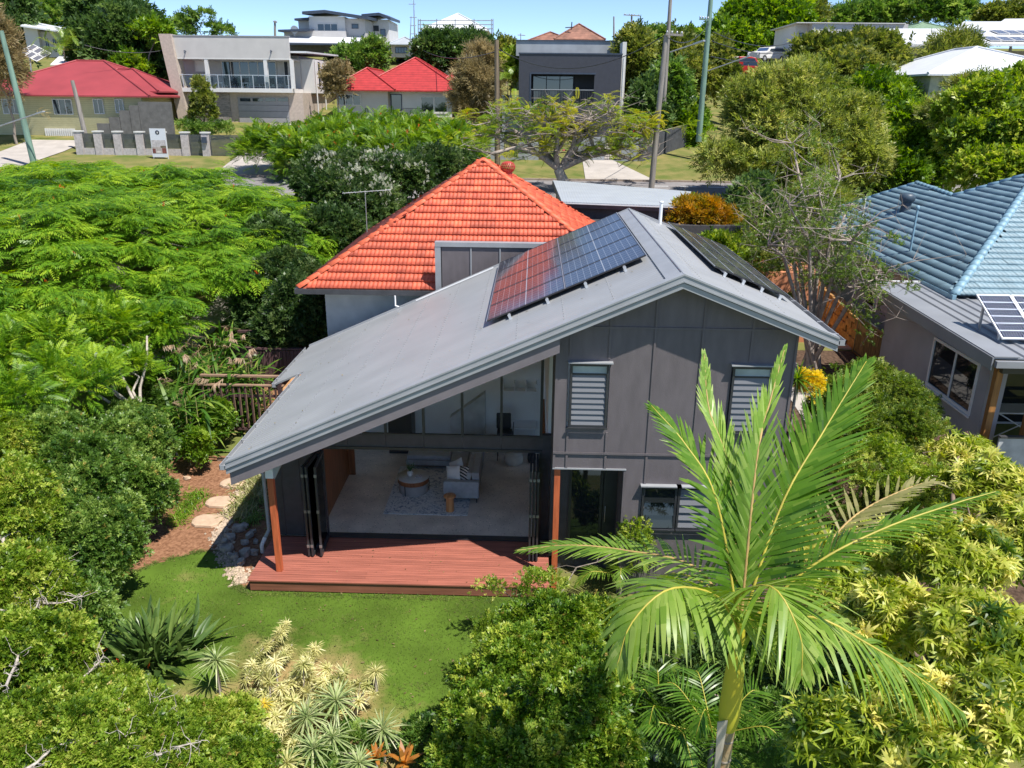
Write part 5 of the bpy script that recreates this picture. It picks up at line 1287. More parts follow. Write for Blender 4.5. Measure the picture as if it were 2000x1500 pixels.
# ---- large white house on the hill
Y = 112.0
h = thing('hilltop_house', 'large white modern house with dark roof edges on the hill above the pale house', 'house', at(650, 100, y=Y))
face_box(h, 'wall', M_wht, 604, 32, 674, 76, Y, 10); face_box(h, 'wall', M_off, 674, 36, 714, 104, Y+.4, 10); face_box(h, 'wall', M_wht, 714, 38, 760, 104, Y+6, 8)
face_box(h, 'wall', M_off, 556, 60, 676, 104, Y-.6, 10); face_box(h, 'wall', M_wht, 583, 40, 605, 62, Y+1.2, 8)
def slabq(pts, m, nm, t_=.35): MB().prism([at(*p_) for p_ in [] ] or pts, (0, 0, t_)).build(nm, m, h)
def ytop(px, py, y): return at(px, py, y=y)
slabq([ytop(590, 28, Y-1), ytop(634, 25, Y-1), ytop(634, 25, Y-1)+(0, 10, .5), ytop(590, 28, Y-1)+(0, 10, .5)], M_navy, 'roof')
slabq([ytop(634, 25, Y-1), ytop(718, 38, Y-1), ytop(718, 38, Y-1)+(0, 10, .5), ytop(634, 25, Y-1)+(0, 10, .5)], M_navy, 'roof')
slabq([ytop(706, 33, Y+5), ytop(740, 30, Y+5), ytop(740, 30, Y+5)+(0, 8, .3), ytop(706, 33, Y+5)+(0, 8, .3)], M_navy, 'roof')
slabq([ytop(740, 30, Y+5), ytop(763, 40, Y+5), ytop(763, 40, Y+5)+(0, 8, .3), ytop(740, 30, Y+5)+(0, 8, .3)], M_navy, 'roof')
slabq([ytop(543, 62, Y-2), ytop(606, 60, Y-2), ytop(606, 60, Y-2)+(0, 10, .3), ytop(543, 62, Y-2)+(0, 10, .3)], M_navy, 'roof', .25)
slabq([ytop(575, 40, Y), ytop(604, 38, Y), ytop(604, 38, Y)+(0, 8, .3), ytop(575, 40, Y)+(0, 8, .3)], M_navy, 'roof', .25)
b = MB(); b.prism([ytop(552, 84, Y-4), ytop(692, 87, Y-4), ytop(714, 74, Y+.3), ytop(560, 72, Y-.7)], (0, 0, .12)); b.build('verandah_roof', M_wroof, h)
b = MB(); b.box(*[fx(552, 85, Y-4)[0], fx(692, 87, Y-4)[0]], Y-4.1, Y-4, fx(620, 87, Y-4)[1]-.05, fx(620, 86, Y-4)[1]+.1); b.build('fascia', M_navy, h)
face_box(h, 'verandah_shade_sheet', mat('verandah_shade', (.10, .10, .11), .8), 556, 87, 688, 104, Y-.62, .1)  # dark sheet over the wall: shade under the verandah roof put in as colour
win(h, 620, 46, 660, 64, Y, 3, frame=M_wht); win(h, 687, 47, 700, 56, Y+.4, 1, frame=M_navy); win(h, 725, 50, 740, 61, Y+6, 1, frame=M_navy); win(h, 743, 57, 753, 70, Y+6, 1, frame=M_navy); win(h, 677, 92, 690, 104, Y+.4, 1, frame=M_navy)
b = MB(); pp = at(575, 58, y=Y-1.5); b.lathe(pp-(0, 0, .8), [(.05, 0), (.05, .6)], 6); b.tube([pp-(0, .05, 0), pp+(0, .1, 0)], [.5, .5], 12); b.build('dish', M_galv, h)
h = thing('small_grey_house', 'small pale house with grey roof right of the big white hill house', 'house', at(790, 100, y=118))
face_box(h, 'wall', M_off, 764, 86, 812, 112, 118, 8); hip(h, fx(758, 84, 117)[0], fx(815, 84, 117)[0], 117, 127, fx(790, 86, 117)[1], .5, M_grf); win(h, 772, 92, 795, 104, 118, 4, frame=M_navy)
# ---- house with scaffold
Y = 104.0
h = thing('scaffolded_house', 'white hip roofed house wrapped in scaffolding on the hill', 'house', at(890, 78, y=Y))
ze3 = fx(890, 58, Y)[1]; hip(h, fx(823, 58, Y)[0], fx(955, 58, Y)[0], Y, Y+12, ze3, .52, M_wroof); MB().box(fx(834, 60, Y)[0], fx(945, 60, Y)[0], Y+1, Y+10, ze3-6, ze3-.1).build('wall', M_off, h)
face_box(h, 'window_band', mat('dark_opening', (.03, .025, .02), .6), 848, 61, 928, 72, Y+1, .05, prot=.06)
panel('solar_panel', h, at(874, 50, y=Y+1.6), (1, 0, 0), np.array((0, .887, .461)), np.array((0, -.461, .887)), 2.0, 1.9, M_pvb, M_navy); 
scf = thing('scaffold', 'thin metal scaffold frame around the white hip roofed house', 'scaffold', at(820, 85, y=Y-1))
for px in (817, 821, 853, 889, 926, 960, 963):
    a, c = at(px, 37, y=Y-1), at(px, 100, y=Y-1); MB().tube([c, a], .06, 5).build('upright', M_galv, scf)
for py in (40, 48, 56, 73, 79):
    MB().tube([at(817, py, y=Y-1), at(963, py, y=Y-1)], .05, 5).build('ledger', M_galv, scf)
# ---- right hand hill houses
Y = 92.0
h = thing('grey_block_house', 'pale flat roofed block house behind the trees at the upper right', 'house', at(1650, 90, y=Y))
face_box(h, 'wall', M_off, 1582, 46, 1768, 130, Y, 10); face_box(h, 'wall', M_wht, 1552, 48, 1582, 110, Y+1.5, 8); face_box(h, 'parapet_capping', M_wht, 1555, 44.5, 1768, 46, Y, 10, prot=.2)
win(h, 1596, 64, 1640, 82, Y, 2, frame=M_navy); win(h, 1658, 64, 1694, 82, Y, 2, frame=M_navy); win(h, 1560, 64, 1568, 84, Y+1.5, 1, frame=M_navy)
h = thing('green_roofed_house', 'long pale green roof glimpsed beyond the white roofs', 'house', at(1810, 55, y=110)); hip(h, fx(1770, 58, 106)[0], fx(1880, 58, 106)[0], 106, 118, fx(1820, 60, 106)[1], .35, mat('green_roof', (.18, .27, .17), .6)); MB().box(fx(1774, 60, 108)[0], fx(1872, 60, 108)[0], 108, 116, 8, fx(1820, 60, 106)[1]-.1).build('wall', M_off, h)
Y = 78.0
h = thing('white_roofed_house', 'wide house with white hip roofs and grey walls at the upper right', 'house', at(1850, 120, y=Y))
ze4 = fx(1800, 91, Y)[1]; xa = fx(1722, 90, Y)[0]
MB().box(xa+.5, fx(1815, 90, Y)[0], Y+.6, Y+10, 3, ze4-.1).build('wall', mat('taupe_wall', (.28, .25, .24), .8), h)

def sheet(*q_): MB().prism([at(a_, c_, y=y_) for a_, c_, y_ in q_], (0, 0, .2)).build('roof', M_wroof, h)
sheet((1733, 91, Y), (1814, 91, Y), (1852, 60, Y+9), (1720, 60, Y+9)); sheet((1812, 91, Y+.1), (1900, 88, Y+.1), (1968, 46, Y+13), (1882, 46, Y+13))
sheet((1893, 89, Y-3), (2080, 92, Y-3), (2080, 40, Y+9), (1962, 41, Y+9))
MB().box(fx(1820, 100, Y+1.6)[0], fx(2060, 100, Y)[0], Y+1.6, Y+17, 3, ze4-.2).build('wall', mat('taupe_wall', (.28, .25, .24), .8), h)
face_box(h, 'shutter', bands('shutter_grey', (.34, .33, .31), (.5, .5, .5), 3, rough=.7), 1757, 98, 1792, 125, Y+.6, .1, prot=.12)
for p in ((1908, 98, 1922, 112), (1932, 98, 1945, 108)): win(h, *p, Y+1.6, 1, frame=M_wht)
sr = thing('solar_array', 'rows of blue solar panels on the white hip roof at the upper right', 'solar panels', at(1960, 70, y=Y))
A_, B_2, C_2 = at(1893, 89, y=Y-3), at(2080, 92, y=Y-3), at(1962, 41, y=Y+9)
nn = np.cross(B_2-A_, C_2-A_); nn /= np.linalg.norm(nn); uu = nrm_(B_2-A_); vv = np.cross(nn, uu)
for (px, py, n_) in ((1934, 79, 5), (1950, 66, 4)):
    O = atp(px, py, A_+nn*.3, nn)
    for k in range(n_): panel('solar_panel', sr, O+uu*k*1.12, uu, vv, nn, 1.05, 1.75, M_pvb, M_wht, th=.05, fw=.05)
A_, B_2, C_2 = at(1812, 91, y=Y+.1), at(1900, 88, y=Y+.1), at(1882, 46, y=Y+13)
nn = np.cross(B_2-A_, C_2-A_); nn /= np.linalg.norm(nn); uu = nrm_(B_2-A_); vv = np.cross(nn, uu)
panel('solar_panel', sr, atp(1902, 66, A_+nn*.3, nn), uu, vv, nn, 1.7, 2.4, M_pvb, M_wht, th=.05, fw=.05)
Y = 58.0
h = thing('cream_cottage', 'cream cottage with white hip roof half hidden by the right hand trees', 'house', at(1900, 190, y=Y))
ze5 = fx(1850, 144, Y)[1]; hip(h, fx(1812, 144, Y)[0], fx(2160, 144, Y)[0], Y, Y+15, ze5, .34, M_wroof); MB().box(fx(1826, 160, Y)[0], fx(2050, 160, Y)[0], Y+.7, Y+8.5, 3, ze5-.1).build('wall', mat('cream_wall', (.52, .50, .38), .8), h)
win(h, 1836, 156, 1866, 182, Y+.7, 3)
h = thing('dark_carport', 'dark open carport with crumpled white roof sheet beside the cream cottage', 'carport', at(1790, 160, y=64))
P = [at(1760, 150, y=62), at(1812, 148, y=62), at(1808, 136, y=67), at(1775, 137, y=67)]; MB().prism(P, (0, 0, .12)).build('roof', M_wroof, h)
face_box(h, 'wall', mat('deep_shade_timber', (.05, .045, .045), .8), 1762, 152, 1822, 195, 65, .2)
for px in (1764, 1790, 1818): face_box(h, 'post', M_off, px, 152, px+1.6, 196, 62.2, .12)

# ---- vehicles
def car_like(root, x, y, z, L, Wd, Hh, m, rz=0.0, kind='suv'):
    """side profile extruded across the width, with cabin glass, wheels (tyre, rim) and lamps; local axes then placed"""
    c, s = math.cos(rz), math.sin(rz)
    def T(p): return (x+p[0]*c-p[1]*s, y+p[0]*s+p[1]*c, z+p[2])
    prof = [(-L/2, .35), (-L/2, .95), (-L/2+.25, 1.05), (-L*.22, 1.08), (-L*.12, Hh-.08), (L*.06, Hh), (L*.36, Hh-.05), (L*.47, 1.15), (L/2, 1.0), (L/2, .4)] if kind == 'suv' else \
           [(-L/2, .4), (-L/2, 1.0), (-L*.30, 1.1), (-L*.2, Hh-.1), (-L*.12, Hh), (L*.08, Hh), (L*.12, 1.1), (L/2, 1.1), (L/2, .45)]
    V = []; n = len(prof)
    for sgn in (-1, 1):
        for px_, pz in prof:
            w_ = Wd/2*(1 if pz < 1.12 else .84); V.append(T((px_, sgn*w_, pz)))
    F = [(i, (i+1) % n, n+(i+1) % n, n+i) for i in range(n)]+[tuple(range(n))[::-1], tuple(range(n, 2*n))]
    b = MB(); b.add(V, F); b.build('body', m, root, bevel=.04)
    gp = prof[3:8] if kind == 'suv' else prof[2:7]
    zl_ = 1.14; top = [p_ for p_ in gp]
    for sgn in (-1, 1):
        a0, a1 = gp[0][0]+.25, gp[-1][0]-.12; q_ = [(a0, zl_), (a1, zl_), (gp[-2][0]-.08, Hh-.14), (gp[1][0]+.15, Hh-.16)]
        b = MB(); P = [T((u_, sgn*(Wd/2*(.99 if w_ < 1.2 else .85)+.012), w_)) for u_, w_ in q_]; b.add(P if sgn < 0 else P[::-1], [(0, 1, 2, 3)]); b.build('side_window', M_sliding, root)
    for (i, j, nm) in ((3, 4, 'windscreen'), (6, 7, 'rear_window')) if kind == 'suv' else ((2, 3, 'windscreen'),):
        p, q_ = np.array(prof[i]), np.array(prof[j]); p2, q2 = p+(q_-p)*.15, p+(q_-p)*.88; off = np.array((0, .0)); nrm = np.array((-(q_-p)[1], (q_-p)[0])); nrm = nrm/np.linalg.norm(nrm)*.015; nrm = nrm if nrm[1] > 0 else -nrm
        b = MB(); b.add([T((p2[0]+nrm[0], -Wd*.40, p2[1]+nrm[1])), T((p2[0]+nrm[0], Wd*.40, p2[1]+nrm[1])), T((q2[0]+nrm[0], Wd*.38, q2[1]+nrm[1])), T((q2[0]+nrm[0], -Wd*.38, q2[1]+nrm[1]))], [(0, 1, 2, 3)]); b.build(nm, M_sliding, root)
    for wx in (-L*.32, L*.31):
        for sgn in (-1, 1):
            a, e = T((wx, sgn*(Wd/2-.2), .34)), T((wx, sgn*(Wd/2+.02), .34)); ty = MB().tube([a, e], .34, 14).build('wheel', M_dark, root)
            e2 = T((wx, sgn*(Wd/2+.035), .34)); MB().tube([e, e2], .2, 10).build('rim', M_alu, ty)
    for sgn in (-1, 1):
        b = MB(); p = T((-L/2-.02, sgn*Wd*.36, .8)); b.box(p[0]-.12, p[0]+.12, p[1]-.05, p[1]+.05, p[2]-.07, p[2]+.07); b.build('headlight', M_wht, root)
M_carb = mat('blue_car_paint', (.012, .02, .06), .2, var=.02, spec=.8)
p = at(1868, 372, y=47.5); p = np.array((p[0], 47.5, float(gz(p[0], 47.5))))
c_ = thing('parked_car', 'dark blue car parked under the trees behind the blue tiled roof', 'car', p); car_like(c_, p[0], p[1], p[2], 4.7, 1.85, 1.65, M_carb, .15)
gp_ = ground_at(1425, 160); p = at(1425, 152, y=88); p[2] = float(gz(p[0], 88))
zc = at(1425, 152, y=88)[2]
c_ = thing('red_truck', 'red utility truck loaded with pale sacks far up the side road', 'truck', (p[0], 88, zc))
car_like(c_, p[0]+1.0, 88, zc, 6.0, 2.0, 2.0, mat('red_paint', (.42, .015, .012), .4), PI+.1, 'ute')
MB().box(p[0]-2.6, p[0]+1.0, 87.0, 89.0, zc+1.15, zc+1.55).build('tray_side', mat('red_paint', (.42, .015, .012), .4), c_)
tag(MB().box(fx(1446, 145, 88.5)[0], fx(1458, 145, 88.5)[0], 88.6, 90, zc+.3, at(1450, 131, y=88.5)[2]).build('bin', mat('teal_paint', (.05, .35, .33), .5), loc=None), 'tall teal crate standing beside the red truck', 'crate')
for i in range(6):
    q_ = (p[0]-2.3+i*.55, 88+random.uniform(-.4, .4), zc+1.56); blob(q_, .33, .4, .45, [M_wht, M_cush, M_beige][i % 3], 'sack', None, None, n=8, jit=.2); 
for i, o in enumerate([o for o in bpy.data.objects if o.name.startswith('sack')]): tag(o, ['first', 'second', 'third', 'fourth', 'fifth', 'last'][i]+' pale sack from the tray end of the red truck', 'sack', 'sacks on the red truck')
p = at(1497, 122, y=96); c_ = thing('parked_car', 'white car with raised tail at the top of the side road', 'car', p); car_like(c_, p[0], 96, p[2], 4.4, 1.8, 1.6, M_wht, .6)

# ---- poles, lamps and wires
M_polew = mat('weathered_pole', (.26, .235, .21), .85, var=.2, scale=3, stretch=(4, 4, .3))
M_poleg = mat('green_pole', (.17, .27, .21), .75, var=.15, scale=2, stretch=(3, 3, .3))
def pole(label, b0, t0, y, m, r=.16, cross=None, lamp=None):
    B = at(*b0, y=y); T_ = at(*t0, y=y); t_ = thing('power_pole', label, 'power pole', B)
    MB().tube([B-(0, 0, .8), lerp(B, T_, .5), T_], [r*1.15, r, r*.8], 10).build('pole', m, t_)
    for (px0, py0, px1, py1) in cross or []:
        a, c = at(px0, py0, y=y-.2), at(px1, py1, y=y-.2); MB().bar(a, c, .12, .12).build('crossarm', m, t_)
        for s in (.08, .35, .65, .92): MB().lathe(lerp(a, c, s)+(0, 0, .06), [(.04, 0), (.07, .06), (.05, .14), (0, .16)], 8).build('insulator', M_galv, t_)
    if lamp:
        a, c = at(lamp[0], lamp[1], y=y), at(lamp[2], lamp[3], y=y-1.2); c2 = c+(c-a)/np.linalg.norm(c-a)*.7
        MB().tube([a, c], .045, 6).build('lamp_arm', M_galv, t_); MB().bar(c, c2, .22, .09).build('lamp_head', M_galv, t_)
    return t_, T_
pole('leaning green power pole at the far left edge with a lamp arm', (62, 296), (2, 60), 60, M_poleg, .2, lamp=(0, 246, 72, 222))
pole('short weathered pole before the cream house', (166, 256), (141, 157), 66, M_polew, .17)
pole('brown timber pole left of the charcoal house', (972, 310), (970, 78), 62, mat('brown_pole', (.20, .15, .10), .9, var=.2, scale=3, stretch=(4, 4, .3)), .2)
_, PT1 = pole('grey timber pole standing in front of the verge right of the spreading tree', (1272, 362), (1301, 68), 53, M_polew, .17, cross=[(1300, 67, 1334, 69)], lamp=(1309, 102, 1356, 86))
_, PT2 = pole('tall thin grey pole behind the front grey pole', (1298, 178), (1312, -40), 70, M_polew, .16)
_, PT3 = pole('tall green power pole at the corner of the side road', (1366, 256), (1392, -40), 66, M_poleg, .2, cross=[(1366, 37, 1384, 39)], lamp=(1381, 139, 1446, 116))
pole('distant pole with single crossbar above the brown tiled roof', (1231, 110), (1234, 28), 120, M_polew, .14, cross=[(1218, 29, 1250, 31)])
pole('distant bare pole left of the crossbar pole', (1199, 90), (1199, 32), 118, M_polew, .12)
pole('distant stub pole on the skyline left of the white hill house', (537, 75), (537, 40), 125, M_polew, .16, cross=[(534, 43, 541, 44)])
ms = thing('radio_mast', 'tall thin lattice mast rising beside the scaffold on the hill', 'mast', at(812, 100, y=100))
MB().tube([at(811, 110, y=100), at(808, 0, y=100)], [.12, .05], 6).build('pole', M_galv, ms)
for (a, c_, e) in ((798, 812, 8), (800, 814, 34), (801, 813, 50), (802, 814, 66)): MB().tube([at(a, e, y=100), at(c_, e, y=100)], .04, 5).build('crossbar', M_galv, ms)
MB().tube([at(800, 108, y=101), at(803, 32, y=101)], [.08, .04], 5).build('stay', M_galv, ms)
an = thing('tv_aerial', 'thin television aerial left of the brown tiled roof', 'aerial', at(1020, 78, y=76)); MB().tube([at(1017, 80, y=76), at(1017, 65, y=76)], .04, 5).build('mast', M_galv, an); MB().tube([at(1011, 68, y=76), at(1026, 69, y=76)], .04, 5).build('antenna', M_galv, an)
an = thing('tv_aerial', 'dark television aerial on the brown tiled roof ridge', 'aerial', at(1115, 55, y=94)); MB().tube([at(1116, 58, y=94), at(1117, 43, y=94)], .06, 5).build('mast', M_dark, an); MB().tube([at(1104, 54, y=94), at(1120, 53, y=94)], .05, 5).build('antenna', M_dark, an)
def wire(A, B, sag, label):
    P = [lerp(np.array(A), np.array(B), t)-(0, 0, sag*4*t*(1-t)) for t in np.linspace(0, 1, 14)]
    tag(MB().tube(P, .03, 4, cap=False).build('power_line', M_dark), label, 'power line')
for i, (a, c, s) in enumerate(((at(1392, 62, y=66), at(1560, 78, y=95), .8), (at(1390, 80, y=66), at(1560, 98, y=95), .6), (at(1388, 110, y=66), at(1550, 110, y=95), .5), (at(1300, 70, y=53), at(1386, 45, y=66), .8), (at(165, 88, y=75), at(320, 98, y=78), .4), (at(970, 100, y=62), at(815, 92, y=98), .8), (at(972, 95, y=62), at(1300, 68, y=53), 1.6))):
    wire(a, c, s, ['upper wire from the green corner pole to the block house', 'middle wire from the green corner pole to the block house', 'lowest wire from the green corner pole to the trees', 'wire between the front grey pole and the green corner pole', 'thin wire crossing the dark tree left of the pale house', 'wire from the brown timber pole towards the mast', 'wire between the brown timber pole and the front grey pole'][i])
# ================================================================== VEGETATION
def nrm(a): return a/np.maximum(np.linalg.norm(a, axis=-1, keepdims=True), 1e-9)
def leaf_quad(base, d, nv, L, W, fold=.25, droop=.0):
    """diamond leaf: base, right, tip, left"""
    d = nrm(np.array(d, float)); s = nrm(np.cross(d, nv)); n = np.cross(s, d); b = np.array(base, float)
    return [b, b+d*L*.45+s*W/2+n*fold*W, b+d*L-n*droop*L, b+d*L*.45-s*W/2+n*fold*W]
def t_sprig(n=7, L=.5, W=.26, seed=0, spread=1.0):
    r = np.random.default_rng(seed); V = []
    for i in range(n):
        t = (i+.5)/n; a = i*2.4+r.normal(0, .3); b = np.array((0, t*.75, 0))
        d = np.array((math.cos(a)*spread, .55+.4*t, math.sin(a)*.45*spread+.15)); V += leaf_quad(b, d, (math.sin(a)*.3, 0, 1), L*r.uniform(.8, 1.15), W*r.uniform(.85, 1.1), .2, .12)
    return np.array(V), np.arange(len(V)).reshape(-1, 4)
def t_frond(pairs=9, L=.34, W=.075, seed=0, droop=.28):
    r = np.random.default_rng(seed); V = []; F = []
    for i in range(pairs):
        t = (i+.6)/pairs; y = t; z = .10*math.sin(t*PI*.6)-droop*t*t; l = L*math.sin(PI*(.18+.74*t))**.7
        for s in (-1, 1):
            d = np.array((s*1.0, .75+.4*t, -.10-r.uniform(0, .25))); b = np.array((0, y, z)); d = nrm(d); c = nrm(np.cross(d, (0, 0, 1.)))
            e = b+d*l; mid = b+d*l*.55+np.array((0, 0, .02)); k = len(V)
            V += [b, mid+c*W/2, e+np.array((0, 0, -.04)), mid-c*W/2]; F.append((k, k+1, k+2, k+3))
    k = len(V); V += [np.array(q) for q in ((-.008, 0, 0), (.008, 0, 0), (.004, .98, -droop*.95+.03), (-.004, .98, -droop*.95+.03))]; F.append((k, k+1, k+2, k+3))
    return np.array(V), np.array(F)
def strap(base, d, L, W, droop, seg=3, fold=0.0, up=(0, 0, 1)):
    """arching strap leaf as seg quads"""
    d = nrm(np.array(d, float)); s = np.cross(d, up); s = nrm(s) if np.linalg.norm(s) > 1e-3 else np.array((1., 0, 0)); V = []; F = []
    p = np.array(base, float); w_ = [.6, 1, .8, .5, .05] if seg == 4 else [.65, 1, .7, .05] if seg == 3 else [.8, 1, .05]
    for i in range(seg+1):
        t = i/seg; q = p+d*L*t+np.array((0, 0, -1.))*droop*L*t*t; V += [q-s*W/2*w_[i], q+s*W/2*w_[i]]
    for i in range(seg): F.append((2*i, 2*i+1, 2*i+3, 2*i+2))
    return V, F
def t_multi(items):
    V = []; F = []
    for v, f in items: F += [tuple(len(V)+i for i in q) for q in f]; V += list(v)
    return np.array(V), np.array(F)
def t_whorl(n=7, L=.9, W=.2, seed=0):
    r = np.random.default_rng(seed); it = []
    for i in range(n):
        a = 2*PI*i/n+r.normal(0, .15); it.append(strap((0, 0, 0), (math.cos(a), math.sin(a), r.uniform(.0, .35)), L*r.uniform(.8, 1.1), W, r.uniform(.45, .8), 2))
    return t_multi(it)
def t_rosette(n=40, L=1., W=.06, seed=0, lo=-.3, droop=(.2, .6)):
    r = np.random.default_rng(seed); it = []
    for i in range(n):
        a = i*2.399+r.normal(0, .1); e = lerp(1.35, lo, (i/n)**.8)
        it.append(strap((0, 0, 0), (math.cos(a)*math.cos(e), math.sin(a)*math.cos(e), math.sin(e)), L*r.uniform(.8, 1.1), W, r.uniform(*droop)*(1-i/n*.3), 3))
    return t_multi(it)
TS_broad = [t_sprig(7, .5, .26, s) for s in range(4)]
TS_small = [t_sprig(9, .34, .19, s+10, 1.2) for s in range(4)]
TS_long = [t_sprig(7, .62, .15, s+20, .9) for s in range(4)]
TS_frond = [t_frond(9, seed=s, droop=.2+.08*s) for s in range(4)]
TS_whorl = [t_whorl(7, seed=s) for s in range(4)]
TS_fine = [t_sprig(11, .5, .07, s+30, .7) for s in range(4)]

def scatter(name, tm, pos, Y, Z, sc, tint, m, root, jit=.10, kind=None, label=None):
    pos = np.asarray(pos); Y = nrm(np.asarray(Y)); X = nrm(np.cross(Y, Z)); Z = np.cross(X, Y); sc = np.asarray(sc).reshape(-1, 1, 1)
    B = np.stack([X, Y, Z], 1)                      # n,3,3 rows = axes
    w_ = rng.integers(0, len(tm), len(pos)); Vs = []; Fs = []; Ts = []; off = 0
    o0 = ORG[root] if root is not None else np.zeros(3)
    for k, (TV, TF) in enumerate(tm):
        s = w_ == k; n = int(s.sum())
        if not n: continue
        V = np.einsum('vj,njk->nvk', TV, B[s])*sc[s]+pos[s][:, None, :]-o0
        F = TF[None]+(np.arange(n)*len(TV))[:, None, None]+off
        Vs.append(V.reshape(-1, 3)); Fs.append(F.reshape(-1, TF.shape[1])); off += n*len(TV)
        Ts.append((np.asarray(tint)[s][:, None]+rng.normal(0, jit, (n, len(TF)))).ravel())
    o = link(name, mesh_np(name, np.concatenate(Vs), np.concatenate(Fs), np.concatenate(Ts)), m, root)
    if kind: o['kind'] = kind
    if label: o['label'] = label
    return o
def Bp(px, py, rpx, rpz, y=None, z=None, ry=None):
    """ellipsoid lobe seen at a pixel, radii given in photograph pixels, at depth y or height z"""
    c = at(px, py, y=y) if y is not None else at(px, py, z=z)
    d = (c-CAM) @ _fw/FPX; rx = rpx*d; rz = rpz*d
    return (c[0], c[1], c[2], rx, ry if ry is not None else (rx+rz)/2, rz)
def crown_pts(blobs, ncl, per, rc, zmin=-.35, deep=.3, flat=.0, cull=.72):
    bl = np.array(blobs); w_ = bl[:, 3]*bl[:, 4]+bl[:, 3]*bl[:, 5]+bl[:, 4]*bl[:, 5]; w_ = w_/w_.sum()
    C = []; N = []
    while sum(map(len, C)) < ncl:
        k = rng.choice(len(bl), ncl*2, p=w_); d = nrm(rng.normal(size=(ncl*2, 3))); ok = d[:, 2] > zmin; k, d = k[ok], d[ok]
        p = bl[k, :3]+d*bl[k, 3:]*(1-deep*rng.random(len(k))[:, None]**1.5*1.0+.06*rng.normal(size=(len(k), 1)))
        ins = np.zeros(len(k), bool)
        for j in range(len(bl)):
            q = ((p-bl[j, :3])/bl[j, 3:]); ins |= (np.linalg.norm(q, axis=1) < cull) & (k != j)
        C.append(p[~ins]); N.append(nrm(d/bl[k, 3:])[~ins])
    C = np.concatenate(C)[:ncl]; N = np.concatenate(N)[:ncl]
    # uneven outline: whole boughs bulge or fall back, a few shoots stand proud
    R0 = bl[:, 3:].mean(); ph = rng.uniform(0, 6, 3); wl = 1.9/max(R0, .3)
    bul = np.sin(C[:, 0]*wl+ph[0])*np.sin(C[:, 1]*wl*1.2+ph[1])+.8*np.sin(C[:, 2]*wl*1.5+ph[2]+C[:, 0]*wl*.6)
    C = C+N*(bul*.10*R0+np.where(rng.random(len(C)) < .10, .16, -.02)*R0*rng.random(len(C)))[:, None]
    N = nrm(N*(1-flat)+np.array((0, 0, 1.))*(.35+flat)+rng.normal(0, .22, N.shape)); n = ncl*per
    Ni = np.repeat(N, per, 0); Ci = np.repeat(C, per, 0)
    T = rng.normal(size=(n, 3)); T = nrm(T-Ni*(T*Ni).sum(1, keepdims=True))
    rho = np.abs(rng.normal(0, 1, (n, 1)))*.65; rr_ = rc*np.repeat(rng.uniform(.5, 1.35, (ncl, 1)), per, 0)
    P = Ci+T*rho*rr_-Ni*rho**2*rr_*.45+Ni*rng.normal(0, .16, (n, 1))*rr_
    Y = nrm(T*(.4+rho)+Ni*.7+rng.normal(0, .25, (n, 3))); Z = nrm(Ni+rng.normal(0, .35, (n, 3)))
    tint = np.repeat(rng.normal(.5, .20, ncl), per)+rng.normal(0, .07, n)
    return P, Y, Z, tint, C
M_bark = mat('grey_bark', (.25, .21, .17), .9, var=.25, scale=5, bump=.6, bscale=20, stretch=(3, 3, .6))
M_barkp = mat('pale_bark', (.42, .37, .32), .9, var=.2, scale=5, bump=.4, bscale=20, stretch=(3, 3, .6))
def limb(b, A, B_, r0, r1, wob=.08, n=5, seg=6, arch=.10):
    A, B_ = np.array(A, float), np.array(B_, float); L = np.linalg.norm(B_-A); P = []
    for i in range(n+1):
        t = i/n; P.append(lerp(A, B_, t)+rng.normal(0, wob*L*math.sin(PI*t)+1e-6, 3)*np.array((1, 1, .6))+np.array((0, 0, arch*L*math.sin(PI*t))))
    b.tube(P, [lerp(r0, r1, i/n) for i in range(n+1)], seg); return P
def tree(name, label, cat, base, blobs, tm, ncl, per, rc, size, m, tr=.2, group=None, zmin=-.35, deep=.3, flat=0., bark=None, limbs=6, twigs=0, crown='crown', cull=.72, tz=None):
    bl = np.array(blobs); cx = bl[:, :3].mean(0)
    if base is None: base = (cx[0], cx[1])
    gz0 = float(gz(base[0], base[1])) if tz is None else tz
    root = thing(name, label, cat, (base[0], base[1], gz0), group)
    P, Y, Z, T, C = crown_pts(blobs, ncl, per, rc, zmin, deep, flat, cull)
    scatter(crown, tm, P, Y, Z, rng.uniform(.7, 1.35, len(P))*size, T, m, root)
    if len(P) > 20000:      # scattered yellowed and dry leaves among the green ones
        k = rng.random(len(P)) < .02
        scatter('dry_leaves', tm, P[k]+rng.normal(0, .03, (k.sum(), 3)), Y[k], Z[k], np.full(k.sum(), size*.9), T[k], L_dry, root)
    b = MB(); A = np.array((base[0], base[1], gz0-.2)); fork = lerp(A, np.array((cx[0], cx[1], cx[2])), .45); fork[2] = max(fork[2], gz0+.3)
    limb(b, A, fork, tr, tr*.75, .03, 4, 10); b.build('trunk', bark or M_bark, root)
    b = MB(); targets = [bl[i, :3] for i in range(min(len(bl), limbs))]
    for t in targets:
        Pm = limb(b, fork, t, tr*.6, tr*.18, .06, 5, 7)
        for _ in range(twigs): q = Pm[random.randrange(2, 6)]; K_ = C[rng.integers(0, len(C), 10)]; limb(b, q, K_[np.argmin(np.linalg.norm(K_-q, axis=1))], tr*.16, tr*.03, .10, 5, 5, .02)
    b.build('branches', bark or M_bark, root)
    return root, C
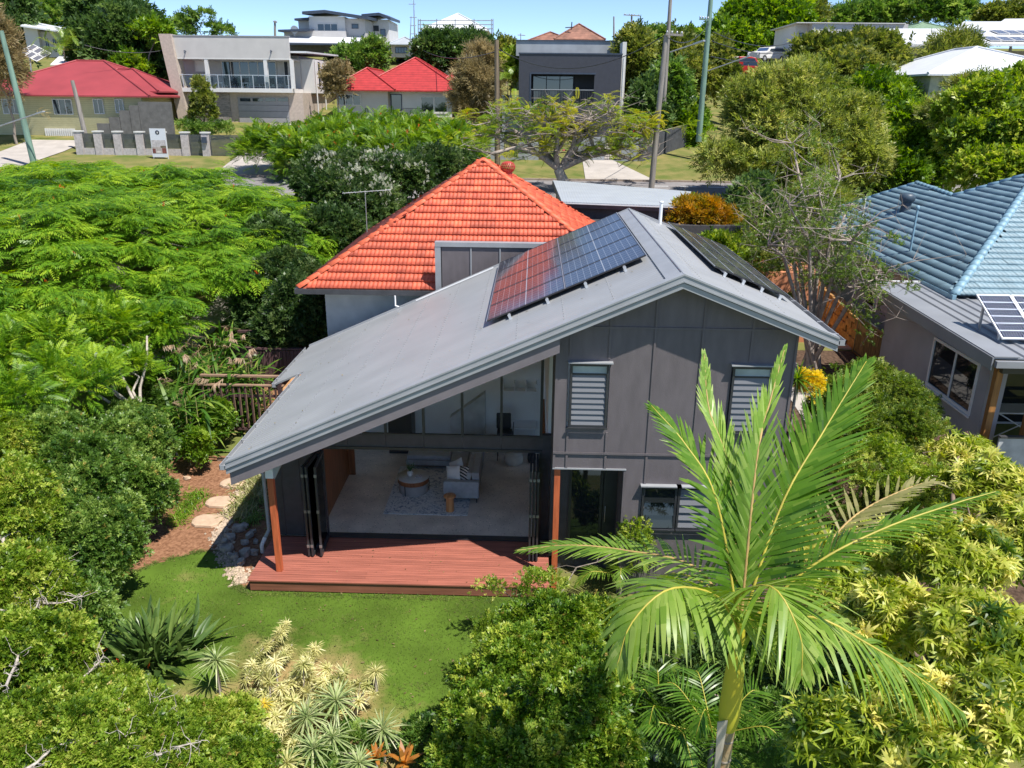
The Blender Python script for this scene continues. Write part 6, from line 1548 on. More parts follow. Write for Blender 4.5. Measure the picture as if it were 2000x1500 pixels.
# foliage colours (dark, middle, light)
L_dark = leafmat('dark_leaves', (.02, .055, .012), (.07, .14, .032), (.20, .30, .09))
L_mid = leafmat('green_leaves', (.03, .085, .012), (.125, .24, .036), (.36, .48, .11))
L_viv = leafmat('vivid_leaves', (.03, .09, .006), (.13, .26, .015), (.33, .46, .05))
L_lime = leafmat('lime_leaves', (.05, .12, .01), (.24, .37, .03), (.56, .60, .12))
L_olive = leafmat('olive_leaves', (.04, .075, .012), (.16, .21, .032), (.36, .37, .085))
L_khaki = leafmat('khaki_leaves', (.05, .09, .015), (.28, .35, .055), (.60, .60, .19))
L_yel = leafmat('yellow_green_leaves', (.06, .13, .012), (.34, .43, .03), (.88, .80, .24))
L_poin = leafmat('poinciana_leaves', (.025, .095, .006), (.145, .30, .012), (.40, .55, .035), trans=.4)
L_brown = leafmat('brown_leaves', (.09, .08, .035), (.28, .23, .10), (.46, .37, .19))
L_dry = leafmat('dry_leaves', (.22, .16, .04), (.45, .34, .08), (.62, .50, .14))
L_orange = leafmat('orange_leaves', (.14, .17, .012), (.38, .25, .02), (.64, .33, .035))
L_cream = leafmat('variegated_leaves', (.20, .24, .06), (.55, .53, .20), (.82, .76, .42), trans=.3)
L_gflow = leafmat('flowering_leaves', (.02, .05, .012), (.06, .12, .028), (.16, .22, .07))
M_petal = leafmat('white_petals', (.45, .47, .35), (.62, .62, .48), (.75, .72, .6))
M_petalo = leafmat('orange_petals', (.7, .08, .01), (.8, .14, .02), (.85, .22, .05))
M_petaly = leafmat('yellow_petals', (.65, .5, .01), (.8, .62, .02), (.85, .7, .05))
def flowers(root, P, size, m, name='flowers'):
    scatter(name, TS_small, P, rng.normal(size=P.shape)*.5+(0, 0, 1), rng.normal(size=P.shape), rng.uniform(.7, 1.3, len(P))*size, rng.normal(.5, .15, len(P)), m, root, kind='stuff')

# ---- far skyline trees
tree('tree', 'dark spreading trees on the ridge at the far upper left', 'tree', None, [Bp(30, 12, 110, 34, y=128), Bp(95, 38, 70, 26, y=126), Bp(0, 30, 60, 30, y=127)], TS_broad, 260, 22, 2.2, 1.1, L_mid, .4)
tree('tree', 'large dense dark green tree between the cream house and the pale two storey house', 'tree', at(240, 190, y=86)[:2], [Bp(205, 28, 60, 36, y=90), Bp(250, 95, 62, 62, y=86), Bp(190, 95, 36, 50, y=88), Bp(285, 75, 36, 44, y=87), Bp(290, 150, 38, 36, y=85), Bp(225, 140, 45, 36, y=85)], TS_broad, 420, 26, 1.5, .85, L_dark, .35)
tree('tree', 'small vivid green tree low against the big dark tree at the upper left', 'tree', None, [Bp(255, 128, 24, 18, y=82), Bp(300, 60, 26, 16, y=83)], TS_broad, 50, 20, .9, .7, L_viv, .15)
tree('tree', 'wispy open tree on the skyline behind the pale two storey house', 'tree', at(390, 90, y=112)[:2], [Bp(355, 42, 14, 5, y=112), Bp(345, 58, 30, 10, y=112), Bp(372, 35, 8, 12, y=112), Bp(402, 30, 13, 6, y=112), Bp(418, 52, 9, 6, y=112), Bp(438, 60, 18, 8, y=112), Bp(385, 60, 8, 5, y=112)], TS_broad, 70, 16, .8, .6, L_mid, .12, limbs=7)
tree('shrub', 'dry brownish palm-like shrub at the far left edge behind the green pole', 'shrub', None, [Bp(-6, 110, 22, 70, y=68), Bp(16, 160, 14, 24, y=69)], TS_fine, 60, 20, 1.1, 1.0, L_brown, .12)
tree('tree', 'dark green tree at the very top left corner', 'tree', None, [Bp(10, 60, 38, 34, y=100), Bp(30, 10, 26, 28, y=102)], TS_broad, 90, 20, 1.3, .9, L_dark, .2)
tree('shrub', 'green bush beside the left slope of the red tiled cottage', 'shrub', None, [Bp(690, 118, 36, 24, y=93), Bp(728, 105, 18, 22, y=93)], TS_broad, 70, 20, 1.1, .7, L_mid, .12)
tree('shrub', 'purplish brown shrub left of the red tiled cottage', 'shrub', None, [Bp(652, 160, 10, 26, y=79), Bp(664, 140, 12, 12, y=80)], TS_small, 60, 20, .9, .6, L_brown, .1)
tree('tree', 'broad dark fig tree behind the red tiled cottage below the scaffold', 'tree', None, [Bp(880, 110, 58, 36, y=97), Bp(848, 100, 30, 26, y=96), Bp(925, 98, 34, 28, y=97)], TS_broad, 260, 24, 1.3, .75, L_dark, .3)
tree('tree', 'feathery brown tree left of the brown timber pole', 'tree', at(925, 225, y=75)[:2], [Bp(940, 118, 20, 26, y=76), Bp(920, 150, 26, 26, y=75), Bp(942, 175, 22, 34, y=75), Bp(905, 185, 18, 30, y=75), Bp(925, 210, 26, 20, y=75), Bp(955, 140, 12, 20, y=76)], TS_fine, 190, 16, .8, .8, L_brown, .12, twigs=6, deep=.6)
tree('shrub', 'bright green bush between the brown pole and the charcoal house', 'shrub', None, [Bp(1000, 135, 15, 26, y=78)], TS_broad, 30, 20, .8, .6, L_lime, .1)
tree('tree', 'brownish green thicket behind the brown pole', 'tree', None, [Bp(993, 115, 20, 28, y=92), Bp(985, 92, 10, 14, y=110)], TS_broad, 40, 18, .9, .7, L_olive, .12)
for i, (a, c, rx, rz, y, m_, lb) in enumerate(((1238, 120, 26, 60, 76, L_olive, 'tall pale green creeper covered tree right of the charcoal house'), (1300, 200, 44, 75, 74, L_mid, 'dense upright green tree behind the dark board fence'), (1268, 215, 30, 60, 72, L_dark, 'dark narrow tree between the charcoal house and the grey poles'), (1325, 120, 36, 46, 82, L_olive, 'olive green tree behind the two grey poles'), (1335, 245, 34, 32, 73, L_viv, 'bright low foliage above the dark board fence'))):
    tree('tree', lb, 'tree', None, [Bp(a, c, rx, rz, y=y), Bp(a-6, c+rz*.5, rx*.9, rz*.45, y=y-.6), Bp(a+8, c-rz*.5, rx*.7, rz*.4, y=y+.8)], TS_broad, 150, 22, 1.0, .65, m_, .18, zmin=-.7)
tree('tree', 'olive street tree with thin leaning trunks beside the green corner pole', 'tree', at(1352, 238, y=76)[:2], [Bp(1390, 130, 38, 50, y=82), Bp(1370, 165, 40, 26, y=80), Bp(1415, 160, 26, 22, y=84), Bp(1350, 150, 30, 36, y=79)], TS_broad, 190, 20, 1.1, .65, L_olive, .12)
tree('tree', 'distant low green trees on the skyline above the creeper covered tree', 'tree', None, [Bp(1290, 78, 34, 16, y=128), Bp(1250, 92, 26, 20, y=122), Bp(1345, 85, 26, 20, y=124)], TS_broad, 90, 20, 1.5, 1.0, L_mid, .2)
tree('tree', 'huge round vivid green tree on the skyline above the side road', 'tree', None, [Bp(1490, 45, 84, 46, y=122), Bp(1440, 85, 62, 44, y=120), Bp(1520, 95, 60, 50, y=119), Bp(1400, 85, 30, 30, y=121)], TS_broad, 480, 24, 1.9, 1.0, L_viv, .5, zmin=-.6)
tree('tree', 'ochre tinted tree joined to the round vivid tree', 'tree', None, [Bp(1568, 38, 38, 40, y=126)], TS_broad, 110, 20, 1.5, .9, L_olive, .3, zmin=-.6)
tree('tree', 'wide flat topped tree on the skyline at the upper right', 'tree', None, [Bp(1700, 30, 62, 20, y=138), Bp(1790, 20, 84, 24, y=138), Bp(1865, 18, 40, 20, y=138), Bp(1650, 38, 26, 12, y=137)], TS_broad, 330, 22, 1.8, 1.0, L_mid, .5, flat=.3)
tree('tree', 'low olive tree on the skyline at the upper right corner', 'tree', None, [Bp(1965, 32, 54, 14, y=134), Bp(2010, 22, 30, 14, y=134)], TS_broad, 110, 20, 1.6, 1.0, L_olive, .3)
tree('tree', 'twiggy green tree standing before the pale block house', 'tree', at(1660, 200, y=68)[:2], [Bp(1640, 108, 62, 32, y=70), Bp(1700, 94, 40, 24, y=70), Bp(1725, 125, 38, 40, y=70), Bp(1650, 150, 80, 40, y=68), Bp(1590, 110, 30, 26, y=70)], TS_broad, 360, 20, 1.2, .62, L_olive, .2, twigs=3)
tree('palm', 'ragged palms beside the grey walls of the white roofed house', 'palm', None, [Bp(1865, 100, 34, 26, y=75), Bp(1840, 122, 26, 22, y=74)], TS_fine, 50, 14, 1.1, 1.1, L_olive, .12)
tree('tree', 'large khaki flowering tree right of the street corner', 'tree', at(1560, 420, y=50)[:2], [Bp(1530, 180, 96, 52, y=52), Bp(1485, 255, 56, 44, y=50), Bp(1600, 250, 112, 70, y=51), Bp(1415, 308, 44, 26, y=49), Bp(1555, 325, 84, 56, y=48.5), Bp(1670, 310, 58, 58, y=49), Bp(1480, 200, 56, 40, y=51), Bp(1500, 330, 50, 40, y=48), Bp(1590, 390, 70, 40, y=46.5)], TS_long, 950, 26, .8, .42, L_khaki, .35, zmin=-.7, deep=.6, twigs=2)
tree('tree', 'rich green tree between the khaki tree and the cream cottage', 'tree', at(1760, 400, y=56)[:2], [Bp(1710, 205, 74, 56, y=60), Bp(1770, 265, 74, 56, y=57), Bp(1800, 320, 56, 44, y=55), Bp(1700, 290, 66, 60, y=57), Bp(1830, 250, 30, 26, y=57), Bp(1740, 330, 60, 34, y=54)], TS_broad, 620, 24, .95, .48, L_viv, .3, zmin=-.7)
tree('tree', 'yellow green tree at the right edge above the blue roof', 'tree', at(1950, 380, y=46)[:2], [Bp(1940, 205, 74, 46, y=47), Bp(1985, 260, 60, 54, y=45), Bp(1900, 265, 48, 40, y=46), Bp(1940, 330, 74, 34, y=44), Bp(1880, 215, 40, 22, y=48), Bp(2000, 170, 40, 36, y=47)], TS_broad, 560, 22, .8, .42, L_lime, .22, zmin=-.7, twigs=2)
tree('shrub', 'feathery low green foliage in front of the cream cottage wall', 'shrub', None, [Bp(1850, 215, 42, 18, y=53), Bp(1900, 170, 40, 16, y=54)], TS_fine, 80, 20, .7, .55, L_olive, .1)
# ---- magnolia and beds of the modern house
tree('tree', 'slim conical magnolia before the garage of the pale house', 'tree', at(400, 258, y=73)[:2], [Bp(392, 168, 10, 16, y=73), Bp(398, 195, 19, 18, y=73), Bp(398, 222, 24, 20, y=73)], TS_broad, 90, 18, .45, .34, L_olive, .1)
tree('hedge', 'low clipped green hedge under the slim magnolia', 'hedge', None, [Bp(368, 244, 22, 8, y=72), Bp(420, 248, 30, 8, y=71.5), Bp(395, 250, 30, 7, y=71)], TS_small, 90, 18, .45, .3, L_mid, .03)
# ---- second poinciana across the street
r_, C = tree('poinciana_tree', 'wide low poinciana with scattered orange flowers before the red tiled cottage', 'tree', at(720, 360, y=60)[:2], [Bp(560, 280, 84, 26, y=59), Bp(700, 262, 110, 34, y=61), Bp(820, 272, 96, 34, y=60), Bp(900, 270, 50, 24, y=58), Bp(640, 292, 100, 32, y=57), Bp(760, 290, 100, 34, y=57), Bp(595, 318, 50, 20, y=55.5), Bp(495, 292, 34, 18, y=58), Bp(880, 290, 60, 26, y=56.5)], TS_frond, 900, 14, .85, .62, leafmat('far_poinciana_leaves', (.03, .09, .006), (.12, .25, .012), (.32, .45, .03), trans=.4), .35, flat=.5, zmin=-.4, bark=M_barkp, twigs=5, deep=.45)
flowers(r_, C[rng.random(len(C)) < .16]+(0, 0, .3), .3, M_petalo)
# ---- sparse poinciana: bare spreading limbs with tufts
SB = at(1112, 352, y=53); SB[2] = float(gz(SB[0], 53)); sp = thing('poinciana_tree', 'half bare spreading poinciana with twisted grey limbs and yellow green tufts', 'tree', SB)
b = MB(); f1 = at(1090, 330, y=53); limb(b, SB-(0, 0, .4), f1, .38, .3, .02, 3, 12); b.build('trunk', M_barkp, sp)
bb = MB(); tufts = []
paths = [[(1090, 330), (1050, 300), (1010, 288), (960, 300), (950, 298)], [(1090, 330), (1060, 290), (1048, 262), (1020, 235)], [(1090, 330), (1085, 300), (1090, 262), (1060, 232), (1030, 220)], [(1092, 328), (1130, 305), (1160, 288), (1200, 300), (1235, 312), (1262, 290), (1270, 262)],
         [(1092, 330), (1150, 305), (1180, 300), (1230, 285), (1262, 262)], [(1100, 320), (1120, 285), (1125, 245), (1150, 232)], [(1110, 312), (1135, 270), (1120, 240), (1100, 218)], [(1160, 290), (1150, 260), (1180, 240), (1205, 226)], [(1045, 296), (1015, 262), (985, 240), (960, 238)],
         [(1085, 300), (1110, 262), (1160, 235), (1190, 220)], [(1200, 298), (1215, 270), (1240, 250)], [(1050, 262), (1075, 235), (1110, 215)], [(1010, 288), (985, 275), (965, 265)]]
for P_ in paths:
    y = 53.; pts = []
    dy = random.uniform(-.9, .9)
    for i, (a, c) in enumerate(P_): pts.append(at(a, c, y=53+dy*i))
    r0 = .22 if P_[0][1] > 310 else .12; bb.tube(pts, [lerp(r0, .05, i/(len(pts)-1)) for i in range(len(pts))], 7)
    for q in pts[1:]:
        for k in range(6):
            e = q+rng.normal(0, 1, 3)*(1.0, 1.1, .35)+(0, 0, .35); bb.tube([q, lerp(q, e, .5)+rng.normal(0, .12, 3), e], [.045, .03, .012], 4)
            for _ in range(3):
                e2 = e+rng.normal(0, 1, 3)*(.5, .5, .25)+(0, 0, .12); bb.tube([e, e2], [.018, .006], 3)
                if random.random() < .13: tufts.append(e2)
bb.build('branches', mat('limb_bark', (.30, .25, .22), .9, var=.25, scale=4), sp)
for (a, c) in ((1000, 225), (1030, 222), (1062, 232), (1105, 210), (1150, 228), (1180, 222), (1205, 245), (1240, 235), (1262, 250), (1270, 270), (1005, 268), (1060, 280), (1080, 290), (1160, 250), (1165, 290), (1200, 285), (1225, 270), (1045, 215), (1130, 268), (965, 232), (960, 255), (1100, 292)): tufts += [at(a, c, y=53+random.uniform(-1.2, 1.2))+rng.normal(0, .22, 3) for _ in range(2)]
Tf = np.array(tufts); n = len(Tf); P = np.repeat(Tf, 10, 0)+rng.normal(0, .2, (n*10, 3)); D = rng.normal(size=(n*10, 3))*(1, 1, .3)+(0, 0, .15)
scatter('crown', TS_frond, P, D, np.tile((0, 0, 1.), (n*10, 1))+rng.normal(0, .2, (n*10, 3)), rng.uniform(.5, .85, n*10), np.repeat(rng.normal(.6, .28, n), 10), leafmat('tuft_leaves', (.06, .16, .008), (.22, .34, .015), (.45, .42, .02), trans=.4), sp)
flowers(sp, Tf[rng.random(n) < .12]+(0, 0, .1), .2, M_petalo)
# ---- big poinciana on the left
def poin(n, layer=0.):
    P = []
    while len(P) < n:
        x, y = rng.uniform(-33, -6), rng.uniform(19, 52); r = math.hypot((x+19.5)/12.2, (y-36)/16)
        if r > 1: continue
        z = 7.3-.065*(x+28)-.05*max(0, y-40)-4.1*r**3.2+.4*math.sin(x*.9+1)*math.cos(y*.55)+.2*math.sin(x*2.1+y*1.3)
        if x > -11.8 and y < 28.5: continue
        if x > -14.5 and y < 24: continue
        P.append((x, y, z-abs(rng.normal(0, .5))-layer, r, math.atan2((y-36)/16, (x+19.5)/12.2)))
    return np.array(P)
pg = thing('poinciana_tree', 'huge spreading bright green poinciana filling the left of the view', 'tree', (-18, 34, float(gz(-18, 34))))
Q = np.concatenate([poin(1700), poin(600, .8), poin(200, 1.6)]); per = 11; n = len(Q)*per
Qr = np.repeat(Q, per, 0); ang = rng.uniform(0, 2*PI, n); P = Qr[:, :3]+np.stack([np.cos(ang), np.sin(ang), np.zeros(n)], 1)*rng.uniform(0, .22, (n, 1))+rng.normal(0, .05, (n, 3))
out = np.stack([np.cos(Qr[:, 4]), np.sin(Qr[:, 4]), -.5*Qr[:, 3]**3], 1)*Qr[:, 3:4]*.6
D = np.stack([np.cos(ang), np.sin(ang), rng.normal(.08, .16, n)], 1)+out
scatter('crown', TS_frond, P, D, np.tile((0, 0, 1.), (n, 1))+rng.normal(0, .18, (n, 3))+out*.5, rng.uniform(.5, .95, n), np.repeat(rng.normal(.5, .15, len(Q)), per)+rng.normal(0, .07, n), L_poin, pg)
b = MB(); base = np.array((-18, 34, float(gz(-18, 34))-.3)); fork = base+(0, 0, 2.2); limb(b, base, fork, .55, .45, .02, 4, 12); b.build('trunk', M_barkp, pg)
b = MB()
for k in range(16):
    a = 2*PI*k/16+.2; r = rng.uniform(.6, .9)*(.55 if -1.4 < (a if a < PI else a-2*PI) < -.1 else 1); e = np.array((-19.5+12*r*math.cos(a), 36+15.5*r*math.sin(a), 6.3-4.1*r**3.2-1.4)); Pm = limb(b, fork, e, .22, .05, .03, 6, 8, .05)
    for _ in range(7):
        q = Pm[random.randrange(2, 7)]; limb(b, q, q+rng.normal(0, 1, 3)*(2.0, 2.0, .25)+(0, 0, -.1), .07, .02, .06, 4, 5)
b.build('branches', M_bark, pg)
flowers(pg, Q[rng.random(len(Q)) < .03][:, :3]+(0, 0, .25), .2, M_petalo)
# hanging young shoots low at the front of the big poinciana
r_, C = tree('poinciana_tree', 'young poinciana shoots hanging above the dark hedge left of the plumed grasses', 'tree', (-10.6, 22.0), [Bp(205, 640, 60, 40, y=24), Bp(245, 715, 34, 20, y=23), Bp(300, 630, 36, 24, y=25), Bp(60, 690, 90, 60, y=22), Bp(140, 730, 80, 36, y=21), Bp(20, 780, 50, 34, y=19)], TS_frond, 300, 10, .4, .46, L_poin, .09, flat=.5, bark=M_barkp)
# ---- flowering dark shrubs behind and beside the red roofed house
r_, C = tree('flowering_shrub', 'tall dark shrub speckled with white blossom left of the orange tiled roof', 'shrub', None, [Bp(690, 400, 84, 62, y=43), Bp(640, 350, 60, 44, y=45), Bp(770, 345, 78, 40, y=46), Bp(850, 325, 66, 26, y=48), Bp(650, 460, 60, 46, y=38), Bp(720, 330, 60, 32, y=47)], TS_broad, 640, 26, .75, .36, L_gflow, .15, zmin=-.5)
P, Y, Z, T, C2 = crown_pts([Bp(690, 395, 84, 60, y=42.8), Bp(770, 340, 78, 40, y=45.8), Bp(850, 322, 66, 26, y=47.8), Bp(640, 350, 60, 44, y=44.8)], 420, 5, .3, zmin=-.2, deep=.06)
flowers(r_, P, .20, M_petal)
r_, C = tree('flowering_shrub', 'glossy dark hedge shrub against the wall of the red tiled house', 'shrub', None, [Bp(585, 600, 52, 62, y=27.5), Bp(560, 530, 50, 40, y=30), Bp(600, 560, 40, 50, y=29), Bp(540, 640, 44, 34, y=27)], TS_broad, 480, 26, .42, .23, L_gflow, .08, zmin=-.7)
flowers(r_, C[rng.random(len(C)) < .35], .09, M_petal)
tree('shrub', 'very dark shaded shrub left of the glossy hedge shrub', 'shrub', None, [Bp(500, 600, 38, 56, y=29), Bp(480, 650, 24, 30, y=28.5), Bp(530, 470, 50, 50, y=34)], TS_broad, 300, 24, .45, .25, L_dark, .08, zmin=-.7)
# ---- orange and green shrubs right of the garage
tree('shrub', 'orange leaved drooping shrub behind the ridge of the grey roof', 'shrub', None, [Bp(1365, 420, 48, 30, y=37), Bp(1410, 440, 30, 28, y=37), Bp(1330, 440, 26, 22, y=37)], TS_long, 200, 22, .42, .32, L_orange, .08, zmin=-.5)
tree('shrub', 'yellow green shrub under the orange leaved shrub', 'shrub', None, [Bp(1400, 490, 46, 28, y=34), Bp(1350, 410, 30, 18, y=38.5), Bp(1440, 470, 26, 24, y=36)], TS_broad, 170, 22, .4, .26, L_lime, .08, zmin=-.5)
tree('shrub', 'dark green bushy tree at the roadside left of the bare tree', 'shrub', None, [Bp(1450, 430, 34, 56, y=42), Bp(1475, 380, 30, 36, y=43), Bp(1500, 440, 40, 50, y=41)], TS_broad, 260, 24, .6, .34, L_dark, .12, zmin=-.6)
tree('shrub', 'brownish shaded scrub at the foot of the bare tree', 'shrub', None, [Bp(1480, 520, 50, 26, y=34), Bp(1540, 600, 30, 20, y=31)], TS_small, 90, 20, .4, .24, L_olive, .05)
MB_p = at(1500, 520, y=33); tag(MB().box(MB_p[0]-1.4, MB_p[0]+2.2, 33, 36, float(gz(MB_p[0], 34))-.4, MB_p[2]-.25).build('terrace', mat('orange_paving', (.55, .22, .11), .85, var=.1)), 'orange paved terrace block behind the bare tree', 'terrace')
# bare multi-stemmed tree
BT = at(1598, 612, y=29.5); BT[2] = float(gz(BT[0], 29.5)); bt = thing('bare_tree', 'multi stemmed grey tree with sparse leaves rising beside the right hand eave', 'tree', BT)
bb = MB(); tips = []
for (pts_, dy) in (([(1590, 600), (1585, 520), (1580, 430), (1560, 340), (1548, 280)], 1.2), ([(1600, 600), (1600, 500), (1612, 420), (1640, 350)], .5), ([(1585, 590), (1560, 500), (1530, 440), (1495, 400)], .8), ([(1605, 605), (1635, 520), (1665, 470), (1690, 440)], -.8), ([(1560, 560), (1550, 510), (1515, 460), (1480, 440)], .3), ([(1610, 605), (1645, 560), (1680, 525), (1705, 530)], -.3), ([(1612, 612), (1660, 590), (1690, 560), (1710, 545)], -1.2), ([(1600, 600), (1580, 470), (1540, 400)], -1), ([(1602, 600), (1622, 480), (1660, 400)], 1.4), ([(1575, 585), (1530, 500), (1500, 480)], -.6), ([(1590, 560), (1620, 470), (1600, 380)], 0)):
    P_ = [at(a, c, y=29.5+dy*i) for i, (a, c) in enumerate(pts_)]; P_[0] = BT+rng.normal(0, .18, 3)*(1, 1, 0)
    bb.tube(P_, [lerp(.09, .03, i/(len(P_)-1)) for i in range(len(P_))], 7)
    for q in P_[1:]:
        for k in range(8):
            e = q+rng.normal(0, 1, 3)*(.75, .7, .5)+(0, 0, .25); bb.tube([q, lerp(q, e, .5)+rng.normal(0, .07, 3), e], [.025, .016, .006], 4); tips.append(e)
            for _ in range(4):
                e2 = e+rng.normal(0, .35, 3); bb.tube([e, e2], [.009, .003], 3)
bb.build('trunk', mat('bare_bark', (.34, .28, .24), .9, var=.15, scale=5), bt)
tips = np.array(tips); tips = tips[(rng.random(len(tips)) < .6) & (tips[:, 0] < BT[0]+2.1)]; n = len(tips)*26; P = np.repeat(tips, 26, 0)+rng.normal(0, .19, (n, 3))
scatter('crown', TS_small, P, rng.normal(size=(n, 3))+(0, 0, .5), rng.normal(size=(n, 3))+(0, 0, .8), rng.uniform(.16, .26, n), np.repeat(rng.normal(.5, .15, n//26), 26), leafmat('greyish_leaves', (.04, .08, .012), (.13, .22, .03), (.30, .38, .08)), bt)

# ---- left hedge and near left shrubs
tree('hedge', 'dense dark green garden hedge left of the bark path', 'hedge', (-9.6, 14.5), [Bp(262, 870, 74, 66, z=1.2), Bp(262, 960, 66, 60, z=1.0), Bp(170, 950, 90, 100, z=1.3), Bp(185, 1080, 68, 90, z=1.0), Bp(110, 880, 80, 80, z=1.5), Bp(90, 1040, 90, 100, z=1.3), Bp(240, 825, 76, 34, z=1.2), Bp(140, 1190, 70, 60, z=.9), Bp(30, 860, 60, 70, z=1.6), Bp(235, 1010, 50, 50, z=.9)], TS_broad, 2300, 30, .26, .135, L_mid, .1, zmin=-.6, tz=-.3, bark=M_barkp, twigs=4)
tree('shrub', 'lime green leafy tree with grey twigs at the left edge', 'tree', (-9.2, 9.6), [Bp(30, 1000, 66, 110, z=2.3), Bp(40, 1150, 90, 84, z=2.2), Bp(110, 1260, 66, 54, z=1.9), Bp(15, 880, 44, 60, z=2.4), Bp(30, 1280, 90, 76, z=2.0)], TS_broad, 1100, 26, .24, .125, L_lime, .09, zmin=-.5, tz=-.3, bark=M_barkp, twigs=5)
tree('shrub', 'bright green spreading shrub with pale twisted twigs along the bottom left', 'shrub', (-5.2, 8.2), [Bp(120, 1420, 120, 70, z=1.5), Bp(250, 1390, 70, 40, z=1.3), Bp(260, 1470, 120, 60, z=1.3), Bp(390, 1440, 80, 45, z=1.0), Bp(440, 1490, 80, 50, z=.9), Bp(20, 1440, 90, 70, z=1.6), Bp(330, 1420, 60, 40, z=1.1), Bp(460, 1400, 36, 36, z=.8), Bp(230, 1340, 40, 26, z=1.1)], TS_broad, 1500, 28, .20, .105, L_lime, .08, zmin=-.5, tz=-.3, bark=M_barkp, twigs=5)
# pale dead branches lying over the near shrubs
for i, pts_ in enumerate(([(0, 1345), (30, 1290), (90, 1170), (60, 1110), (120, 1085)], [(0, 1200), (60, 1170), (120, 1180), (160, 1160)], [(60, 1255), (65, 1200), (80, 1150), (110, 1120)], [(0, 1400), (60, 1440), (150, 1420), (210, 1380)], [(130, 1350), (170, 1310), (205, 1290)], [(60, 1500), (130, 1470), (200, 1460), (280, 1462)], [(250, 1440), (290, 1385), (310, 1350), (330, 1380)], [(280, 1470), (340, 1455), (400, 1440)])):
    b = MB(); K_ = [at(a, c, z=2.3 if i < 3 else 1.65)+rng.normal(0, .05, 3) for a, c in pts_]
    P_ = [lerp(K_[j], K_[j+1], t)+rng.normal(0, .022, 3) for j in range(len(K_)-1) for t in (0, .33, .66)]+[K_[-1]]; b.tube(P_, [lerp(.022, .007, k/(len(P_)-1)) for k in range(len(P_))], 6)
    for q in P_:
        for _ in range(4):
            e = q+rng.normal(0, .14, 3); b.tube([q, lerp(q, e, .35)+rng.normal(0, .03, 3), lerp(q, e, .7)+rng.normal(0, .03, 3), e], [.008, .006, .004, .002], 4)
    tag(b.build('dead_branch', M_barkp), ['forked pale dead branch at the left edge above the lime tree', 'short pale dead branch across the left edge', 'upright pale dead branch inside the lime tree', 'long grey branch curving over the bottom left shrub', 'short grey branch near the strap leaved clump', 'thick brown grey branch at the bottom left edge', 'angled grey branch in the middle of the bottom left shrub', 'low grey branch at the bottom edge under the shrub'][i], 'branch')

# ---- grasses with plumes by the gate
def clump(name, label, cat, base, tm, n, L, m, spread=.2, up=1.0, tint=.5, group=None, extra=None):
    root = thing(name, label, cat, base, group); P = np.array(base)+rng.normal(0, 1, (n, 3))*(spread, spread, 0); D = rng.normal(size=(n, 3))*(1, 1, .2)+(0, 0, up)
    scatter('leaves', tm, P, D, np.tile((0, 0, 1.), (n, 1))+rng.normal(0, .3, (n, 3)), rng.uniform(.7, 1.1, n)*L, rng.normal(tint, .18, n), m, root); return root
t_strapb = [t_multi([strap((0, 0, 0), (0, 1, 0), 1, .075, d, 4)]) for d in (0, .15, .3)]
for v_, f_ in []: pass
def t_arch(dr):
    V = []; F = []
    for i in range(6):
        t = i/5; y = t*(1-.25*dr*t); z = -dr*t*t*.7; w_ = .045*math.sin(PI*min(1, .25+t*.75))+.002; V += [(-w_, y, z), (w_, y, z)]
    for i in range(5): F.append((2*i, 2*i+1, 2*i+3, 2*i+2))
    return np.array(V), np.array(F)
t_arches = [t_arch(d) for d in (.3, .6, .9, 1.2)]
L_reed = leafmat('reed_leaves', (.03, .09, .01), (.08, .20, .02), (.30, .40, .06))
L_plume = leafmat('plume', (.35, .25, .15), (.5, .36, .24), (.62, .48, .36))
gi = 0
for (px, py, z, n_, lb) in ((480, 760, 1.2, 260, 'tall arching reed clump nearest the picket gate'), (400, 760, 1.2, 260, 'tall reed clump in the middle of the plumed grasses'), (350, 720, 1.4, 220, 'leafy reed clump under the poinciana edge'), (440, 700, 1.5, 220, 'far reed clump before the dark paling screen'), (370, 820, .9, 160, 'low reed clump above the garden hedge corner')):
    c = at(px, py, z=z); base = np.array((c[0], c[1], -.3)); root = thing('reed_clump', lb, 'grass', base, None)
    P = base+rng.normal(0, 1, (n_, 3))*(.32, .32, 0)+np.stack([np.zeros(n_), np.zeros(n_), rng.uniform(.2, z+1.0, n_)], 1); D = rng.normal(size=(n_, 3))*(1, 1, .2)+(0, 0, .75)
    scatter('leaves', t_arches, P, D, np.tile((0, 0, 1.), (n_, 1)), rng.uniform(.6, 1.15, n_), rng.normal(.5, .22, n_), L_reed, root)
    b = MB()
    for k in range(12): q = base+(rng.normal(0, .25), rng.normal(0, .25), 0); b.tube([q, q+rng.normal(0, .15, 3)*(1, 1, 0)+(0, 0, z+1.1)], [.018, .01], 5)
    b.build('canes', mat('cane', (.30, .28, .10), .7), root)
    m_ = 7; tipp = base+np.stack([rng.normal(0, .5, m_), rng.normal(0, .5, m_), z+.9+rng.uniform(.1, .8, m_)], 1); k_ = 24
    P = np.repeat(tipp, k_, 0)+np.repeat(rng.normal(0, 1, (m_, 3))*(1, 1, .3), k_, 0)*rng.uniform(0, .28, (m_*k_, 1)); D = np.repeat(rng.normal(size=(m_, 3))*(1, 1, 0), k_, 0)+rng.normal(0, .3, (m_*k_, 3))-(0, 0, .3)
    scatter('plumes', t_arches[:2], P, D, np.tile((0, 0, 1.), (m_*k_, 1)), rng.uniform(.16, .32, m_*k_), rng.normal(.5, .2, m_*k_), L_plume, root, kind='stuff')
tree('shrub', 'light green leafy shrub at the end of the bark path beside the reeds', 'shrub', None, [Bp(420, 820, 30, 40, z=.7), Bp(385, 870, 30, 34, z=.5), Bp(410, 770, 22, 30, z=.9)], TS_broad, 170, 22, .22, .14, L_viv, .04, zmin=-.5, tz=-.3)
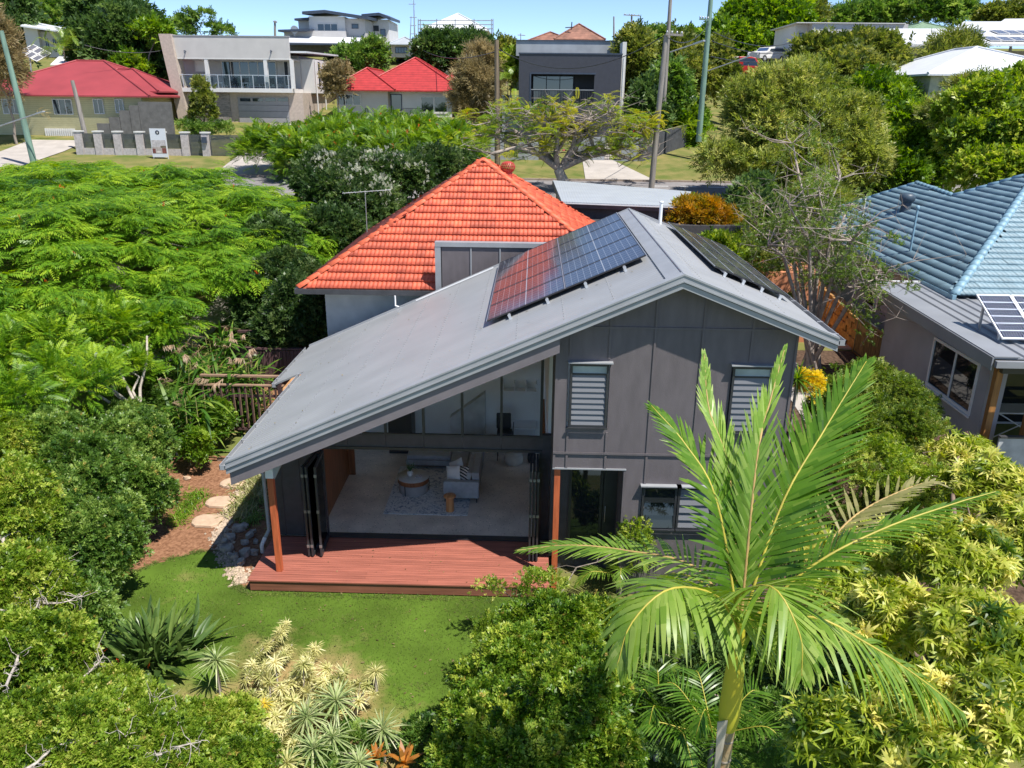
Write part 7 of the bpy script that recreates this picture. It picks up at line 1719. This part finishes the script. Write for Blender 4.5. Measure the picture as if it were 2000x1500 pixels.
tree('shrub', 'leafy underplanting in front of the far reed clumps', 'shrub', None, [Bp(340, 800, 40, 34, z=.7), Bp(300, 760, 40, 34, z=.8)], TS_broad, 150, 22, .25, .16, L_mid, .04, zmin=-.5, tz=-.3)
# tufts of groundcover grass
def tufts_on(name, label, pts_, n_, L, m, tint=.55):
    P = np.array([at(*pts_[random.randrange(len(pts_))], z=-.3)+rng.normal(0, .17, 3)*(1, 1, 0) for _ in range(n_)]); D = rng.normal(size=(n_, 3))*(1, 1, .2)+(0, 0, .9)
    o = scatter(name, t_arches, P, D, np.tile((0, 0, 1.), (n_, 1)), rng.uniform(.6, 1.2, n_)*L, rng.normal(tint, .2, n_), m, None); tag(o, label, 'grass', None, 'stuff')
tufts_on('grass_tufts', 'variegated grass tufts between the stepping stones and the deck rocks', [(490, 935), (500, 955), (485, 970), (475, 985), (462, 1005), (495, 920), (502, 975), (484, 1000), (478, 950), (497, 940)], 1500, .3, leafmat('tuft_grass', (.10, .15, .03), (.30, .32, .11), (.55, .5, .28)))
tufts_on('grass_tufts', 'green grass tufts along the foot of the dark hedge', [(375, 965), (365, 985), (350, 1005), (345, 1020), (385, 975), (360, 1000)], 800, .2, L_viv)
tufts_on('grass_tufts', 'dark strappy tufts beside the grey rocks', [(495, 985), (500, 1010), (488, 1020)], 260, .26, L_mid)

# ---- strelitzia clump
def t_paddle():
    V = []; F = []; n_ = 6
    for i in range(n_+1):
        t = i/n_; y = t; z = -.12*t*t; w_ = 0.007 if t < .38 else .05*math.sin(PI*((t-.38)/.62)**.8)+.004; V += [(-w_, y, z+w_*.45), (0, y, z), (w_, y, z+w_*.45)]
    for i in range(n_):
        for j in range(2): F.append((3*i+j, 3*i+j+1, 3*i+3+j+1, 3*i+3+j))
    return np.array(V), np.array(F)
base = at(300, 1290, z=-.3); root = thing('strelitzia', 'large dark strap leaved strelitzia clump at the lawn edge', 'plant', base)
n_ = 190; P = base+rng.normal(0, 1, (n_, 3))*(.26, .2, 0); a = rng.uniform(0, 2*PI, n_); e = rng.uniform(.15, 1.3, n_); D = np.stack([np.cos(a)*np.cos(e), np.sin(a)*np.cos(e), np.sin(e)], 1)
scatter('leaves', [t_paddle()], P, D, np.tile((0, 0, 1.), (n_, 1))+rng.normal(0, .4, (n_, 3)), rng.uniform(.85, 1.2, n_), rng.normal(.5, .2, n_), leafmat('strelitzia_leaves', (.03, .065, .014), (.075, .14, .03), (.20, .28, .07), rough=.35, trans=.15), root)
flowers(root, base+np.array([(-.75, -.35, .55), (-.7, -.4, .5), (-.35, -.5, .35), (.2, -.6, .3)]), .09, M_petalo)
# ---- variegated dracaenas
TS_rosA = [t_rosette(60, 1, .055, s, -.5) for s in range(3)]
L_var = leafmat('striped_strap_leaves', (.14, .22, .07), (.34, .42, .16), (.66, .66, .38), trans=.3)
def rosette(label, px, py, zt, L, m, name='dracaena', lo=0., base=None, stem=True, cat='plant', group=None):
    c = at(px, py, z=zt); base = np.array((c[0], c[1], -.3)) if base is None else base; root = thing(name, label, cat, base, group)
    if stem: MB().tube([base, lerp(base, c, .6)+rng.normal(0, .02, 3), c], [.03, .025, .02], 7).build('stem', M_barkp, root)
    for k in range(1): scatter('leaves', TS_rosA, np.array([c]), np.array([rng.normal(0, .15, 3)*(1, 1, 0)+(0, 1., 0)]), np.array([rng.normal(0, .12, 3)+(0, 0, 1.)]), [L], [.5+lo], m, root, jit=.2)
    return root
rosette('spiky pale dracaena on a thin stem right of the strelitzia clump', 422, 1290, .45, .50, L_var)
rosette('small cream dracaena standing alone on the bare lawn patch', 733, 1312, .15, .28, L_cream)
rosette('silvery dracaena at the right side of the cream clump', 656, 1368, .55, .55, L_var)
rosette('grey green dracaena behind the cream clump centre', 600, 1400, .6, .5, L_var)
rosette('striped dracaena low at the centre of the cream clump', 650, 1440, .5, .45, L_var)
rosette('dark centred dracaena between the striped ones near the bottom edge', 612, 1462, .5, .48, L_var)
rosette('striped dracaena above the orange leaved plant', 748, 1425, .35, .48, L_var)
rosette('pale dracaena at the bottom edge right of the cream clump', 700, 1490, .5, .42, L_var)
rosette('cream spiky plant at the bottom edge below the striped dracaenas', 560, 1490, .5, .42, L_cream)
TS_brush = [t_rosette(34, 1, .12, s+7, -.4, (.3, .8)) for s in range(3)]
cr = [([(480, 1330), (500, 1280), (540, 1245), (562, 1215)], 'long cream foxtail stem lying out across the lawn edge'), ([(520, 1340), (545, 1290), (570, 1260)], 'second cream foxtail stem beside the bare soil patch'), ([(575, 1320), (600, 1290), (618, 1262)], 'third cream foxtail stem pointing towards the deck'),
      ([(510, 1320), (522, 1290)], 'short cream foxtail stem near the strelitzia shadow')]
for P_, lb in cr:
    P_ = [at(a, c, z=.05) for a, c in P_]; root = thing('variegated_plant', lb, 'plant', (P_[0][0], P_[0][1], -.3)); L_ = []
    for i in range(len(P_)-1):
        for t in np.linspace(0, 1, 9)[:-1]: L_.append(lerp(P_[i], P_[i+1], t))
    L_ = np.array(L_); n_ = len(L_); MB().tube(P_, .02, 6).build('stem', M_barkp, root)
    scatter('leaves', TS_brush, L_, np.tile((0, 1., 0), (n_, 1))+rng.normal(0, .4, (n_, 3)), rng.normal(0, .5, (n_, 3))+(0, 0, 1), rng.uniform(.15, .21, n_), rng.normal(.45, .15, n_), L_cream, root, jit=.18)
kk = 0
names_ = ['left end of the cream bed beside the green shrub', 'upper left of the cream bed', 'top of the cream bed below the foxtail stems', 'upper right of the cream bed', 'right shoulder of the cream bed', 'middle left of the cream bed', 'centre of the cream bed', 'lower left of the cream bed', 'lower middle of the cream bed', 'bottom edge left of the cream bed', 'bottom edge middle of the cream bed', 'left bottom corner of the cream bed']
for (px, py, s) in ((525, 1395, 1), (545, 1350, 1), (590, 1345, 1), (640, 1345, .9), (690, 1350, .7), (540, 1420, .8), (590, 1375, .9), (500, 1450, 1.), (560, 1440, 1.), (470, 1490, 1.), (530, 1485, 1.), (440, 1480, .9)):
    c = at(px, py, z=.2); root = thing('variegated_plant', 'cream variegated rosettes at the '+names_[kk], 'plant', (c[0], c[1], -.3), 'cream variegated clumps'); kk += 1
    n_ = int(15*s); Q_ = c+rng.normal(0, 1, (n_, 3))*(.24, .24, .16)*s; b = MB()
    for q in Q_: b.tube([(c[0], c[1], -.3), q], [.02, .012], 4)
    b.build('stem', M_barkp, root)
    scatter('leaves', TS_brush, Q_, np.tile((0, 1., 0), (n_, 1))+rng.normal(0, .5, (n_, 3)), rng.normal(0, .6, (n_, 3))+(0, 0, 1), rng.uniform(.17, .27, n_), rng.normal(.55, .2, n_), L_cream, root, jit=.18)
# yellow bromeliad-like plant and orange ti plants
rosette('bright yellow bromeliad at the left of the cream bed', 515, 1375, .55, .2, leafmat('yellow_leaves', (.5, .4, .03), (.75, .6, .06), (.85, .75, .2)), name='bromeliad', stem=False)
TS_pad = [t_rosette(12, 1, .22, s+3, .2, (.1, .4)) for s in range(2)]
for px, py, L_, lb in ((790, 1490, .42, 'orange leaved ti plant at the bottom edge'), (735, 1480, .3, 'smaller orange brown ti plant at the bottom edge')):
    c = at(px, py, z=.2); root = thing('ti_plant', lb, 'plant', (c[0], c[1], -.3)); MB().tube([(c[0], c[1], -.3), c], .02, 6).build('stem', M_barkp, root)
    scatter('leaves', TS_pad, np.array([c]), np.array([(0, 1., 0)]), np.array([(0, 0, 1.)]), [L_], [.5], leafmat('ti_leaves', (.12, .10, .02), (.45, .17, .03), (.65, .30, .06)), root, jit=.25)
tree('shrub', 'low mixed green plants below the striped dracaenas', 'shrub', None, [Bp(700, 1450, 60, 26, z=.0), Bp(830, 1440, 40, 30, z=.1), Bp(620, 1500, 60, 30, z=.2)], TS_broad, 110, 20, .16, .12, L_mid, .03, tz=-.3)
# ---- centre foreground shrub
tree('shrub', 'large glossy green shrub at the bottom centre in front of the deck corner', 'shrub', at(1080, 1420, z=-.3)[:2], [Bp(1010, 1300, 72, 66, z=1.3), Bp(950, 1410, 84, 66, z=1.1), Bp(1100, 1250, 76, 56, z=1.5), Bp(1120, 1370, 100, 84, z=1.8), Bp(1040, 1460, 110, 60, z=1.5), Bp(1020, 1215, 50, 26, z=1.2), Bp(1180, 1460, 70, 50, z=1.5), Bp(900, 1480, 50, 36, z=.9), Bp(1150, 1200, 50, 30, z=1.5), Bp(1080, 1190, 36, 26, z=1.5), Bp(930, 1330, 36, 36, z=1.0)], TS_broad, 1500, 24, .20, .115, leafmat('glossy_leaves', (.02, .075, .008), (.15, .28, .022), (.52, .60, .09), rough=.4, spec=.45), .08, zmin=-.5, tz=-.3, twigs=3, deep=.35)
tree('shrub', 'light twiggy shrub tips reaching over the corner of the deck', 'shrub', at(1050, 1250, z=-.3)[:2], [Bp(960, 1150, 36, 14, z=1.0), Bp(1060, 1140, 50, 22, z=1.2), Bp(950, 1240, 30, 40, z=1.0), Bp(1240, 1050, 30, 40, z=1.2)], TS_broad, 130, 13, .24, .09, L_lime, .03, tz=-.3, twigs=4, deep=.7)
# ---- right side shrubs
tree('shrub', 'fine leaved green shrub against the grey studio wall', 'shrub', at(1700, 900, z=-.3)[:2], [Bp(1730, 790, 74, 60, z=1.7), Bp(1690, 860, 84, 70, z=1.4), Bp(1770, 850, 60, 60, z=1.6), Bp(1640, 800, 50, 70, z=1.3), Bp(1700, 740, 50, 30, z=1.7), Bp(1800, 800, 30, 26, z=1.7)], TS_small, 900, 28, .30, .15, leafmat('fresh_leaves', (.04, .09, .01), (.17, .26, .03), (.42, .48, .10)), .08, zmin=-.5, tz=-.3, twigs=4, deep=.45)
r_, C = tree('shrub', 'olive shrub with dry pink flower heads below the studio', 'shrub', None, [Bp(1700, 950, 100, 40, z=1.4), Bp(1620, 970, 60, 40, z=1.3), Bp(1820, 920, 60, 40, z=1.6), Bp(1800, 980, 60, 30, z=1.6)], TS_small, 420, 26, .28, .14, L_olive, .06, tz=-.3, deep=.4)
P, Y, Z, T, C2 = crown_pts([Bp(1870, 880, 50, 30, z=2.0), Bp(1840, 940, 60, 30, z=1.9), Bp(1640, 960, 40, 20, z=1.7)], 46, 14, .2, deep=.1); flowers(r_, P, .12, leafmat('dry_pink', (.30, .17, .12), (.48, .32, .25), (.6, .45, .36)))
tree('tree', 'yellow tipped drooping leaved tree filling the lower right corner', 'tree', at(1850, 1480, z=-.3)[:2], [Bp(1930, 960, 90, 60, z=2.8), Bp(1880, 880, 60, 26, z=2.4), Bp(1990, 1060, 70, 80, z=3.0), Bp(1700, 1080, 80, 60, z=2.6), Bp(1860, 1080, 110, 70, z=3.0), Bp(1620, 1150, 60, 50, z=2.4), Bp(1730, 1200, 90, 70, z=2.9), Bp(1900, 1240, 100, 80, z=3.2), Bp(1960, 1400, 90, 90, z=3.2), Bp(1790, 1380, 110, 80, z=2.9), Bp(1650, 1440, 110, 70, z=2.5), Bp(1860, 1480, 100, 50, z=3.0), Bp(1560, 1060, 60, 40, z=2.2)], TS_whorl, 1300, 12, .26, .17, L_yel, .10, zmin=-.35, tz=-.3, bark=mat('brown_bark', (.20, .14, .10), .9, var=.2), twigs=7, deep=.75)
tree('shrub', 'bare brown twiggy undergrowth beside the palm trunk', 'shrub', at(1560, 1440, z=-.3)[:2], [Bp(1540, 1400, 60, 50, z=1.0), Bp(1600, 1350, 50, 60, z=1.1), Bp(1480, 1470, 50, 30, z=.9)], TS_broad, 60, 10, .25, .12, L_mid, .03, tz=-.3, twigs=14, bark=mat('brown_bark', (.20, .14, .10), .9))
tree('shrub', 'dark leafy undergrowth between the palm trunk and the glossy shrub', 'shrub', None, [Bp(1300, 1400, 90, 60, z=.6), Bp(1400, 1300, 60, 60, z=.7), Bp(1240, 1270, 60, 60, z=.8), Bp(1540, 1290, 90, 70, z=.7), Bp(1700, 1330, 120, 90, z=.8), Bp(1850, 1300, 120, 120, z=.9)], TS_broad, 420, 24, .26, .14, L_dark, .04, tz=-.3)
# yellow shrub and spiky cordyline at the side of the house
c = at(1582, 742, x=7.4); tree('shrub', 'small bright yellow shrub just right of the house corner', 'shrub', (c[0], c[1]), [(c[0], c[1], c[2]-.1, .34, .34, .3)], TS_small, 48, 20, .16, .12, M_petaly, .04)
c = at(1557, 740, x=7.0); root = thing('cordyline', 'green spiky cordyline at the right house corner', 'plant', (c[0], c[1], float(gz(c[0], c[1])))); MB().tube([(c[0], c[1], float(gz(c[0], c[1]))), c], .04, 7).build('stem', M_barkp, root)
scatter('leaves', TS_rosA, np.array([c]), np.array([(0, 1., 0)]), np.array([(0, 0, 1.)]), [.75], [.4], L_viv, root, jit=.15)
tree('shrub', 'green shrub low beside the yellow shrub right of the house', 'shrub', None, [(7.7, 16.4, 2.4, .8, .8, .7), (8.6, 16.0, 2.0, .8, .8, .8)], TS_small, 110, 22, .24, .15, L_lime, .05)

# ================================================================== PALMS
def frond_mesh(root, path, wd, m, mr, npair=46, lw=.032, hang=.6, vee=.55, start=.14, tip=.55, side=(1, 1), seed=0, twist=0., stiff=0., r0=.016, label=None, ang0=1.25):
    """pinnate palm frond along a 3-d path: rachis tube plus strap leaflets of four bent segments"""
    r = np.random.default_rng(seed); path = [np.array(p, float) for p in path]
    # smooth path (Catmull-Rom)
    P = []; Q = [2*path[0]-path[1]]+path+[2*path[-1]-path[-2]]
    for i in range(1, len(Q)-2):
        for t in np.linspace(0, 1, 14, endpoint=False):
            P.append(.5*((2*Q[i])+(-Q[i-1]+Q[i+1])*t+(2*Q[i-1]-5*Q[i]+4*Q[i+1]-Q[i+2])*t*t+(-Q[i-1]+3*Q[i]-3*Q[i+1]+Q[i+2])*t**3))
    P.append(path[-1]); P = np.array(P); S = np.concatenate([[0], np.cumsum(np.linalg.norm(np.diff(P, axis=0), axis=1))]); S /= S[-1]
    def pt(t): return np.array([np.interp(t, S, P[:, k]) for k in range(3)])
    V = []; F = []; T = []
    for i in range(npair):
        t = start+(1-start)*(i+.5)/npair*.99; p = pt(t); d = nrm(pt(min(1, t+.02))-pt(max(0, t-.02)))
        s = np.cross(d, (0, 0, 1.)); s = nrm(s) if np.linalg.norm(s) > .05 else np.array((1., 0, 0)); u_ = np.cross(s, d)
        if twist: c_, s_ = math.cos(twist), math.sin(twist); s, u_ = s*c_+u_*s_, u_*c_-s*s_
        tt = (t-start)/(1-start); L = wd*(math.sin(PI*min(1, .22+tt*.72))**.6)*(1-.45*tt**3)
        for k in (0, 1):
            if r.random() > side[k]: continue
            sg = (-1, 1)[k]; ang = lerp(ang0, tip, tt)+r.normal(0, .05)
            dd = nrm(s*sg*math.sin(ang)+d*math.cos(ang)+u_*(vee+r.normal(0, .08))*math.sin(ang)); l = L*r.uniform(.9, 1.08); w_ = lw*r.uniform(.8, 1.2)
            wv_ = nrm(np.cross(dd, u_+rng.normal(0, .15, 3))); b0 = len(V); h = hang*r.uniform(.7, 1.3); W_ = (.5, 1, .85, .6, .06); cur = p.copy(); dirn = dd.copy(); nseg = 4
            for j in range(nseg+1):
                V += [cur-wv_*w_*W_[j]*.5, cur+wv_*w_*W_[j]*.5]
                dirn = nrm(dirn+np.array((0, 0, -1.))*h*.32*(1-stiff)); cur = cur+dirn*l/nseg
            for j in range(nseg): F.append((b0+2*j, b0+2*j+1, b0+2*j+3, b0+2*j+2)); T.append(.5+r.normal(0, .12)+.18*(j/nseg)*(1 if j == nseg-1 else 0))
    f = link('frond', mesh_np('frond', np.array(V)-ORG[root], np.array(F), T), m, root)
    if label: f['label'] = label
    MB().tube(list(P[::3])+[P[-1]], [lerp(r0, .004, i/len(P[::3])) for i in range(len(P[::3])+1)], 6).build('rachis', mr, f)
    return f
L_palm = leafmat('palm_leaves', (.035, .10, .012), (.105, .23, .02), (.26, .38, .06), rough=.33, trans=.42, spec=.5)
L_palmb = leafmat('bright_palm_leaves', (.09, .20, .02), (.24, .40, .06), (.46, .55, .16), rough=.33, trans=.42, spec=.5)
L_palmy = leafmat('yellowing_palm_leaves', (.08, .17, .02), (.19, .32, .035), (.44, .52, .14), rough=.35, trans=.4, spec=.5)
L_palmd = leafmat('browning_palm_leaves', (.10, .11, .03), (.24, .23, .08), (.42, .36, .18), rough=.5, trans=.2)
M_rach = mat('yellow_rachis', (.42, .36, .05), .5, var=.1); M_rachb = mat('tan_rachis', (.42, .28, .10), .6, var=.15)
CB = at(1462, 1140, y=6.3); pbase = np.array((CB[0]-.02, CB[1]+.05, -.3))
pm = thing('palm_tree', 'tall foreground palm with golden crownshaft and long arching fronds', 'palm', pbase)
sh_b = at(1418, 1412, y=6.25)
zsh0, zsh1 = at(1422, 1410, y=6.3)[2], at(1450, 1235, y=6.3)[2]
xs_, ys_ = at(1430, 1350, y=6.3)[0], 6.3
prof = [(zsh0-.10, .07), (zsh0, .092), (zsh0+.15, .105), (lerp(zsh0, zsh1, .45), .095), (lerp(zsh0, zsh1, .75), .075), (zsh1, .055), (zsh1+.2, .04)]
def shaft():
    m = mat('crownshaft', (.52, .43, .03), .38, var=.12, scale=2.2, col2=(.34, .36, .04), stretch=(1, 1, .8), spec=.5); return m
MB().tube([(xs_, ys_, z) for z, r in prof], [r for z, r in prof], 20).build('crownshaft', shaft(), pm)
M_ptr = mat('palm_trunk', (.36, .22, .10), .8, var=.25, scale=5, stretch=(2, 2, 1.2), bump=.5, bscale=16, col2=(.22, .20, .12))
tp = [(xs_-.03, ys_, -.35), (xs_-.02, ys_, 1.5), (xs_-.01, ys_, zsh0-.5), (xs_, ys_, zsh0-.05)]
MB().tube(tp, [.11, .085, .075, .075], 16).build('trunk', M_ptr, pm)
for k in range(16): z = zsh0-.2-k*.24; MB().lathe((xs_-.01, ys_, z), [(.078, -.012), (.086, 0), (.078, .012)], 16).build('leaf_scar', M_bark, pm)
b = MB(); q = np.array((xs_-.1, ys_-.09, zsh0-.05)); b.prism([q+(-.03, 0, .12), q+(.06, -.02, .16), q+(.05, 0, -.45), q+(0, 0, -.5)], (0, .012, 0)); b.build('old_sheath', mat('pale_sheath', (.45, .40, .32), .8), pm)
c0 = np.array((xs_, ys_, zsh1))
def FP(*pts_): return [c0]+[at(a, c, y=y) for a, c, y in pts_]
fr_ = [
 (FP((1425, 930, 6.9), (1385, 800, 7.3), (1375, 692, 7.6)), .46, L_palmb, M_rachb, dict(hang=.12, vee=.5, tip=.12, ang0=.55, npair=60, lw=.036, label='tall upright bright frond left of centre')),
 (FP((1400, 980, 6.7), (1340, 870, 7.0), (1272, 792, 7.3)), .52, L_palm, M_rach, dict(hang=.3, vee=.3, tip=.25, ang0=1.0, npair=50, lw=.04, label='broad frond leaning left over the wall')),
 (FP((1478, 900, 6.8), (1505, 780, 7.2), (1532, 684, 7.5)), .50, L_palmb, M_rachb, dict(hang=.05, vee=.5, tip=.10, ang0=.55, npair=66, lw=.036, side=(1, .6), label='folded bright frond standing upright')),
 (FP((1525, 990, 6.8), (1610, 840, 7.3), (1692, 706, 7.8)), .72, L_palm, M_rach, dict(hang=.12, vee=.12, tip=.25, ang0=1.0, npair=62, lw=.042, label='large flat frond spreading to the upper right')),
 (FP((1590, 1090, 6.6), (1680, 1000, 7.0), (1800, 945, 7.3), (1850, 950, 7.4)), .42, L_palmd, M_rachb, dict(hang=.2, vee=.5, tip=.4, npair=40, side=(.6, 1), label='old browning frond behind on the right')),
 (FP((1580, 1110, 6.4), (1720, 1035, 6.6), (1860, 985, 6.8), (1945, 960, 6.9)), .42, L_palm, M_rach, dict(hang=.35, vee=.15, tip=.2, ang0=.8, npair=60, label='dark folded frond reaching far right')),
 (FP((1400, 1165, 6.0), (1310, 1150, 5.6), (1235, 1215, 5.35), (1205, 1300, 5.2)), .80, L_palmy, M_rach, dict(hang=1.0, vee=.2, tip=.6, npair=54, lw=.052, start=.05, label='yellowish frond arching down at the left')),
 (FP((1440, 1165, 6.0), (1510, 1148, 5.6), (1562, 1240, 5.3), (1566, 1320, 5.2)), .85, L_palmy, M_rach, dict(hang=.5, vee=.1, tip=.5, npair=64, lw=.038, start=.04, label='frond arching down towards the viewer')),
 (FP((1580, 1205, 6.0), (1690, 1255, 5.9), (1790, 1320, 5.8), (1880, 1390, 5.7)), .75, L_palmy, M_rach, dict(hang=1.0, vee=.25, tip=.5, npair=52, lw=.045, start=.06, label='low frond drooping to the right with hanging leaflets')),
 (FP((1360, 1110, 6.6), (1220, 1075, 6.9), (1110, 1065, 7.1), (1010, 1075, 7.2)), .42, L_palmy, M_rachb, dict(hang=.35, vee=.35, tip=.35, npair=46, label='long frond reaching left across the deck corner')),
 (FP((1390, 1150, 6.9), (1310, 1120, 7.3), (1240, 1170, 7.5), (1200, 1260, 7.6)), .5, L_palm, M_rach, dict(hang=.8, vee=.1, tip=.5, npair=44, label='shaded rear frond drooping at the left')),
]
for i, (p, wd, ml, mr, kw) in enumerate(fr_): frond_mesh(pm, p, wd, ml, mr, seed=i, **kw)
def small_palm(label, base, top, n_, L, m, seed=0, wd=.34, npair=26, elev=(.2, 1.2), grp=None, az=None):
    base = np.array(base, float); top = np.array(top, float); root = thing('small_palm', label, 'palm', base, grp); r = np.random.default_rng(seed)
    MB().tube([base, lerp(base, top, .5), top], [.05, .04, .03], 8).build('stem', M_bark, root)
    for k in range(n_):
        a = (k*2.4+r.normal(0, .2)) if az is None else r.uniform(*az); e = r.uniform(*elev); d = np.array((math.cos(a)*math.cos(e), math.sin(a)*math.cos(e), math.sin(e)))
        h = np.array((d[0], d[1], 0)); P_ = [top, top+d*L*.35, top+d*L*.62+h*L*.1-(0, 0, L*.02), top+d*L*.7+h*L*.35-(0, 0, L*.32)]
        frond_mesh(root, P_, wd*L, m, M_rach, npair=npair, lw=.03*max(1, L*.6), hang=.4, vee=.25, tip=.5, seed=seed*20+k, r0=.012)
    return root
c = at(1395, 1420, z=.9); small_palm('dark young palm under the golden crownshaft', (c[0], c[1], -.3), (c[0], c[1], .7), 9, 1.5, L_palm, 3)
c = at(1290, 1380, z=.8); small_palm('small palm with dark fronds left of the palm trunk', (c[0], c[1], -.3), (c[0], c[1], .5), 8, 1.3, L_palm, 5)
c = at(1215, 1100, z=.5); small_palm('low palm clump before the entry recess', (c[0], c[1], -.3), (c[0], c[1], .2), 7, 1.1, L_palmy, 6)
c = at(1560, 1010, z=1.0); small_palm('clumping palm against the right side of the gable wall', (c[0], c[1], -.3), (c[0], c[1], 1.0), 9, 1.6, L_palm, 9)
c = at(124, 98, y=84); small_palm('yellowing palm above the small white shed at the far left', (c[0], c[1], float(gz(c[0], c[1]))), c, 12, 3.4, L_palmy, 12, wd=.22, elev=(-.1, 1.3))
c = at(992, 160, y=76); small_palm('small palm between the brown pole and the charcoal house terrace', (c[0], c[1], float(gz(c[0], c[1]))), c, 9, 2.2, L_palmb, 13)
c = at(998, 98, y=112); small_palm('tiny distant palm on the skyline left of the charcoal house', (c[0], c[1], float(gz(c[0], c[1]))), c, 9, 2.2, L_palm, 14)
L_turf = leafmat('turf_blades', (.05, .09, .012), (.10, .16, .02), (.20, .22, .05), rough=.7, trans=.2)
# ---- short turf blades over the back lawn
n_ = 60000; gx_ = rng.uniform(-9.6, 3.5, n_); gy_ = rng.uniform(8.5, 16.3, n_); ok = ((gy_ < 15) | ((gx_ < -6.9) & (gx_ > -8.9+(gy_-15)*.6))) & (gx_ > -9.5+(gy_-13)*.25)
gx_, gy_ = gx_[ok], gy_[ok]; n_ = len(gx_); P = np.stack([gx_, gy_, np.full(n_, -.30)], 1); D = rng.normal(0, .6, (n_, 3))*(1, 1, 0)+(0, 0, 1)
dist = np.hypot(gx_+4.3, gy_-10.9); keep = rng.random(n_) < np.clip(dist/3.2, .12, 1); P, D = P[keep], D[keep]; n_ = len(P)
blade = [(np.array([(-.12, 0, 0), (.12, 0, 0), (.03, 1, 0), (-.03, 1, 0)]), np.array([(0, 1, 2, 3)]))]
o = scatter('turf', blade, P, D, rng.normal(size=(n_, 3)), rng.uniform(.025, .05, n_), rng.normal(.5, .2, n_), L_turf, None)
tag(o, 'short green turf blades of the back lawn', 'grass', None, 'stuff')

# ---- litter and weeds
def litter(name, label, P, m, s_):
    n = len(P); a = rng.uniform(0, 2*PI, n); D = np.stack([np.cos(a), np.sin(a), rng.uniform(0, .3, n)], 1)
    tag(scatter(name, [(np.array([(0, 0, 0), (.25, .45, .06), (0, 1, .02), (-.25, .45, .06)]), np.array([(0, 1, 2, 3)]))], P, D, np.tile((0, 0, 1.), (n, 1))+rng.normal(0, .2, (n, 3)), rng.uniform(.6, 1.3, n)*s_, rng.normal(.5, .25, n), m, None), label, 'leaves', None, 'stuff')
n_ = 420; litter('fallen_leaves', 'dry fallen leaves scattered over the back lawn and garden bed', np.stack([rng.uniform(-9.5, 2, n_), rng.uniform(9, 16.3, n_), np.full(n_, -.285)], 1), L_brown, .07)
n_ = 70; lx = rng.uniform(-6.2, 2.4, n_); litter('roof_leaves', 'a few dry leaves lying on the grey metal roof', np.stack([lx, rng.uniform(15, 24, n_), ZR-SL_*(XR-lx)+.02], 1), L_brown, .06)
n_ = 60; litter('deck_leaves', 'small dry leaves lying on the red deck', np.stack([rng.uniform(-6, .4, n_), rng.uniform(15.1, 16.8, n_), np.full(n_, .006)], 1), L_brown, .05)
def weeds(pts_, n_, L, sp_, m=None):
    K = np.array([pts_[i] for i in rng.integers(0, len(pts_), n_)]); P = np.concatenate([K+rng.normal(0, sp_, (n_, 2)), np.full((n_, 1), -.3)], 1); P = np.repeat(P, 7, 0)+rng.normal(0, .015, (n_*7, 3))*(1, 1, 0); D = rng.normal(size=(n_*7, 3))*(1, 1, .2)+(0, 0, .7)
    return scatter('grass_edge', t_arches, P, D, np.tile((0, 0, 1.), (n_*7, 1)), rng.uniform(.5, 1.2, n_*7)*L, rng.normal(.5, .25, n_*7), m or L_viv, None)
edge = [(x, 14.93) for x in np.arange(-6.3, 1, .15)]+_pl
tag(weeds(edge, 800, .09, .05, L_turf), 'ragged grass fringe along the deck foot and the bed edge', 'grass', None, 'stuff')
clump_ = [tuple(rng.uniform((-8.8, 9.5), (1, 14.8))) for _ in range(70)]
tag(weeds(clump_, 900, .065, .12, L_turf), 'thicker grass clumps and weeds in the back lawn', 'grass', None, 'stuff')
